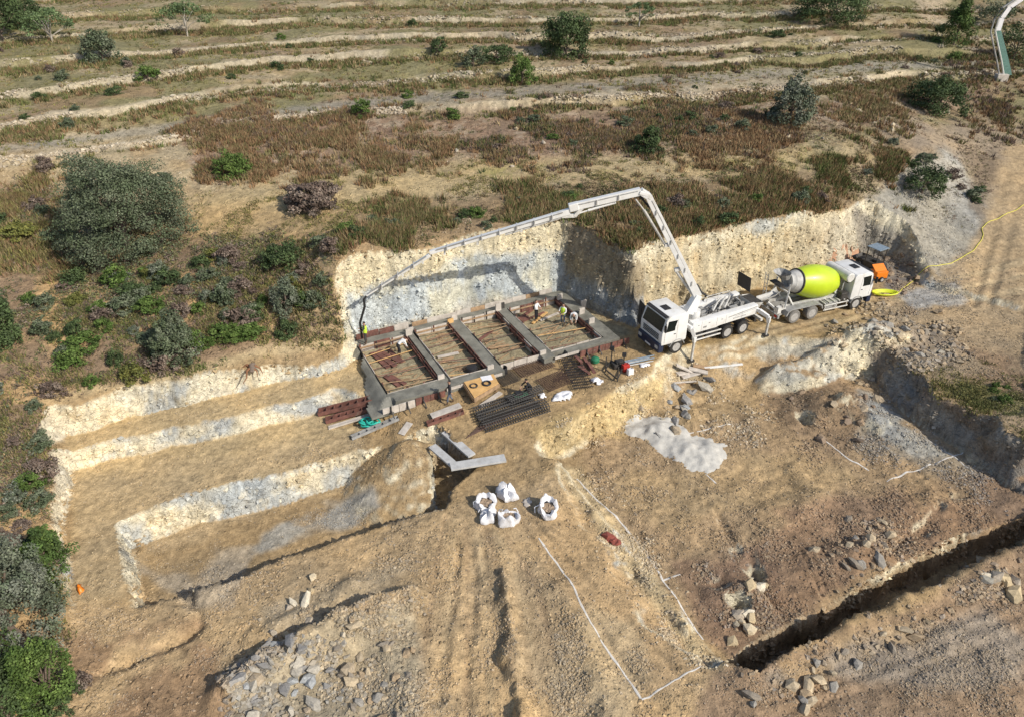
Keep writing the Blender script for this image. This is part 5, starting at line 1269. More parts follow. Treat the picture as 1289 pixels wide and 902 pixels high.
# outriggers
def legs(pts, foot, name='outrigger'):
    b = MB()
    for p, q in zip(pts[:-1], pts[1:]): b.bar(p, q, .24, .28, w2=.19, h2=.22)
    o = b.obj(name, M_WHITE, pump, bevel=.02)
    t = pts[-1]; MB().bar(t, (t[0], t[1], foot + .06), .13, .13, up=(0, 1, 0)).obj('leg_cylinder', M_LGREY, o)
    MB().lathe([(0, .24), (.05, .24), (.06, .1)], 14, Matrix.Translation((t[0], t[1], foot)) @ Matrix.Rotation(math.radians(-90), 4, 'Y')).obj('foot_plate', M_STEEL, o)
fl = PI_ @ Vector(G(876, 452))
legs([(2.35, .5, 1.75), (2.35, -.1, 1.80), (2.55, fl.y + .05, 1.15), (2.55, fl.y, .75)], fl.z)
legs([(8.0, .5, 1.75), (8.25, -.1, 1.72), (8.6, -.75, 1.45), (8.62, -.8, 1.0)], -.02)
legs([(8.0, 1.98, 1.75), (8.2, 2.7, 1.7), (8.4, 3.2, 1.4), (8.4, 3.2, 1.0)], -.02)
legs([(2.35, 1.98, 1.75), (2.2, 2.9, 1.78), (2.1, 3.4, 1.4), (2.1, 3.4, 1.0)], -.02)
tr_ = MB().lathe([(0, .52), (.35, .5), (.4, .42), (1.0, .38)], 20, Matrix.Translation((3.6, 1.25, 1.25)) @ Matrix.Rotation(math.radians(-90), 4, 'Y')).obj('turret', M_WHITE, pump, smooth=True)
# boom: joints found in the vertical plane through turret and hose end
TW = np.array([B1[0] + 3.6 * math.cos(TH1) - 1.25 * math.sin(TH1), B1[1] + 3.6 * math.sin(TH1) + 1.25 * math.cos(TH1)])
TIP = PX(456, 432, .7)
def onboom(u, v):
    n = np.array([-(TIP - TW)[1], (TIP - TW)[0], 0]); C0 = np.array([0, 0, CAMH]); d = ray(u, v)
    t = ((np.array([*TW, 0]) - C0) @ n) / (d @ n); return Vector(C0 + d * t)
JB = [onboom(*p) for p in ((878, 372), (816, 247), (806, 241), (723, 260), (717, 266), (541, 318), (541, 321), (461, 372))]
JL = [PI_ @ p for p in JB]
bn = Vector((-(TIP - TW)[1], (TIP - TW)[0], 0)).normalized(); bn = (PI_.to_3x3() @ bn)
up_l = Vector((0, 0, 1))
def beam(p, q, w0, h0, w1, h1, name='boom_section', par=None, m=M_WHITE):
    return MB().bar(p, q, w0, h0, up=up_l, w2=w1, h2=h1).obj(name, m, par or pump, bevel=.02)
hs = MB(); tp = Vector((3.6, 1.25, 2.2))
hs.bar(tp + Vector((-.55, 0, -.1)), JL[0] + Vector((0, 0, .05)), .5, .9, w2=.42, h2=.5); hs.obj('turret_head', M_WHITE, tr_, bevel=.03)
s1 = beam(JL[0], JL[1], .42, .55, .36, .42)
d1 = (JL[1] - JL[0]).normalized(); off = bn.cross(d1).normalized()
off = off if off.x < 0 else -off
cy = MB(); cy.tube([JL[0] + off * .25 + d1 * .2, JL[0] + off * .55 + d1 * 2.6], .10, 8); cy.obj('boom_cylinder', M_LGREY, s1, smooth=True)
cy = MB(); cy.tube([JL[0] + d1 * 4.6 + off * .40, JL[1] + off * .62 - d1 * .7], .09, 8); cy.tube([JL[1] + off * .62 - d1 * .7, JL[2] - Vector((0, 0, .35)) + off * .3], .05, 8); cy.obj('boom_cylinder', M_LGREY, s1, smooth=True)
lk = MB(); lk.bar(JL[0] + d1 * 4.5 + off * .15, JL[0] + d1 * 4.7 + off * .45, .25, .2); lk.bar(JL[0] + d1 * 2.5 + off * .15, JL[0] + d1 * 2.65 + off * .6, .25, .2)
lk.bar(JL[1] + Vector((0, 0, -.1)), JL[1] + Vector((0, 0, .28)) - d1 * .2, .4, .3); lk.obj('link_plate', M_DWHITE, s1)
s2 = beam(JL[2], JL[3], .36, .46, .32, .46)
d2 = (JL[3] - JL[2]).normalized(); dn_ = bn.cross(d2).normalized(); dn_ = dn_ if dn_.z < 0 else -dn_
q = MB(); q.bar(JL[2] + Vector((0, 0, .02)), JL[1] + Vector((0, 0, 0)), .42, .42); q.bar(JL[2] + d2*.1, JL[1] + d1*.05 + Vector((.12, 0, .05)), .5, .22); q.obj('knuckle', M_WHITE, s2, bevel=.04)
q = MB(); q.tube([JL[2] + d2 * 1.6 + dn_ * .36, JL[2] + d2 * 3.4 + dn_ * .46], .085, 8); q.tube([JL[2] + d2 * 3.3 + dn_ * .46, JL[3] + dn_ * .55 + d2 * .1], .05, 8); q.obj('boom_cylinder', M_WHITE, s2, smooth=True)
q = MB(); q.bar(JL[3] - d2 * .5 + dn_ * .15, JL[3] + dn_ * .62 + d2 * .1, .28, .22); q.bar(JL[3] + dn_ * .62, JL[3] + d2 * .9 + dn_ * .45, .24, .2); q.obj('link_plate', M_DWHITE, s2, bevel=.02)
q = MB(); q.bar(JL[3] + d2 * -.25, JL[3] + d2 * .35 - up_l * .02, .4, .5); q.obj('knuckle', M_WHITE, s2, bevel=.05)
s3 = beam(JL[4], JL[5], .30, .36, .24, .24)
d3 = (JL[5] - JL[4]).normalized(); dn3 = bn.cross(d3).normalized(); dn3 = dn3 if dn3.z < 0 else -dn3
q = MB(); q.tube([JL[4] + d3 * .6 + dn3 * .26, JL[4] + d3 * 4.3 + dn3 * .30], .075, 8); q.obj('boom_cylinder', M_LGREY, s3, smooth=True)
for k in (3.1, 6.0, 8.2):
    MB().bar(JL[4] + d3 * k - dn3 * .12, JL[4] + d3 * (k + .18) + dn3 * .42, .16, .14).obj('link_plate', M_DWHITE, s3)
s4 = beam(JL[6], JL[7], .2, .22, .15, .15)
d4 = (JL[7] - JL[6]).normalized(); dn4 = bn.cross(d4).normalized(); dn4 = dn4 if dn4.z < 0 else -dn4
for k in (.6, 2.2, 3.9): MB().bar(JL[6] + d4 * k - dn4 * .1, JL[6] + d4 * (k + .1) + dn4 * .24, .2, .1).obj('link_plate', M_DWHITE, s4)
# delivery pipe clipped to the boom, rubber bends at the joints
o_ = bn * .30
pp = [JL[0] + o_, JL[1] + o_]; 
for s_, a, b in ((s1, JL[0], JL[1]), (s2, JL[2], JL[3]), (s3, JL[4], JL[5]), (s4, JL[6], JL[7])):
    d = (b - a); k = .17
    for sg in ((-1, ) if s_ is not s3 else (-1,)):
        MB().tube([a + bn * k * sg + d * .03 - up_l * .05, b + bn * k * sg - d * .03 - up_l * .05], .065, 8).obj('delivery_pipe', M_LGREY, s_, smooth=True)
        MB().tube([a + bn * k * -sg + d * .05 + up_l * .12, b + bn * k * -sg - d * .05 + up_l * .12], .035, 6).obj('hydraulic_line', M_GREYP, s_, smooth=True)
    n = max(2, int(d.length / 1.1))
    for i in range(1, n): MB().bar(a + d * (i / n) - bn * .27, a + d * (i / n) + bn * .27, .06, .32).obj('pipe_clamp', M_LGREY, s_)
for a, b, dn__ in ((JL[0] - up_l * .1, JL[0] + Vector((-.6, 0, -.5)), .3), ):
    MB().tube([a + d1 * .9 - off * .32, a + d1 * .2 - off * .36, a - d1 * .25 - off * .5 + Vector((.1, 0, 0)), a - off * .2 - d1 * .5], .085, 8).obj('rubber_bend', M_BLACK, s1, smooth=True)
MB().tube([JL[2] + d2 * .6 + dn_ * .2 - bn * .24, JL[2] + dn_ * .45 - bn * .28, JL[1] - d1 * .8 + off * .25 - bn * .28, JL[1] - d1 * 1.1 - off * .15 - bn * .24], .075, 8).obj('rubber_bend', M_BLACK, s2, smooth=True)
MB().tube([JL[3] - d2 * .9 + dn_ * .12 - bn * .24, JL[3] - d2 * .3 + dn_ * .62 - bn * .3, JL[3] + d2 * .25 + dn_ * .62 - bn * .3, JL[4] + d3 * .6 + dn3 * .1 - bn * .24], .075, 8).obj('rubber_bend', M_BLACK, s3, smooth=True)
MB().tube([JL[4] + d3 * 5.3 - dn3 * .05 - bn * .26, JL[4] + d3 * 6.2 + dn3 * .22 - bn * .3, JL[4] + d3 * 6.9 - dn3 * .02 - bn * .26], .07, 8).obj('rubber_bend', M_BLACK, s3, smooth=True)
he = Vector((*PX(456, 428, .8), .95)); he_l = PI_ @ he
MB().tube([JL[7] - d4 * .1, JL[7] + d4 * .22 - up_l * .15, JL[7] + d4 * .22 - up_l * .7, he_l + up_l * 1.2, he_l], [.075, .085, .085, .085, .08], 8).obj('end_hose', M_BLACK, s4, smooth=True)

# ------------------------------------------------------------------ mixer truck
TH2 = math.radians(21.5); A2 = np.array([math.cos(TH2), math.sin(TH2)]); B2 = np.array([20.56, 46.2]) - A2 * 1.6
mx_ = empty('mixer_truck', (B2[0], B2[1], .02), TH2, 'concrete mixer truck with lime yellow drum and white cab, backed up to the pump', 'truck')
b = MB(); b.box(.3, 8.2, .78, .92, .75, 1.05); b.box(.3, 8.2, 1.58, 1.72, .75, 1.05)
for x in (1.6, 3.2, 4.6, 5.6, 7.25): b.box(x-.07, x+.07, .4, 2.1, .45, .85)
b.obj('chassis', M_GREYP, mx_)
cab(mx_, 6.55, 8.5, .02, 2.46, front=1, zt=3.0, white=M_WHITE)
rw = MB()
for y in (.55, 1.45): rw.box(6.515, 6.57, y, y + .5, 2.1, 2.65)
rw.obj('rear_window', M_GLASS, mx_)
for y, s in ((.17, -1), (2.29, 1)): wheel(mx_, 7.25, y, .52, .32, s)
for x in (1.6, 3.2):
    for y, s in ((.26, -1), (2.2, 1)): wheel(mx_, x, y, .53, .5, s, M_TYRE2)
for y0, y1 in ((-.02, .34), (2.12, 2.48)): arch(mx_, 7.25, .6, y0, y1, M_GREYP, .52)
for y0, y1 in ((-.02, .56), (1.92, 2.48)):
    v = MB().prism([(.75, .75), (.9, 1.1), (1.2, 1.24), (3.6, 1.24), (3.95, 1.1), (4.1, .75), (4.02, .75), (3.88, 1.04), (3.58, 1.17), (1.22, 1.17), (.97, 1.04), (.85, .75)], y0, y1).obj('mudguard', M_GREYP, mx_, smooth=True)
    yo = .02 if y0 < 1 else 2.44
    for z in (.55, .92): MB().bar((4.2, yo, z), (6.45, yo, z), .05, .09).obj('side_guard', M_DWHITE, mx_, bevel=.01)
    for x in (4.3, 5.3, 6.3): MB().bar((x, yo, .5), (x, yo, 1.05), .05, .05).obj('guard_post', M_DWHITE, mx_)
MB().box(4.5, 5.6, .15, .65, .5, 1.05).obj('fuel_tank', M_GREYP, mx_, bevel=.06)
MB().box(5.0, 6.0, 1.85, 2.35, .5, 1.05).obj('battery_box', M_BLACK, mx_, bevel=.05)
MB().box(5.75, 6.35, .12, .7, .95, 1.6).obj('air_filter', M_STEEL, mx_, bevel=.08)
sf = MB(); sf.box(.5, 6.3, .62, .78, 1.08, 1.3); sf.box(.5, 6.3, 1.72, 1.88, 1.08, 1.3)
for x in np.arange(4.2, 6.2, .45): sf.box(x, x + .12, .05, .7, 1.05, 1.12)
sf.bar((5.7, .7, 1.3), (5.9, 1.25, 2.0), .2, .3); sf.bar((5.7, 1.8, 1.3), (5.9, 1.25, 2.0), .2, .3)
sf.obj('drum_frame', M_LGREY, mx_)
DM = Matrix.Translation((5.85, 1.25, 2.08)) @ Matrix.Rotation(math.radians(180 + 10.5), 4, 'Y')
prof = [(0, .3), (.0, .55), (.12, .72), (.45, .93), (.9, 1.10), (1.4, 1.2), (1.9, 1.235), (2.45, 1.22), (2.95, 1.12), (3.45, .98), (3.75, .88)]
MB().lathe(prof, 40, DM).obj('drum', M_LIME, mx_, smooth=True)
MB().lathe([(3.73, .86), (3.75, .93), (3.85, .94), (3.87, .86)], 36, DM).obj('drum_ring', M_STEEL, mx_, smooth=True)
MB().lathe([(3.87, .84), (4.25, .70), (4.3, .72), (4.36, .66), (4.6, .58), (4.6, .44), (4.2, .40)], 32, DM).obj('drum_mouth', M_LGREY, mx_, smooth=True)
MB().lathe([(-.28, .16), (-.26, .34), (-.05, .36), (0, .3)], 20, DM).obj('drum_gearbox', M_GREYP, mx_, smooth=True)
MB().lathe([(0, .01), (.0, .30), (.06, .36), (2.3, .36), (2.36, .30), (2.36, .01)], 24, Matrix.Translation((6.08, .0, 2.85)) @ Matrix.Rotation(math.radians(90), 4, 'Z')).obj('water_tank', M_DWHITE, mx_, smooth=True)
tk = MB(); tk.bar((6.1, .6, 1.2), (6.1, .6, 2.45), .1, .1); tk.bar((6.1, 1.9, 1.2), (6.1, 1.9, 2.45), .1, .1); tk.obj('tank_bracket', M_GREYP, mx_)
MB().tube([(6.35, 2.2, 1.0), (6.35, 2.2, 2.9), (6.2, 2.2, 3.1)], .07, 10).obj('exhaust', M_STEEL, mx_, smooth=True)
sp = MB(); sp.bar((.9, .45, 1.2), (1.05, .55, 3.0), .1); sp.bar((.9, 2.05, 1.2), (1.05, 1.95, 3.0), .1); sp.bar((1.05, .5, 2.1), (1.75, .6, 1.2), .1); sp.bar((1.05, 2.0, 2.1), (1.75, 1.9, 1.2), .1); sp.bar((1.05, .5, 2.35), (1.05, 2.0, 2.35), .1); sp.obj('drum_support', M_DWHITE, mx_)
hp = MB(); n = 10; v = []
for z, r1, x in ((3.75, .62, .72), (3.2, .34, 1.05)):
    for k in range(n): v.append((x + r1 * math.cos(k*6.283/n), 1.25 + r1 * 1.05 * math.sin(k*6.283/n), z))
hp.add(v, [(k, (k+1) % n, n + (k+1) % n, n + k) for k in range(n)]); hp.obj('loading_hopper', M_GREYP, mx_)
hm = MB(); hm.tube([(.5, .75, 3.2), (.3, .9, 3.55), (.9, 1.0, 3.7)], .04, 6); hm.box(.25, .75, .7, 1.8, 2.85, 2.95); hm.obj('hopper_frame', M_BLACK, mx_)
v = []; F_ = []          # discharge chute, a half-round trough running down to the pump hopper
C_p = [Vector((.75, 1.25, 2.35)), Vector((.25, 1.2, 2.1)), Vector((-.45, 1.15, 1.98)), Vector((-1.0, 1.15, 1.95))]
for p in C_p:
    for k in range(7):
        a = math.pi + math.pi * k / 6; v.append((p.x, p.y + .3 * math.cos(a), p.z + .28 * math.sin(a) + .1))
for i in range(3):
    for k in range(6): F_.append((i*7+k, i*7+k+1, (i+1)*7+k+1, (i+1)*7+k))
MB().add(v, F_).obj('chute', M_LGREY, mx_, smooth=True)
lv = MB(); lv.bar((.9, .35, 1.25), (.1, .25, 1.25), .08); lv.bar((.15, .25, 1.2), (-.35, .9, 1.7), .12); lv.box(-.05, .25, .05, .35, 1.1, 1.6); lv.bar((.55, .3, .9), (.1, .5, .5), .12); lv.obj('chute_arm', M_DWHITE, mx_)
ld = MB(); ld.bar((.45, 2.1, 1.0), (.3, 2.1, 3.3), .04); ld.bar((.45, 2.4, 1.0), (.3, 2.4, 3.3), .04)
for k in range(7): ld.bar((.43 - k*.022, 2.1, 1.15 + k*.33), (.43 - k*.022, 2.4, 1.15 + k*.33), .03)
ld.obj('ladder', M_DWHITE, mx_)
MB().box(.15, .3, .15, 2.35, .6, .85).obj('rear_bumper', M_GREYP, mx_)
for y in (.25, 2.05): MB().box(.1, .15, y, y + .25, .65, .8).obj('tail_light', M_RED, mx_)
# ------------------------------------------------------------------ footings: fresh concrete beams in formwork
TF = math.radians(27); OF = PX(454, 442, .5)
AF = np.array([math.cos(TF), math.sin(TF)]); BF = np.array([math.sin(TF), -math.cos(TF)])
def FW(a, b, z=0.): return np.array([OF[0] + AF[0] * a + BF[0] * b, OF[1] + AF[1] * a + BF[1] * b, z])
MF = Matrix.Translation((OF[0], OF[1], 0)) @ Matrix.Rotation(TF, 4, 'Z') @ Matrix.Scale(-1, 4, (0, 1, 0))   # (a, b, z) -> world
CELLS = [(.0, 3.45, -.7, 5.5), (4.1, 6.8, -.85, 5.8), (7.65, 10.6, -.85, 5.85), (11.45, 15.5, -.65, 5.85)]
TOPZ = .5
ga = np.arange(-1.6, 17.2, .14); gb = np.arange(-2.6, 7.2, .14)
AA, BB = np.meshgrid(ga, gb, indexing='ij')
inside = (AA > np.where(BB < .2, -.75, -.16)) & (AA < 16.7) & (BB < 6.55) & (BB > -1.6) & ~((AA > 7.75) & (AA < 10.55) & (BB > 5.92)) & ~((AA > 11.5) & (AA < 12.4) & (BB > 6.2))
spill = (AA <= -.0) & (BB > .4) & (BB < 6.9) & (AA > -.35 - .25 * (BB - .4) + .12 * np.sin(BB * 3))
spill = (AA <= 0) & (BB > .2) & (BB < 6.9) & (AA > -.1 - .24 * (BB - .2) + .1 * np.sin(BB * 3))
inside |= spill
inside &= ~((AA > 10.6) & (BB > 6.2) & (AA < 11.2) & False)
for a0, a1, b0, b1 in CELLS: inside &= ~((AA > a0) & (AA < a1) & (BB > b0) & (BB < b1))
Zt = TOPZ + .03 * fbm(AA, BB, f=1.4, o=3, seed=400)
Zt = np.where(AA < -.1, TOPZ - .48 * sstep(-.1, -1.1, AA), Zt)
Zt = np.where((AA < .1) & (BB > 5.9), np.minimum(Zt, TOPZ - .48 * sstep(5.6, 6.6, BB)), Zt)
idx = -np.ones(AA.shape, int); idx[inside] = np.arange(inside.sum()); nv = int(inside.sum())
P0 = np.stack([OF[0] + AF[0]*AA + BF[0]*BB, OF[1] + AF[1]*AA + BF[1]*BB, Zt], -1)[inside]
P1 = P0.copy(); P1[:, 2] = -.15
fs = []
for i in range(len(ga) - 1):
    for j in range(len(gb) - 1):
        q = (idx[i, j], idx[i, j+1], idx[i+1, j+1], idx[i+1, j])
        if min(q) >= 0:
            fs.append(q)
            if idx[i-1, j] < 0 or idx[i-1, j+1] < 0: fs.append((q[0], q[0]+nv, q[1]+nv, q[1]))
            if i + 2 >= len(ga) or idx[i+2, j] < 0 or idx[i+2, j+1] < 0: fs.append((q[2], q[2]+nv, q[3]+nv, q[3]))
            if j + 2 >= len(gb) or idx[i, j+2] < 0 or idx[i+1, j+2] < 0: fs.append((q[1], q[1]+nv, q[2]+nv, q[2]))
            if j == 0 or idx[i, j-1] < 0 or idx[i+1, j-1] < 0: fs.append((q[3], q[3]+nv, q[0]+nv, q[0]))
m_ = MB().add(np.concatenate([P0, P1]).tolist(), fs)
footing = m_.obj('concrete_footing', M_CONC, smooth=False, label='grid of fresh grey concrete strip footings around four open bays', cat='footing')
M_FLOOR = mat('damp_mud', (.25, .21, .14), .9, var=.35, scale=1.3, bump=.7)
rf = random.Random(11)
BAY = ['leftmost bay of the footings', 'second bay of the footings from the left', 'third bay of the footings from the left', 'rightmost bay of the footings, below the shaded wall']
for ci, (a0, a1, b0, b1) in enumerate(CELLS):
    e = empty('formwork', (0, 0, 0), 0, 'board formwork with props inside the ' + BAY[ci], 'formwork'); 
    sides = [('v', a0, b0, b1), ('v', a1, b0, b1), ('h', b0, a0, a1), ('h', b1, a0, a1)]
    for si, (kind, c0, s0, s1) in enumerate(sides):
        n = max(2, round((s1 - s0) / 1.15)); st = (s1 - s0) / n
        inn = .04 if si in (0, 2) else -.04
        for k in range(n):
            p, q = s0 + k * st + .02, s0 + (k + 1) * st - .02; top = TOPZ + rf.uniform(.0, .09) - (.0 if si != 3 else .02)
            mm = M_FORM if rf.random() < (.75 if si in (1, 2) else .45) else M_PALEB
            if si == 0: mm = M_PALEB if rf.random() < .6 else M_STEEL
            if ci in (1, 2) and si == 2: mm = M_PALEB if rf.random() < .7 else M_WOOD
            if si == 3: mm = M_PALEB
            b = MB()
            t = .05
            if kind == 'v': b.box(min(c0, c0+inn), max(c0, c0+inn), p, q, -.02, top, MF)
            else: b.box(p, q, min(c0, c0+inn), max(c0, c0+inn), -.02, top, MF)
            b.obj('formwork_panel', mm, e)
            if kind == 'v': MB().box(c0+inn*1.1, c0+inn*2.6, p+.1, p+.18, -.05, top+rf.uniform(-.05,.16), MF).obj('stake', M_STEEL if si == 1 else M_FORM, e)
            else: MB().box(p+.1, p+.18, c0+inn*1.1, c0+inn*2.6, -.05, top+rf.uniform(-.05,.16), MF).obj('stake', M_STEEL if rf.random()<.5 else M_FORM, e)
            if si in (1, 2):
                if kind == 'v': MB().box(c0+inn*2.2, c0+inn*3.6, p, q, .32, .42, MF).obj('waling', M_FORM, e)
                else: MB().box(p, q, c0+inn*2.2, c0+inn*3.6, .32, .42, MF).obj('waling', M_OWOOD, e)
    for k in range(7):          # props across the bay
        b = b0 + (b1 - b0) * (k + .6) / 7.2; db = rf.uniform(-.6, .6)
        if ci == 3 and k < 3: continue
        MB().tube([MF @ Vector((a0 + .08, b, TOPZ - .08)), MF @ Vector((a1 - .08, b + db, TOPZ - rf.uniform(.05, .3)))], .026, 6).obj('cross_prop', (M_WOOD, M_FORM, M_RUST, M_OWOOD)[rf.randrange(4)], e, smooth=True)
# pale corner boxes and boards standing where the strips meet
for k, (a, b, h, m_) in enumerate([(3.65,-.55,1.15,M_PALEB),(3.9,-.9,1.0,M_PALEB),(6.9,-.75,1.0,M_WOOD),(7.3,-1.0,1.1,M_PALEB),(10.75,-.8,1.25,M_PALEB),(11.1,-.95,1.15,M_STEEL),(15.7,-.3,1.1,M_PALEB),(16.0,2.4,1.15,M_PALEB),(16.9,1.2,1.0,M_PALEB),(15.9,3.9,1.1,M_PALEB),(6.9,5.9,.98,M_PALEB),(10.8,5.9,.98,M_PALEB),(3.6,5.5,1.0,M_PALEB)]):
    MB().box(a-.22, a+.22, b-.06, b+.06, .1, h-.18, MF).obj('board_offcut', m_, label='%s upright board end at the %s' % ('pale' if m_ is M_PALEB else 'orange' if m_ is M_WOOD else 'dark', ['back left strip crossing','back left strip crossing, behind the first','top of the second strip','back of the second crossing','back of the third crossing','back of the third crossing, dark one','back right corner by the wall','middle of the right strip','right strip under the rock wall','front part of the right strip','front end of the third strip','front end of the fourth strip','front end of the second strip'][k]), cat='board')
# outer form boards along the front
def outer(a0, a1, b, ztop, m_, label, zb=-.35, posts=True):
    e = empty('edge_form', (0, 0, 0), 0, label, 'formwork'); n = max(1, round((a1 - a0) / 1.1)); st = (a1 - a0) / n
    for k in range(n):
        MB().box(a0 + k*st + .015, a0 + (k+1)*st - .015, b, b + .06, zb, ztop + rf.uniform(-.02, .03), MF).obj('formwork_panel', m_, e)
        if posts:
            MB().bar(MF @ Vector((a0 + (k+.5)*st, b + .09, zb)), MF @ Vector((a0 + (k+.5)*st, b + .09, ztop + .05)), .08).obj('stake', M_STEEL, e)
            MB().bar(MF @ Vector((a0 + (k+.5)*st, b + .1, ztop - .15)), MF @ Vector((a0 + (k+.5)*st, b + .62, zb + .02)), .06).obj('brace', M_STEEL, e)
outer(-.75, 1.35, 6.72, .42, M_PALEB, 'white front edge boards with dark braces at the left front corner of the footings', zb=-.1)
outer(1.4, 3.4, 6.62, .4, M_FORM, 'red-brown front edge boards behind the standing worker', zb=-.1)
outer(3.5, 7.4, 6.6, .5, M_PALEB, 'long pale front edge board above the wooden platform', zb=.3, posts=False)
outer(13.2, 17.2, 6.75, .5, M_FORM, 'red-brown front edge boards at the right front corner, near the pump truck', zb=-.1)
outer(11.3, 13.2, 6.62, .54, M_PALEB, 'pale front edge board in front of the rightmost bay', zb=.35, posts=False)
e = empty('edge_form', (0, 0, 0), 0, 'red-brown back edge boards at the foot of the left end of the grey wall', 'formwork')
for k in range(4): MB().box(-.3 + k*1.1, .75 + k*1.1, -1.75, -1.69, .1, .8 + .04*(k % 2), MF).obj('formwork_panel', M_FORM if k < 3 else M_PALEB, e)
e = empty('edge_form', (0, 0, 0), 0, 'long pale form board along the foot of the grey back wall', 'formwork')
for k in range(10): MB().box(4.3 + k*1.15, 5.43 + k*1.15, -1.68, -1.62, .1, .74 + .05*(k % 2), MF).obj('formwork_panel', M_PALEB if k % 4 else M_OWOOD, e)
# boards and scraps lying inside the bays
SCR = [(0,1.0,.5,2.3,.35,M_FORM),(0,1.35,.6,2.3,.35,M_FORM),(0,1.7,.4,2.2,.3,M_FORM),(0,2.1,.7,1.9,.3,M_FORM),(0,.9,3.6,1.6,.3,M_FORM),(0,1.25,3.7,1.5,.3,M_FORM),(1,1.2,3.4,1.5,.25,M_PALEB),(1,.8,3.9,1.2,.2,M_OWOOD),(2,1.0,2.2,1.8,.22,M_FORM),(2,1.3,3.9,1.4,.2,M_OWOOD),(3,1.5,1.2,2.2,.2,M_FORM),(3,1.9,1.5,2.0,.2,M_WOOD),(3,.5,1.0,1.4,.3,M_FORM),(3,2.6,1.7,1.8,.2,M_PALEB),(3,1.2,.6,1.7,.25,M_FORM)]
for k, (ci, da, db, L, w_, m_) in enumerate(SCR):
    a0, _, b0, _ = CELLS[ci]; z = float(gz(*FW(a0 + da, b0 + db)[:2])) + .06
    rot = Matrix.Translation(MF @ Vector((a0 + da, b0 + db + L/2 if ci < 1 else b0 + db, 0))) @ Matrix.Rotation(TF + (math.radians(-80 + 6 * (k % 3)) if ci == 0 else math.radians(-5 + 17 * (k % 3))), 4, 'Z')
    MB().box(-L/2, L/2, -w_/2, w_/2, z, z + .07, rot).obj('loose_board', m_, label='%s board lying in the %s' % ({M_FORM:'red-brown', M_PALEB:'pale', M_OWOOD:'weathered', M_WOOD:'orange'}[m_], BAY[ci]), cat='board', group='loose boards lying in the bays')
rbx = MB(); 
for k in range(130):
    ci = k % 4; a0, a1, b0, b1 = CELLS[ci]; a, b = rf.uniform(a0+.4, a1-.9), rf.uniform(b0+.3, b1-.3); L = rf.uniform(.3, 1.3); an = rf.uniform(-.5, .5)
    p = MF @ Vector((a, b, 0)); z = float(gz(p.x, p.y)) + .05
    rbx.bar((p.x, p.y, z), (p.x + L*math.cos(an+TF), p.y + L*math.sin(an+TF), z + .04), .06, .04)
rbx.obj('wood_scraps', M_OWOOD, kind='stuff')
MB().lathe([(0,.3),(.05,.42),(.3,.36),(.34,.2)], 14, Matrix.Translation(MF @ Vector((6.0, 4.9, .05))) @ Matrix.Rotation(math.radians(-90), 4, 'Y')).obj('rubber_tub', M_BLACK, label='black flat tub on the mud in the second bay from the left', cat='tub')
# ------------------------------------------------------------------ formwork stacks, planks and sheets in front
def form_beam(u0, v0, u1, v1, wd, hh, m_, label, lift=.0, ribs=True, cat='formwork panel'):
    e, L = ontop(u0, v0, u1, v1, 'form_panel', label, cat, lift=lift)
    MB().box(0, L, -wd/2, wd/2, .02, .07).obj('plate', m_, e)
    MB().box(0, L, -wd/2, -wd/2 + .05, .07, hh).obj('flange', m_, e); MB().box(0, L, wd/2 - .05, wd/2, .07, hh).obj('flange', m_, e)
    if ribs:
        n = int(L / .45)
        for k in range(n + 1): MB().box(min(k * L / n, L - .04), min(k * L / n, L - .04) + .04, -wd/2 + .05, wd/2 - .05, .07, hh * .8).obj('rib', M_STEEL if m_ is not M_FORM else m_, e)
    return e
form_beam(402, 521, 470, 504, .55, .30, M_FORM, 'wide rust-red channel form, rearmost of the stack by the left benches')
form_beam(411, 531, 474, 513, .45, .28, M_FORM, 'second rust-red channel form, between the wide one and the grey plank')
form_beam(414, 539, 472, 521, .3, .12, M_PALEB, 'pale narrow plank in front of the two rust-red channel forms', ribs=False)
form_beam(443, 552, 502, 527, .34, .2, M_GREYP, 'grey ribbed form strip lying below the turquoise hose bundle')
form_beam(538, 535, 584, 519, .34, .24, M_FORM, 'short rust-red form with open pockets, beside the white board')
def plank(u0, v0, u1, v1, wd, th, m_, name, label, cat='plank', lift=.0, sag=0.):
    e, L = ontop(u0, v0, u1, v1, name, label, cat, lift=lift)
    b = MB(); n = 8
    for k in range(n): b.box(L*k/n, L*(k+1)/n, -wd/2 + .012*math.sin(k*2.1), wd/2 + .01*math.sin(k*1.3), .03 + .01*math.sin(k), .03 + th + .012*math.sin(k*1.7))
    b.obj('plank', m_, e); return e
def flat_plank(u0, v0, u1, v1, z, wd, th, m_, name, label):
    p, q = Vector((*PX(u0, v0, z), z)), Vector((*PX(u1, v1, z), z))
    return MB().bar(p, q, wd, th).obj(name, m_, bevel=.01, label=label, cat='plank')
def simple_plank(u0, v0, u1, v1, wd, th, m_, name, label, cat='plank', lift=.03):
    e, L = ontop(u0, v0, u1, v1, name, label, cat, lift=lift)
    o = MB().box(0, L, -wd/2, wd/2, 0, th).obj(name, m_, bevel=.01, label=label, cat=cat)
    o.matrix_world = Matrix.LocRotScale(e.location, e.rotation_euler, None); bpy.data.objects.remove(e); return o
simple_plank(543, 526, 580, 512, .5, .08, M_PALEB, 'board', 'white board lying just behind the short rust-red form', 'board', .12)
flat_plank(560,543,594,573,-.62,.5,.12, M_GPLANK, 'plank', 'grey-white plank, middle one of three forming an open shape by the notch')
flat_plank(567,587,636,576,-.47,.62,.12, M_GPLANK, 'plank', 'grey-white plank lying across the ends of the other two by the notch')
flat_plank(544,561,573,586,-.64,.5,.12, M_GPLANK, 'plank', 'grey-white plank along the edge of the notch, leftmost of three')
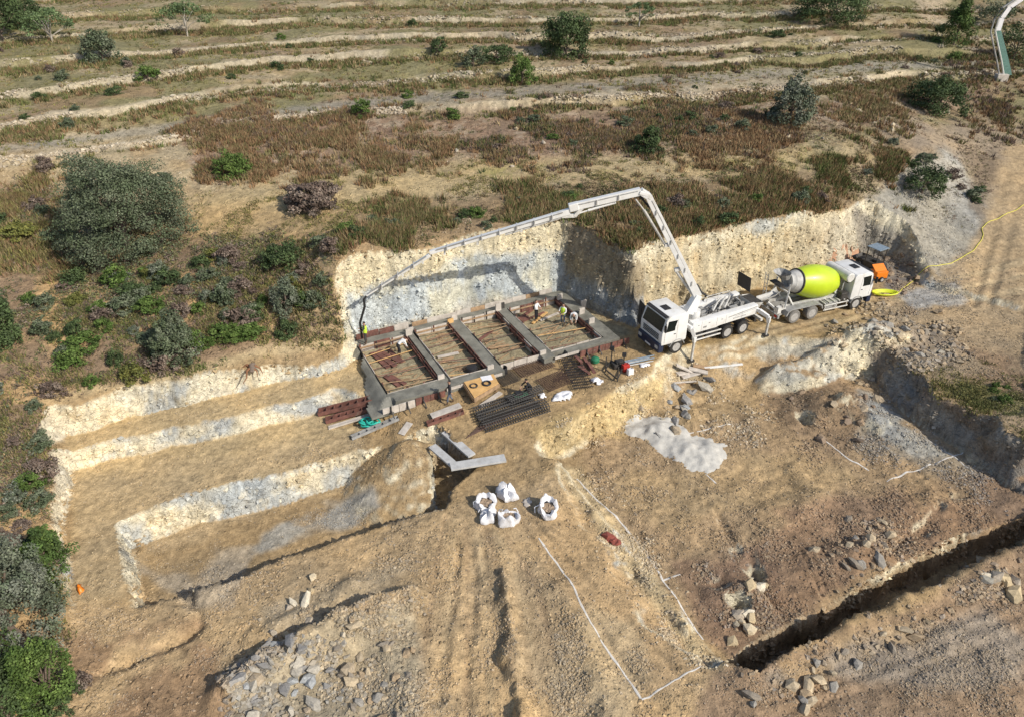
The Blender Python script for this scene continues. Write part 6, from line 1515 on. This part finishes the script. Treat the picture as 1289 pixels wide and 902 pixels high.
simple_plank(505, 547, 516, 532, .45, .03, M_PALEB, 'board', 'faint tan board flat on the earth right of the turquoise hose bundle', 'board')
simple_plank(886, 466, 934, 461, .16, .1, M_WHITE, 'post', 'long thin white post lying on the slope below the pump truck', 'post', .15)
for k, (a, b, c, d, w_, l_) in enumerate([(852,472,872,468,.4,.05),(858,478,880,472,.35,.18),(866,468,890,474,.4,.28),(872,462,893,466,.35,.12),(850,465,870,474,.3,.35)]):
    simple_plank(a, b, c, d, w_, .1, M_PALEB if k != 3 else M_OWOOD, 'broken_board', ['pale broken board at the left end of the board pile under the outrigger','lowest pale board of the pile under the outrigger','pale board crossing the top of the pile under the outrigger','weathered board under the outrigger foot','short pale board tilted on the pile under the outrigger'][k], 'board', l_)
simple_plank(822, 505, 862, 483, .12, .06, M_OWOOD, 'pole', 'thin wooden pole on the bank above the white sand pile', 'pole', .1)
simple_plank(848, 483, 876, 481, .14, .06, M_PALEB, 'pole', 'thin pale slat just below the board pile', 'slat', .08)
# steel props bundle
e, L = ontop(783, 460, 822, 452, 'prop_bundle', 'bundle of blue-grey steel props lying in front of the pump truck', 'steel props', lift=.06)
for k in range(9):
    y = (k % 5 - 2) * .13 + .05 * (k // 5); MB().tube([(rf.uniform(-.2,.2), y, .04 + .09 * (k // 5)), (L + rf.uniform(-.3,.2), y + rf.uniform(-.1,.1), .04 + .09 * (k // 5))], .038, 6).obj('steel_prop', M_BLUEG if k % 3 else M_LGREY, e, smooth=True)
# wooden platform with rings
e = empty('wooden_platform', (0, 0, 0), 0, 'new orange-wood platform in front of the footings with hose rings on it', 'platform')
PC = [Vector((*PX(u, v, z), z)) for u, v, z in ((584,480,.62),(621,470,.62),(628,482,.55),(597,500,.55))]
def plerp(s, t, dz=0): return PC[0].lerp(PC[1], s).lerp(PC[3].lerp(PC[2], s), t) + Vector((0, 0, dz))
for k in range(5):
    t0, t1 = k / 5 + .006, (k + 1) / 5 - .006; q = [plerp(0, t0), plerp(1, t0), plerp(1, t1), plerp(0, t1)]
    MB().add([tuple(p) for p in q] + [tuple(p - Vector((0, 0, .05))) for p in q], [(0,1,2,3),(7,6,5,4),(0,4,5,1),(1,5,6,2),(2,6,7,3),(3,7,4,0)]).obj('deck_board', M_WOOD, e)
MB().bar(plerp(-.02, 1.03, -.15), plerp(1.02, 1.03, -.15), .06, .26).obj('side_board', M_OWOOD, e); MB().bar(plerp(-.02, 0, -.2), plerp(-.02, 1, -.2), .06, .26).obj('side_board', M_OWOOD, e)
for s in (.08, .92):
    for t in (.1, .9): MB().bar(plerp(s, t, -.06), plerp(s, t, -.62), .1).obj('leg', M_OWOOD, e)
MB().bar(plerp(.12, 1.28, -.5), plerp(1.0, 1.3, -.5), .3, .12).obj('lower_plank', M_PALEB, e)
def ring(c, R_, r, m_, label, name='hose_ring', cat='hose ring', wob_=0.):
    v, f = [], []; n, k = 22, 6
    for i in range(n):
        a = 6.283 * i / n
        for j in range(k):
            b = 6.283 * j / k; rr = R_ + r * math.cos(b) + wob_ * math.sin(a * 3); v.append((c[0] + rr*math.cos(a), c[1] + rr*math.sin(a), c[2] + r * math.sin(b)))
    for i in range(n):
        for j in range(k): f.append((i*k+j, ((i+1)%n)*k+j, ((i+1)%n)*k+(j+1)%k, i*k+(j+1)%k))
    return MB().add(v, f).obj(name, m_, smooth=True, label=label, cat=cat)
ring(plerp(.2, .42, .04), .22, .045, M_STEEL, 'black ring on the wooden platform, left one')
ring(plerp(.62, .6, .05), .24, .06, M_BLACK, 'thick black ring on the wooden platform, right one')
def sheet(L, label, h=.08, m_=M_SHEET, name='plastic_sheet', cat='plastic sheet', seed=0, base=None, step=.09):
    """crumpled sheet: outline in the photo, folds in height"""
    W3 = [G(u, v) if base is None else np.array([*PX(u, v, base), base]) for u, v in L]; poly = [(p[0], p[1]) for p in W3]
    xs = np.arange(min(p[0] for p in poly), max(p[0] for p in poly) + step, step); ys = np.arange(min(p[1] for p in poly), max(p[1] for p in poly) + step, step)
    x, y = np.meshgrid(xs, ys, indexing='ij'); d, _ = sdf(x, y, poly); ins = d < .06 * fbm(x, y, f=3, o=2, seed=seed)
    z = (gz(x, y) if base is None else base) + .03 + h * (np.abs(fbm(x, y, f=2.2, o=3, seed=seed + 1)) * 1.6 + .3) * sstep(0, -.15, d)
    id_ = -np.ones(x.shape, int); id_[ins] = np.arange(ins.sum()); f = []
    for i in range(len(xs) - 1):
        for j in range(len(ys) - 1):
            q = (id_[i, j], id_[i+1, j], id_[i+1, j+1], id_[i, j+1])
            if min(q) >= 0: f.append(q)
    me = np_mesh(name, np.stack([x, y, z], -1)[ins], np.array(f), smooth=True)
    o = link(name, me, m_, label=label, cat=cat); s = o.modifiers.new('t', 'SOLIDIFY'); s.thickness = .012; s.offset = 0; return o
sheet([(697,498),(708,492),(722,494),(720,503),(704,507),(694,505)], 'crumpled white plastic sheet at the edge of the rebar yard', .22, seed=1)
sheet([(675,496),(686,494),(688,501),(679,503)], 'small white sheet beside the crouching worker in black', .16, seed=2)
sheet([(741,477),(750,474),(762,480),(758,486),(745,484)], 'white sheet on the ground left of the steel frame', .2, seed=3)
sheet([(803,458),(817,457),(821,462),(806,464)], 'small white sheet below the steel props', .12, seed=4)
PW = plerp(.72, .22, .01)
MB().box(-.35, .35, -.28, .28, 0, .015, Matrix.Translation(PW) @ Matrix.Rotation(.3, 4, 'Z')).obj('paper_plan', M_SHEET, label='white sheet of paper on the wooden platform', cat='paper')
# turquoise hose bundle
p = G(466, 536); tb = MB(); r5 = random.Random(3)
for k in range(5):
    cx, cy = p[0] + r5.uniform(-.35, .35), p[1] + r5.uniform(-.18, .18); R_ = r5.uniform(.25, .4); pts_ = []
    for i in range(15): a = i / 14 * 6.283; pts_.append((cx + R_ * math.cos(a) * 1.15, cy + R_ * .75 * math.sin(a), p[2] + .12 + .07 * k + .05 * math.sin(a * 3 + k)))
    tb.tube(pts_, .06, 6)
tb.obj('hose_bundle', M_TEAL, smooth=True, label='turquoise coiled hose bundle lying by the rust-red forms', cat='hose')
# ------------------------------------------------------------------ reinforcement
def cage(u0, v0, u1, v1, wd, hh, label, m_=M_REBAR, dx=.16, lift=.03, nb=4, group=None):
    e, L = ontop(u0, v0, u1, v1, 'rebar_cage', label, 'rebar cage', group, lift)
    for y in np.linspace(-wd/2, wd/2, nb):
        for z in (0., hh): MB().tube([(0, y, z), (L, y, z)], .03, 5).obj('bar', m_, e)
    s = MB()
    for x in np.arange(.1, L, dx):
        P = [(x, -wd/2, 0), (x, wd/2, 0), (x, wd/2, hh), (x, -wd/2, hh)]
        for a, b in zip(P, P[1:] + P[:1]): s.bar(a, b, .03)
    s.obj('stirrups', m_, e, kind='stuff'); return e
cage(598, 524, 668, 500, .75, .4, 'dark rebar cage at the back of the pair in the yard before the footings')
cage(601, 531, 676, 506, .7, .4, 'dark rebar cage in the middle of the yard cluster')
cage(608, 540, 690, 513, .75, .42, 'dark rebar cage nearest the camera in the yard')
cage(640, 512, 682, 496, .5, .25, 'dark rebar cage on top of the others, beside the crouching worker', lift=.35)
def mat_(u0, v0, u1, v1, wd, label, m_=M_RUST, dx=.2, lift=.08, dy=.2, n=1):
    e, L = ontop(u0, v0, u1, v1, 'rebar_mat', label, 'rebar mat', None, lift)
    s = MB()
    for k in range(n):
        for x in np.arange(0, L, dx): s.bar((x + .03*k, -wd/2, .05*k), (x + .05*k, wd/2, .02 + .05*k), .022)
    s.obj('cross_bars', m_, e, kind='stuff')
    s = MB()
    for y in np.arange(-wd/2, wd/2 + .01, dy): s.bar((0, y, .03), (L, y, .03), .026)
    s.obj('long_bars', m_, e, kind='stuff'); return e
mat_(714, 446, 735, 492, 1.3, 'dark rebar mats lying side on at the right end of the yard', M_REBAR, .3, .2, .12, 3)
mat_(650, 470, 692, 456, 1.4, 'rusty rebar mats on the ground in front of the third bay', M_RUST, .16, .1, .16, 2)
mat_(683, 488, 712, 476, 1.5, 'rusty rebar mats heaped in front of the rightmost bay', M_RUST, .14, .15, .16, 2)
mat_(627, 482, 648, 474, 1.4, 'dark rebar bundle beside the wooden platform', M_REBAR, .14, .15, .14, 2)
rb = MB()
for k in range(12):
    p, q = G(586 + 2*k, 552 - k*2), G(668 + 1.5*k, 512 - k*.8); rb.tube([tuple(p + [0, 0, .05]), tuple(q + [0, 0, .12])], .022, 5)
rb.obj('rebar_bundle', M_RUST, label='thin loose bars reaching out to the left of the rebar cages', cat='rebar')
rb = MB()
for k in range(16):
    a, b = G(704 + rf.uniform(-10, 18), 470 + rf.uniform(-12, 12)), G(722 + rf.uniform(-10, 22), 455 + rf.uniform(-8, 24)); rb.tube([tuple(a + [0, 0, .08]), tuple(b + [0, 0, .12])], .02, 5)
rb.obj('rebar_bundle', M_RUST, label='tangle of rusty bars in front of the right front corner', cat='rebar')
for k, (u, v, u2, v2) in enumerate([(730,458,738,470),(735,452,744,468),(728,464,742,474),(740,460,748,474),(724,454,732,462)]):
    simple_plank(u, v, u2, v2, .22, .08, M_FORM, 'short_form', 'short rust-red form plate thrown on the heap left of the steel frame', 'formwork panel', .05 + .07 * k)['group'] = 'short rust-red plates on the heap'
# trestle frame
c = [G(762, 468), G(777, 480), G(784, 466), G(769, 457)]
e = empty('steel_frame', (0, 0, 0), 0, 'dark square steel frame with upright posts beside the props', 'steel frame')
zb_ = max(q[2] for q in c) + .2
for a, b in zip(c, c[1:] + c[:1]): MB().bar((a[0], a[1], zb_), (b[0], b[1], zb_), .07).obj('rail', M_STEEL, e)
for q in c: MB().bar((q[0], q[1], q[2] - .05), (q[0], q[1], zb_ + .95), .07).obj('post', M_STEEL, e)
for q in (c[3], c[2]): MB().box(q[0]-.13, q[0]+.13, q[1]-.1, q[1]+.1, zb_+.85, zb_+1.1).obj('clamp_head', M_BLACK, e)
p = G(749, 456); sk_ = MB().lathe([(0,.2),(.1,.3),(.3,.3),(.4,.2),(.44,.08)], 12, Matrix.Translation(p) @ Matrix.Rotation(math.radians(-90), 4, 'Y')); sk_.obj('green_sack', M_GREEN, smooth=True, label='green sack by the right front corner of the footings', cat='sack')
def can(u, v, m_, label, r=.18, h=.42):
    p = G(u, v); e = empty('canister', tuple(p), .4, label, 'canister')
    MB().box(-r, r, -r*.7, r*.7, 0, h).obj('body', m_, e, bevel=.04); MB().tube([(r*.5, 0, h), (r*.5, 0, h+.06)], .035, 8).obj('cap', M_BLACK, e); MB().tube([(-r*.6, 0, h-.01), (-r*.5, 0, h+.08), (r*.1, 0, h+.08), (r*.2, 0, h-.01)], .018, 6).obj('handle', m_, e)
can(787, 466, M_RED, 'red canister right of the steel frame', .24, .5); can(793, 471, M_SHEET, 'white canister beside the red one', .2, .45)
p = G(779, 461); rk = MB(); rk.box(-.5, .4, -.25, .25, 0, .35); rk.box(-.3, .3, -.2, .2, .35, .5); o = rk.obj('compactor', M_STEEL, bevel=.04, label='low black machine on the ground between the steel frame and the props', cat='machine'); o.location = p; o.rotation_euler = (0, 0, .4)
# ------------------------------------------------------------------ big bags
def bigbag(u, v, R_, h, seed, label, closed=False, lean=.0):
    p = G(u, v); r = np.random.default_rng(seed); n = 30
    rows = [(.88,0),(1.04,.12),(1.06,.4),(1.02,.7),(1.0,.9),(.97,1.0),(.85,1.0),(.72,.86),(.62,.7)] if not closed else [(.9,0),(1.05,.15),(1.05,.45),(.98,.75),(.8,.95),(.5,1.02),(.15,.98)]
    ph = r.uniform(0, 6.28, 4); v_, f = [], []
    for i, (rr, zz) in enumerate(rows):
        for k in range(n):
            a = 6.283 * k / n; sq = 1 / max(abs(math.cos(a)), abs(math.sin(a))) ** .45
            w_ = 1 + .15*math.sin(2*a+ph[0]+i*.2) + .10*math.sin(5*a+ph[1]+i*.5) + .05*math.sin(9*a+ph[2]+i) 
            hz = h * (zz * (1 + .34*math.sin(a+ph[3]) * zz + .22*math.sin(4*a+ph[1])*zz + .08*math.sin(9*a+ph[2])))
            v_.append((R_*rr*sq*w_*math.cos(a) + lean*zz, R_*rr*sq*w_*math.sin(a), hz))
    for i in range(len(rows)-1):
        for k in range(n): f.append((i*n+k, i*n+(k+1)%n, (i+1)*n+(k+1)%n, (i+1)*n+k))
    e = empty('big_bag', tuple(p), r.uniform(0, 1.5), label, 'bulk bag')
    if closed: f.append(tuple(range((len(rows)-1)*n, len(rows)*n)))
    MB().add(v_, f).obj('sack', M_SACK, e, smooth=True)
    if not closed:
        g, gf = [(0, 0, h*.62)], []
        for q_, rr in enumerate((.35, .7)):
            for k in range(18): a = 6.283*k/18; g.append((R_*rr*math.cos(a), R_*rr*math.sin(a), h*(.6 + r.uniform(-.08,.08) + (.06 if q_ else 0))))
        gf += [(0, 1+k, 1+(k+1)%18) for k in range(18)] + [(1+k, 19+k, 19+(k+1)%18, 1+(k+1)%18) for k in range(18)]
        MB().add(g, gf).obj('filling', M_SOIL, e)
    for s in (-1, 1): MB().tube([(R_*.6*s, R_*.8, h*.95), (R_*.9*s, R_*1.15, h*.7), (R_*1.15*s, R_*.9, h*.3)], .03, 5).obj('strap', M_SACK, e)
bigbag(639, 625, .45, .62, 1, 'closed white bulk bag, rearmost of the bags on the earth', closed=True)
bigbag(612, 638, .46, .55, 2, 'open white bulk bag at the left, leaning on the one in front of it')
bigbag(614, 652, .42, .42, 5, 'small slumped white bulk bag in front of the left open one', closed=True)
bigbag(641, 656, .48, .55, 3, 'open white bulk bag with brown filling, nearest to the camera')
bigbag(690, 645, .5, .6, 4, 'open white bulk bag standing apart on the right')
sheet([(657,628),(667,625),(672,632),(665,640),(657,637)], 'flat tan disc of spilled cement between the bulk bags', .02, M_PALEB, 'cement_patch', 'cement patch', 8)
# ------------------------------------------------------------------ white sand pile
def mound(L, h, m_, name, label, cat, seed, step=.12):
    W3 = [G(u, v) for u, v in L]; poly = [(p[0], p[1]) for p in W3]
    xs = np.arange(min(p[0] for p in poly) - .5, max(p[0] for p in poly) + .5, step); ys = np.arange(min(p[1] for p in poly) - .5, max(p[1] for p in poly) + .5, step)
    x, y = np.meshgrid(xs, ys, indexing='ij'); d, _ = sdf(x, y, poly); d = d + .3 * fbm(x, y, f=.9, o=4, seed=seed) + .22 * fbm(x, y, f=3.5, o=3, seed=seed + 3)
    ins = d < .08; z = gz(x, y) - .04 + .06 * sstep(.05, -.35, d) + h * sstep(0, -2.2, d) * (1 + .35 * fbm(x, y, f=.8, o=4, seed=seed + 1)) 
    id_ = -np.ones(x.shape, int); id_[ins] = np.arange(ins.sum()); f = []
    a = np.stack([id_[:-1, :-1], id_[1:, :-1], id_[1:, 1:], id_[:-1, 1:]], -1).reshape(-1, 4); f = a[a.min(1) >= 0]
    return link(name, np_mesh(name, np.stack([x, y, z], -1)[ins], f, smooth=True), m_, label=label, cat=cat)
mound([(779,536),(795,522),(822,520),(845,523),(866,538),(872,546),(897,550),(914,560),(918,574),(908,592),(893,601),(870,594),(850,580),(828,565),(800,555),(782,546)], .6, M_DRYC, 'sand_pile', 'spread pile of white sand in the right pit', 'sand pile', 12)
M_RSAND = mat('reddish_sand', (.46, .27, .17), .95, var=.12, scale=2, bump=.4)
mound([(1042,322),(1055,312),(1068,312),(1080,320),(1078,330),(1050,332)], .9, M_RSAND, 'sand_pile', 'small reddish sand pile in the corner behind the mixer cab', 'sand pile', 14)
# ------------------------------------------------------------------ chalk lines
def draped(L, w_, m_, name, label, cat, lift=.012, seed=0, gaps=.0):
    W3 = np.array([G(u, v) for u, v in L]); d = np.r_[0, np.cumsum(np.hypot(*np.diff(W3[:, :2], axis=0).T))]
    t = np.arange(0, d[-1], .1); x, y = np.interp(t, d, W3[:, 0]), np.interp(t, d, W3[:, 1])
    x = x + .05 * fbm(t, t*0, f=.8, o=3, seed=seed); y = y + .05 * fbm(t, t*0 + 9, f=.8, o=3, seed=seed)
    tx, ty = np.gradient(x), np.gradient(y); n = np.hypot(tx, ty) + 1e-9; nx_, ny_ = -ty / n, tx / n
    ww = w_ * (1 + .45 * fbm(t, t*0 + 3, f=2.5, o=3, seed=seed + 2)) / 2; rows = []
    for s in (-1, -.33, .33, 1): a, b = x + nx_ * ww * s, y + ny_ * ww * s; rows.append(np.stack([a, b, gz(a, b) + lift + (.008 if abs(s) < .5 else 0)], 1))
    V_ = np.stack(rows, 1).reshape(-1, 3); k = np.arange(len(t) - 1)
    keep = fbm(t, t*0 + 5, f=1.2, o=3, seed=seed + 4)[:-1] > -1 + gaps; k = k[keep]
    F_ = np.concatenate([np.stack([k*4+s, k*4+s+1, (k+1)*4+s+1, (k+1)*4+s], 1) for s in range(3)])
    return link(name, np_mesh(name, V_, F_, smooth=True), m_, label=label, cat=cat)
CH = [([(678,677),(700,707),(724,741),(745,785),(768,822),(790,855),(808,880)], 'long white chalk line down the left side of the marked strip', .16, .0),
 ([(808,880),(830,867),(850,855),(890,838)], 'short white chalk line closing the marked strip at the bottom', .15, .1),
 ([(726,602),(745,622),(765,640),(785,662),(810,690),(830,722),(860,768),(886,806)], 'long white chalk line inside the right pit along the pale bank', .17, .0),
 ([(834,730),(846,726),(858,722)], 'short white chalk stub branching right from the long pit line', .15, .2),
 ([(1037,553),(1052,565),(1068,577),(1095,592)], 'broken white chalk line in the upper right of the pit', .15, .35),
 ([(1117,606),(1140,595),(1165,586),(1200,573),(1215,566)], 'white chalk line across the upper right of the pit', .14, .3),
 ([(1160,548),(1186,566),(1208,580),(1232,598)], 'white chalk line along the foot of the grey gravel, right pit', .14, .4),
 ([(858,545),(885,541),(920,534)], 'white chalk line behind the white sand pile', .14, .25),
 ([(888,596),(903,609)], 'white chalk stub below the white sand pile', .15, .2)]
for k, (L, lab, w_, gp) in enumerate(CH): draped(L, w_ * .6, M_CHALK, 'chalk_line', lab, 'chalk line', seed=20 + k, gaps=gp)
# yellow hose
HL = [(1102,369),(1112,374),(1122,371),(1130,369),(1142,361),(1150,352),(1163,339),(1180,336),(1197,332),(1212,324),(1226,315),(1236,304),(1237,296),(1234,288),(1244,281),(1262,272),(1289,259),(1330,244)]
W3 = np.array([G(u, v) for u, v in HL]); d = np.r_[0, np.cumsum(np.hypot(*np.diff(W3[:, :2], axis=0).T))]; t = np.arange(0, d[-1], .35)
x, y = np.interp(t, d, W3[:, 0]), np.interp(t, d, W3[:, 1]); x += .06 * np.sin(t * 1.3); y += .05 * np.sin(t * 1.9)
MB().tube([(a, b, float(c) + .04) for a, b, c in zip(x, y, gz(x, y))], .032, 6).obj('yellow_hose', M_YHOSE, smooth=True, label='long yellow hose running from the mixer up the dirt road on the right', cat='hose')
p = G(1113, 371); cb = MB()
for k in range(4): cb.tube([(p[0] + (.55+.07*k)*math.cos(a)*1.3, p[1] + (.3+.05*k)*math.sin(a), p[2] + .06 + .05*k) for a in np.linspace(0, 6.283, 16)], .055, 6)
cb.obj('hose_coil', mat('bright_yellow_green_hose', (.66, .72, .03), .5, var=.05), smooth=True, label='bright yellow-green hose coil on the ground in front of the mixer cab', cat='hose')
# orange compressor and canopied machine in the corner behind the mixer
p = G(1104, 352); e = empty('compressor', tuple(p), .25, 'orange compressor with raised lid in front of the mixer cab', 'compressor')
MB().box(-.5, .55, -.4, .4, .25, .85).obj('body', M_ORANGE, e, bevel=.05); MB().box(-.5, .55, -.4, .42, 0, .05, Matrix.Translation((0, .1, .95)) @ Matrix.Rotation(.55, 4, 'X')).obj('lid', M_ORANGE, e, bevel=.01)
MB().box(-.6, .65, -.3, .3, .12, .25).obj('chassis', M_STEEL, e)
for s in (-1, 1): wheel(e, 0, s*.48, .22, .14, s)
MB().bar((.6, 0, .25), (1.2, 0, .15), .06).obj('drawbar', M_STEEL, e)
p = G(1093, 340); e = empty('site_dumper', tuple(p), 2.1, 'small dark site machine with blue-grey canopy, in the shade behind the mixer cab', 'site machine')
MB().box(-1.1, .9, -.55, .55, .4, .95).obj('body', M_STEEL, e, bevel=.06); MB().add([(.5,-.6,.6),(1.2,-.6,.65),(1.2,.6,.65),(.5,.6,.6),(.4,-.7,.95),(1.4,-.7,.9),(1.4,.7,.9),(.4,.7,.95)], [(0,1,2,3),(0,1,5,4),(1,2,6,5),(2,3,7,6),(3,0,4,7)]).obj('skip', M_STEEL, e)
MB().box(-.9, .3, -.6, .6, 2.15, 2.22).obj('canopy', M_BLUEG, e, bevel=.02)
for a in (-.8, .2):
    for b in (-.5, .5): MB().bar((a, b, .9), (a, b, 2.15), .06).obj('canopy_post', M_STEEL, e)
for a in (-.75, .65):
    for s in (-1, 1): wheel(e, a, s*.65, .38, .25, s)
MB().box(-.6, -.2, -.25, .25, .95, 1.15).obj('seat', M_BLACK, e, bevel=.04)
# uprooted stump on the left rock wall, red cloth, red stones
e = empty('tree_stump', tuple(G(318, 468)), 0, 'uprooted brown tree stump with roots hanging over the left rock wall', 'tree stump')
rs = random.Random(8); MB().tube([(0, .3, .3), (.1, 0, .5), (.1, -.35, .2)], [.2, .24, .12], 8).obj('trunk', M_BARK, e, smooth=True)
for k in range(6):
    a = rs.uniform(-2.4, -.2) if k < 3 else rs.uniform(2.2, 3.6); L = rs.uniform(.5, 1.25)
    MB().tube([(0, 0, .4), (L*.4*math.cos(a), L*.4*math.sin(a), .45 + rs.uniform(-.1,.2)), (L*.8*math.cos(a+.3), L*.8*math.sin(a+.3), .25), (L*math.cos(a+.1), L*math.sin(a+.1), -.1)], [.1, .07, .045, .015], 6).obj('root', mat('root_bark', (.25, .12, .06), .9) if k == 0 else bpy.data.materials['root_bark'], e, smooth=True)
sheet([(96,738),(103,735),(107,742),(101,748),(95,745)], 'small orange-red cloth on the earth at the left edge', .18, M_ORANGE, 'cloth', 'cloth', 9, step=.06)
p = G(770, 679)
for k in range(4):
    m2 = BM['brown'][k] if 'BM' in globals() else None
M_REDROCK = mat('red_rock', (.26, .07, .05), .85, var=.25, bump=.4)
for k in range(5):
    v = rock_shapes(ICO_V, 1, np.random.default_rng(50 + k))[0] * np.array([.42, .3, .24]) * (1 - .1 * k); q = G(765 + 3.2 * k, 676 + 2.2 * k)
    o = MB().add(v.tolist(), ICO_F.tolist()).obj('red_rock', M_REDROCK, label='dark red rock in the small cluster between the two chalk lines', cat='rock', group='dark red rocks between the chalk lines'); o.location = tuple(q + [0, 0, .08])
# pale block wall foot and curved white pipe at the top right
b0 = G(1258, 101)
def atp(u, v): 
    d = ray(u, v); t = b0[1] / d[1]; return Vector((d[0] * t, b0[1], CAMH + d[2] * t))
e = empty('curved_mast', (0, 0, 0), 0, 'tall pale curved pipe with green net rising from a white block, top right corner', 'pipe')
LP = [atp(1258, 96), atp(1255, 78), atp(1250, 55), atp(1247, 40), atp(1252, 24), atp(1262, 10), atp(1280, -2), atp(1300, -10)]
LQ = [p + Vector((.55, .1, .1)) for p in LP]
MB().tube(LP, .09, 8).obj('pipe', M_GREYP, e, smooth=True); MB().tube(LQ, .09, 8).obj('pipe', M_DWHITE, e, smooth=True)
net = MB(); LR = [p + Vector((1.0 - .1*i, .05, 0)) for i, p in enumerate(LQ)]
for i in range(6): net.add([tuple(LQ[i]), tuple(LQ[i+1]), tuple(LR[i+1]), tuple(LR[i])], [(0,1,2,3)])
o = net.obj('net', mat('green_net', (.10, .20, .17), .7, var=.3), e); s = o.modifiers.new('t', 'SOLIDIFY'); s.thickness = .03
ch_ = MB()
for i in range(3, 7): ch_.bar(LQ[i] + Vector((.35, 0, 0)), LQ[i+1] + Vector((.35, 0, 0)), .5, .12, up=(0, 1, 0))
ch_.obj('chute', M_SHEET, e)
MB().box(b0[0]-.55, b0[0]+.75, b0[1]-.4, b0[1]+.4, b0[2]-.3, b0[2]+.7).obj('block', M_PALEB, e, bevel=.03)
# ------------------------------------------------------------------ people
def on(a, b, z): p = FW(a, b); return (p[0], p[1], z)
# poses in the person's own frame: x right, y forward
STAND = {}
HOLD = dict(ell=(-.27,.12,1.18), wrl=(-.12,.34,1.12), elr=(.27,.12,1.18), wrr=(.12,.34,1.2))
BENT = dict(sp=(0,.12,1.08), ch=(0,.38,1.16), nk=(0,.5,1.16), hd=(0,.60,1.12), ht=(0,.68,1.06), pel=(0,-.05,.92), hil=(-.1,-.05,.9), hir=(.1,-.05,.9), shl=(-.19,.42,1.16), shr=(.19,.42,1.16), ell=(-.24,.45,.86), elr=(.24,.48,.86), wrl=(-.16,.56,.62), wrr=(.14,.6,.62), knl=(-.13,.06,.5), knr=(.13,.06,.5), anl=(-.14,-.04,.09), anr=(.14,-.04,.09), tol=(-.15,.14,.05), tor=(.15,.14,.05))
CROUCH = dict(pel=(0,-.12,.38), sp=(0,-.02,.56), ch=(0,.12,.76), nk=(0,.18,.88), hd=(0,.23,.97), ht=(0,.25,1.07), hil=(-.1,-.12,.37), hir=(.1,-.12,.37), knl=(-.18,.26,.50), knr=(.18,.26,.50), anl=(-.15,.02,.1), anr=(.15,.02,.1), tol=(-.16,.19,.05), tor=(.16,.19,.05), shl=(-.19,.14,.80), shr=(.19,.14,.80), ell=(-.24,.36,.62), elr=(.24,.36,.62), wrl=(-.1,.55,.5), wrr=(.1,.55,.46))
WALK = dict(knl=(-.11,.16,.5), anl=(-.12,.2,.09), tol=(-.13,.37,.06), knr=(.11,-.02,.5), anr=(.12,-.22,.12), tor=(.13,-.05,.05), wrl=(-.25,-.1,.92), wrr=(.26,.24,.95))
hp = he + Vector((-.05, -.28, 0))
person((he.x + .28, he.y - .1, TOPZ + .02), math.radians(90), HOLD, M_DTROU, M_DTROU, 'worker in a yellow-green vest holding the hose end at the left back corner', vest=M_HIVIS, hair=M_HAIR)
person(on(2.35, 1.0, float(gz(*FW(2.35, 1.0)[:2]))), math.radians(-60), BENT, M_WSHIRT, M_BSHIRT, 'worker in a white shirt bending over in the leftmost bay')
person(on(3.35, 7.55, float(gz(*FW(3.35, 7.55)[:2]))), math.radians(100), WALK, M_BSHIRT, M_JEANS, 'worker in a black T-shirt and grey trousers standing before the front boards')
p = G(666, 499); person((p[0], p[1], p[2] + .3), math.radians(110), CROUCH, M_BSHIRT, M_BSHIRT, 'worker in black crouching over the rebar cages', hair=M_HAIR)
person(on(12.9, 1.1, float(gz(*FW(12.9, 1.1)[:2]))), math.radians(-120), HOLD, M_WSHIRT, M_BSHIRT, 'worker in a white shirt and black trousers in the back of the rightmost bay')
person(on(14.35, 2.5, float(gz(*FW(14.35, 2.5)[:2]))), math.radians(150), HOLD, M_WSHIRT, M_JEANS, 'worker in a yellow vest and light trousers in the rightmost bay', vest=M_HIVIS)
person(on(15.05, 2.9, float(gz(*FW(15.05, 2.9)[:2]))), math.radians(170), BENT, M_WSHIRT, M_LGREY, 'worker in pale clothes bending beside the one in the yellow vest')
p = PI_.inverted() @ Vector((7.4, 2.95, 0)); person((p.x, p.y, .02), math.radians(200), HOLD, M_BSHIRT, M_DTROU, 'worker in a green-yellow vest behind the rear of the pump truck', vest=M_HIVIS)
# green machine next to the crouching worker
p = G(655, 503); e = empty('rebar_bender', tuple(p), .4, 'small green machine in front of the crouching worker', 'machine')
MB().box(-.45, .45, -.25, .25, .12, .5).obj('body', M_GREEN, e, bevel=.04); MB().box(-.35, .1, -.18, .18, .5, .66).obj('motor', M_BLACK, e, bevel=.03)
for a in (-.35, .35): MB().box(a-.05, a+.05, -.25, .25, 0, .12).obj('leg', M_STEEL, e)
p = G(633, 470); e = MB().lathe([(0,.28),(.5,.30),(.52,.26),(.1,.22)], 16, Matrix.Translation(p) @ Matrix.Rotation(math.radians(-90), 4, 'Y')).obj('bucket', M_BLACK, smooth=True, label='black tub at the front end of the third strip', cat='tub')
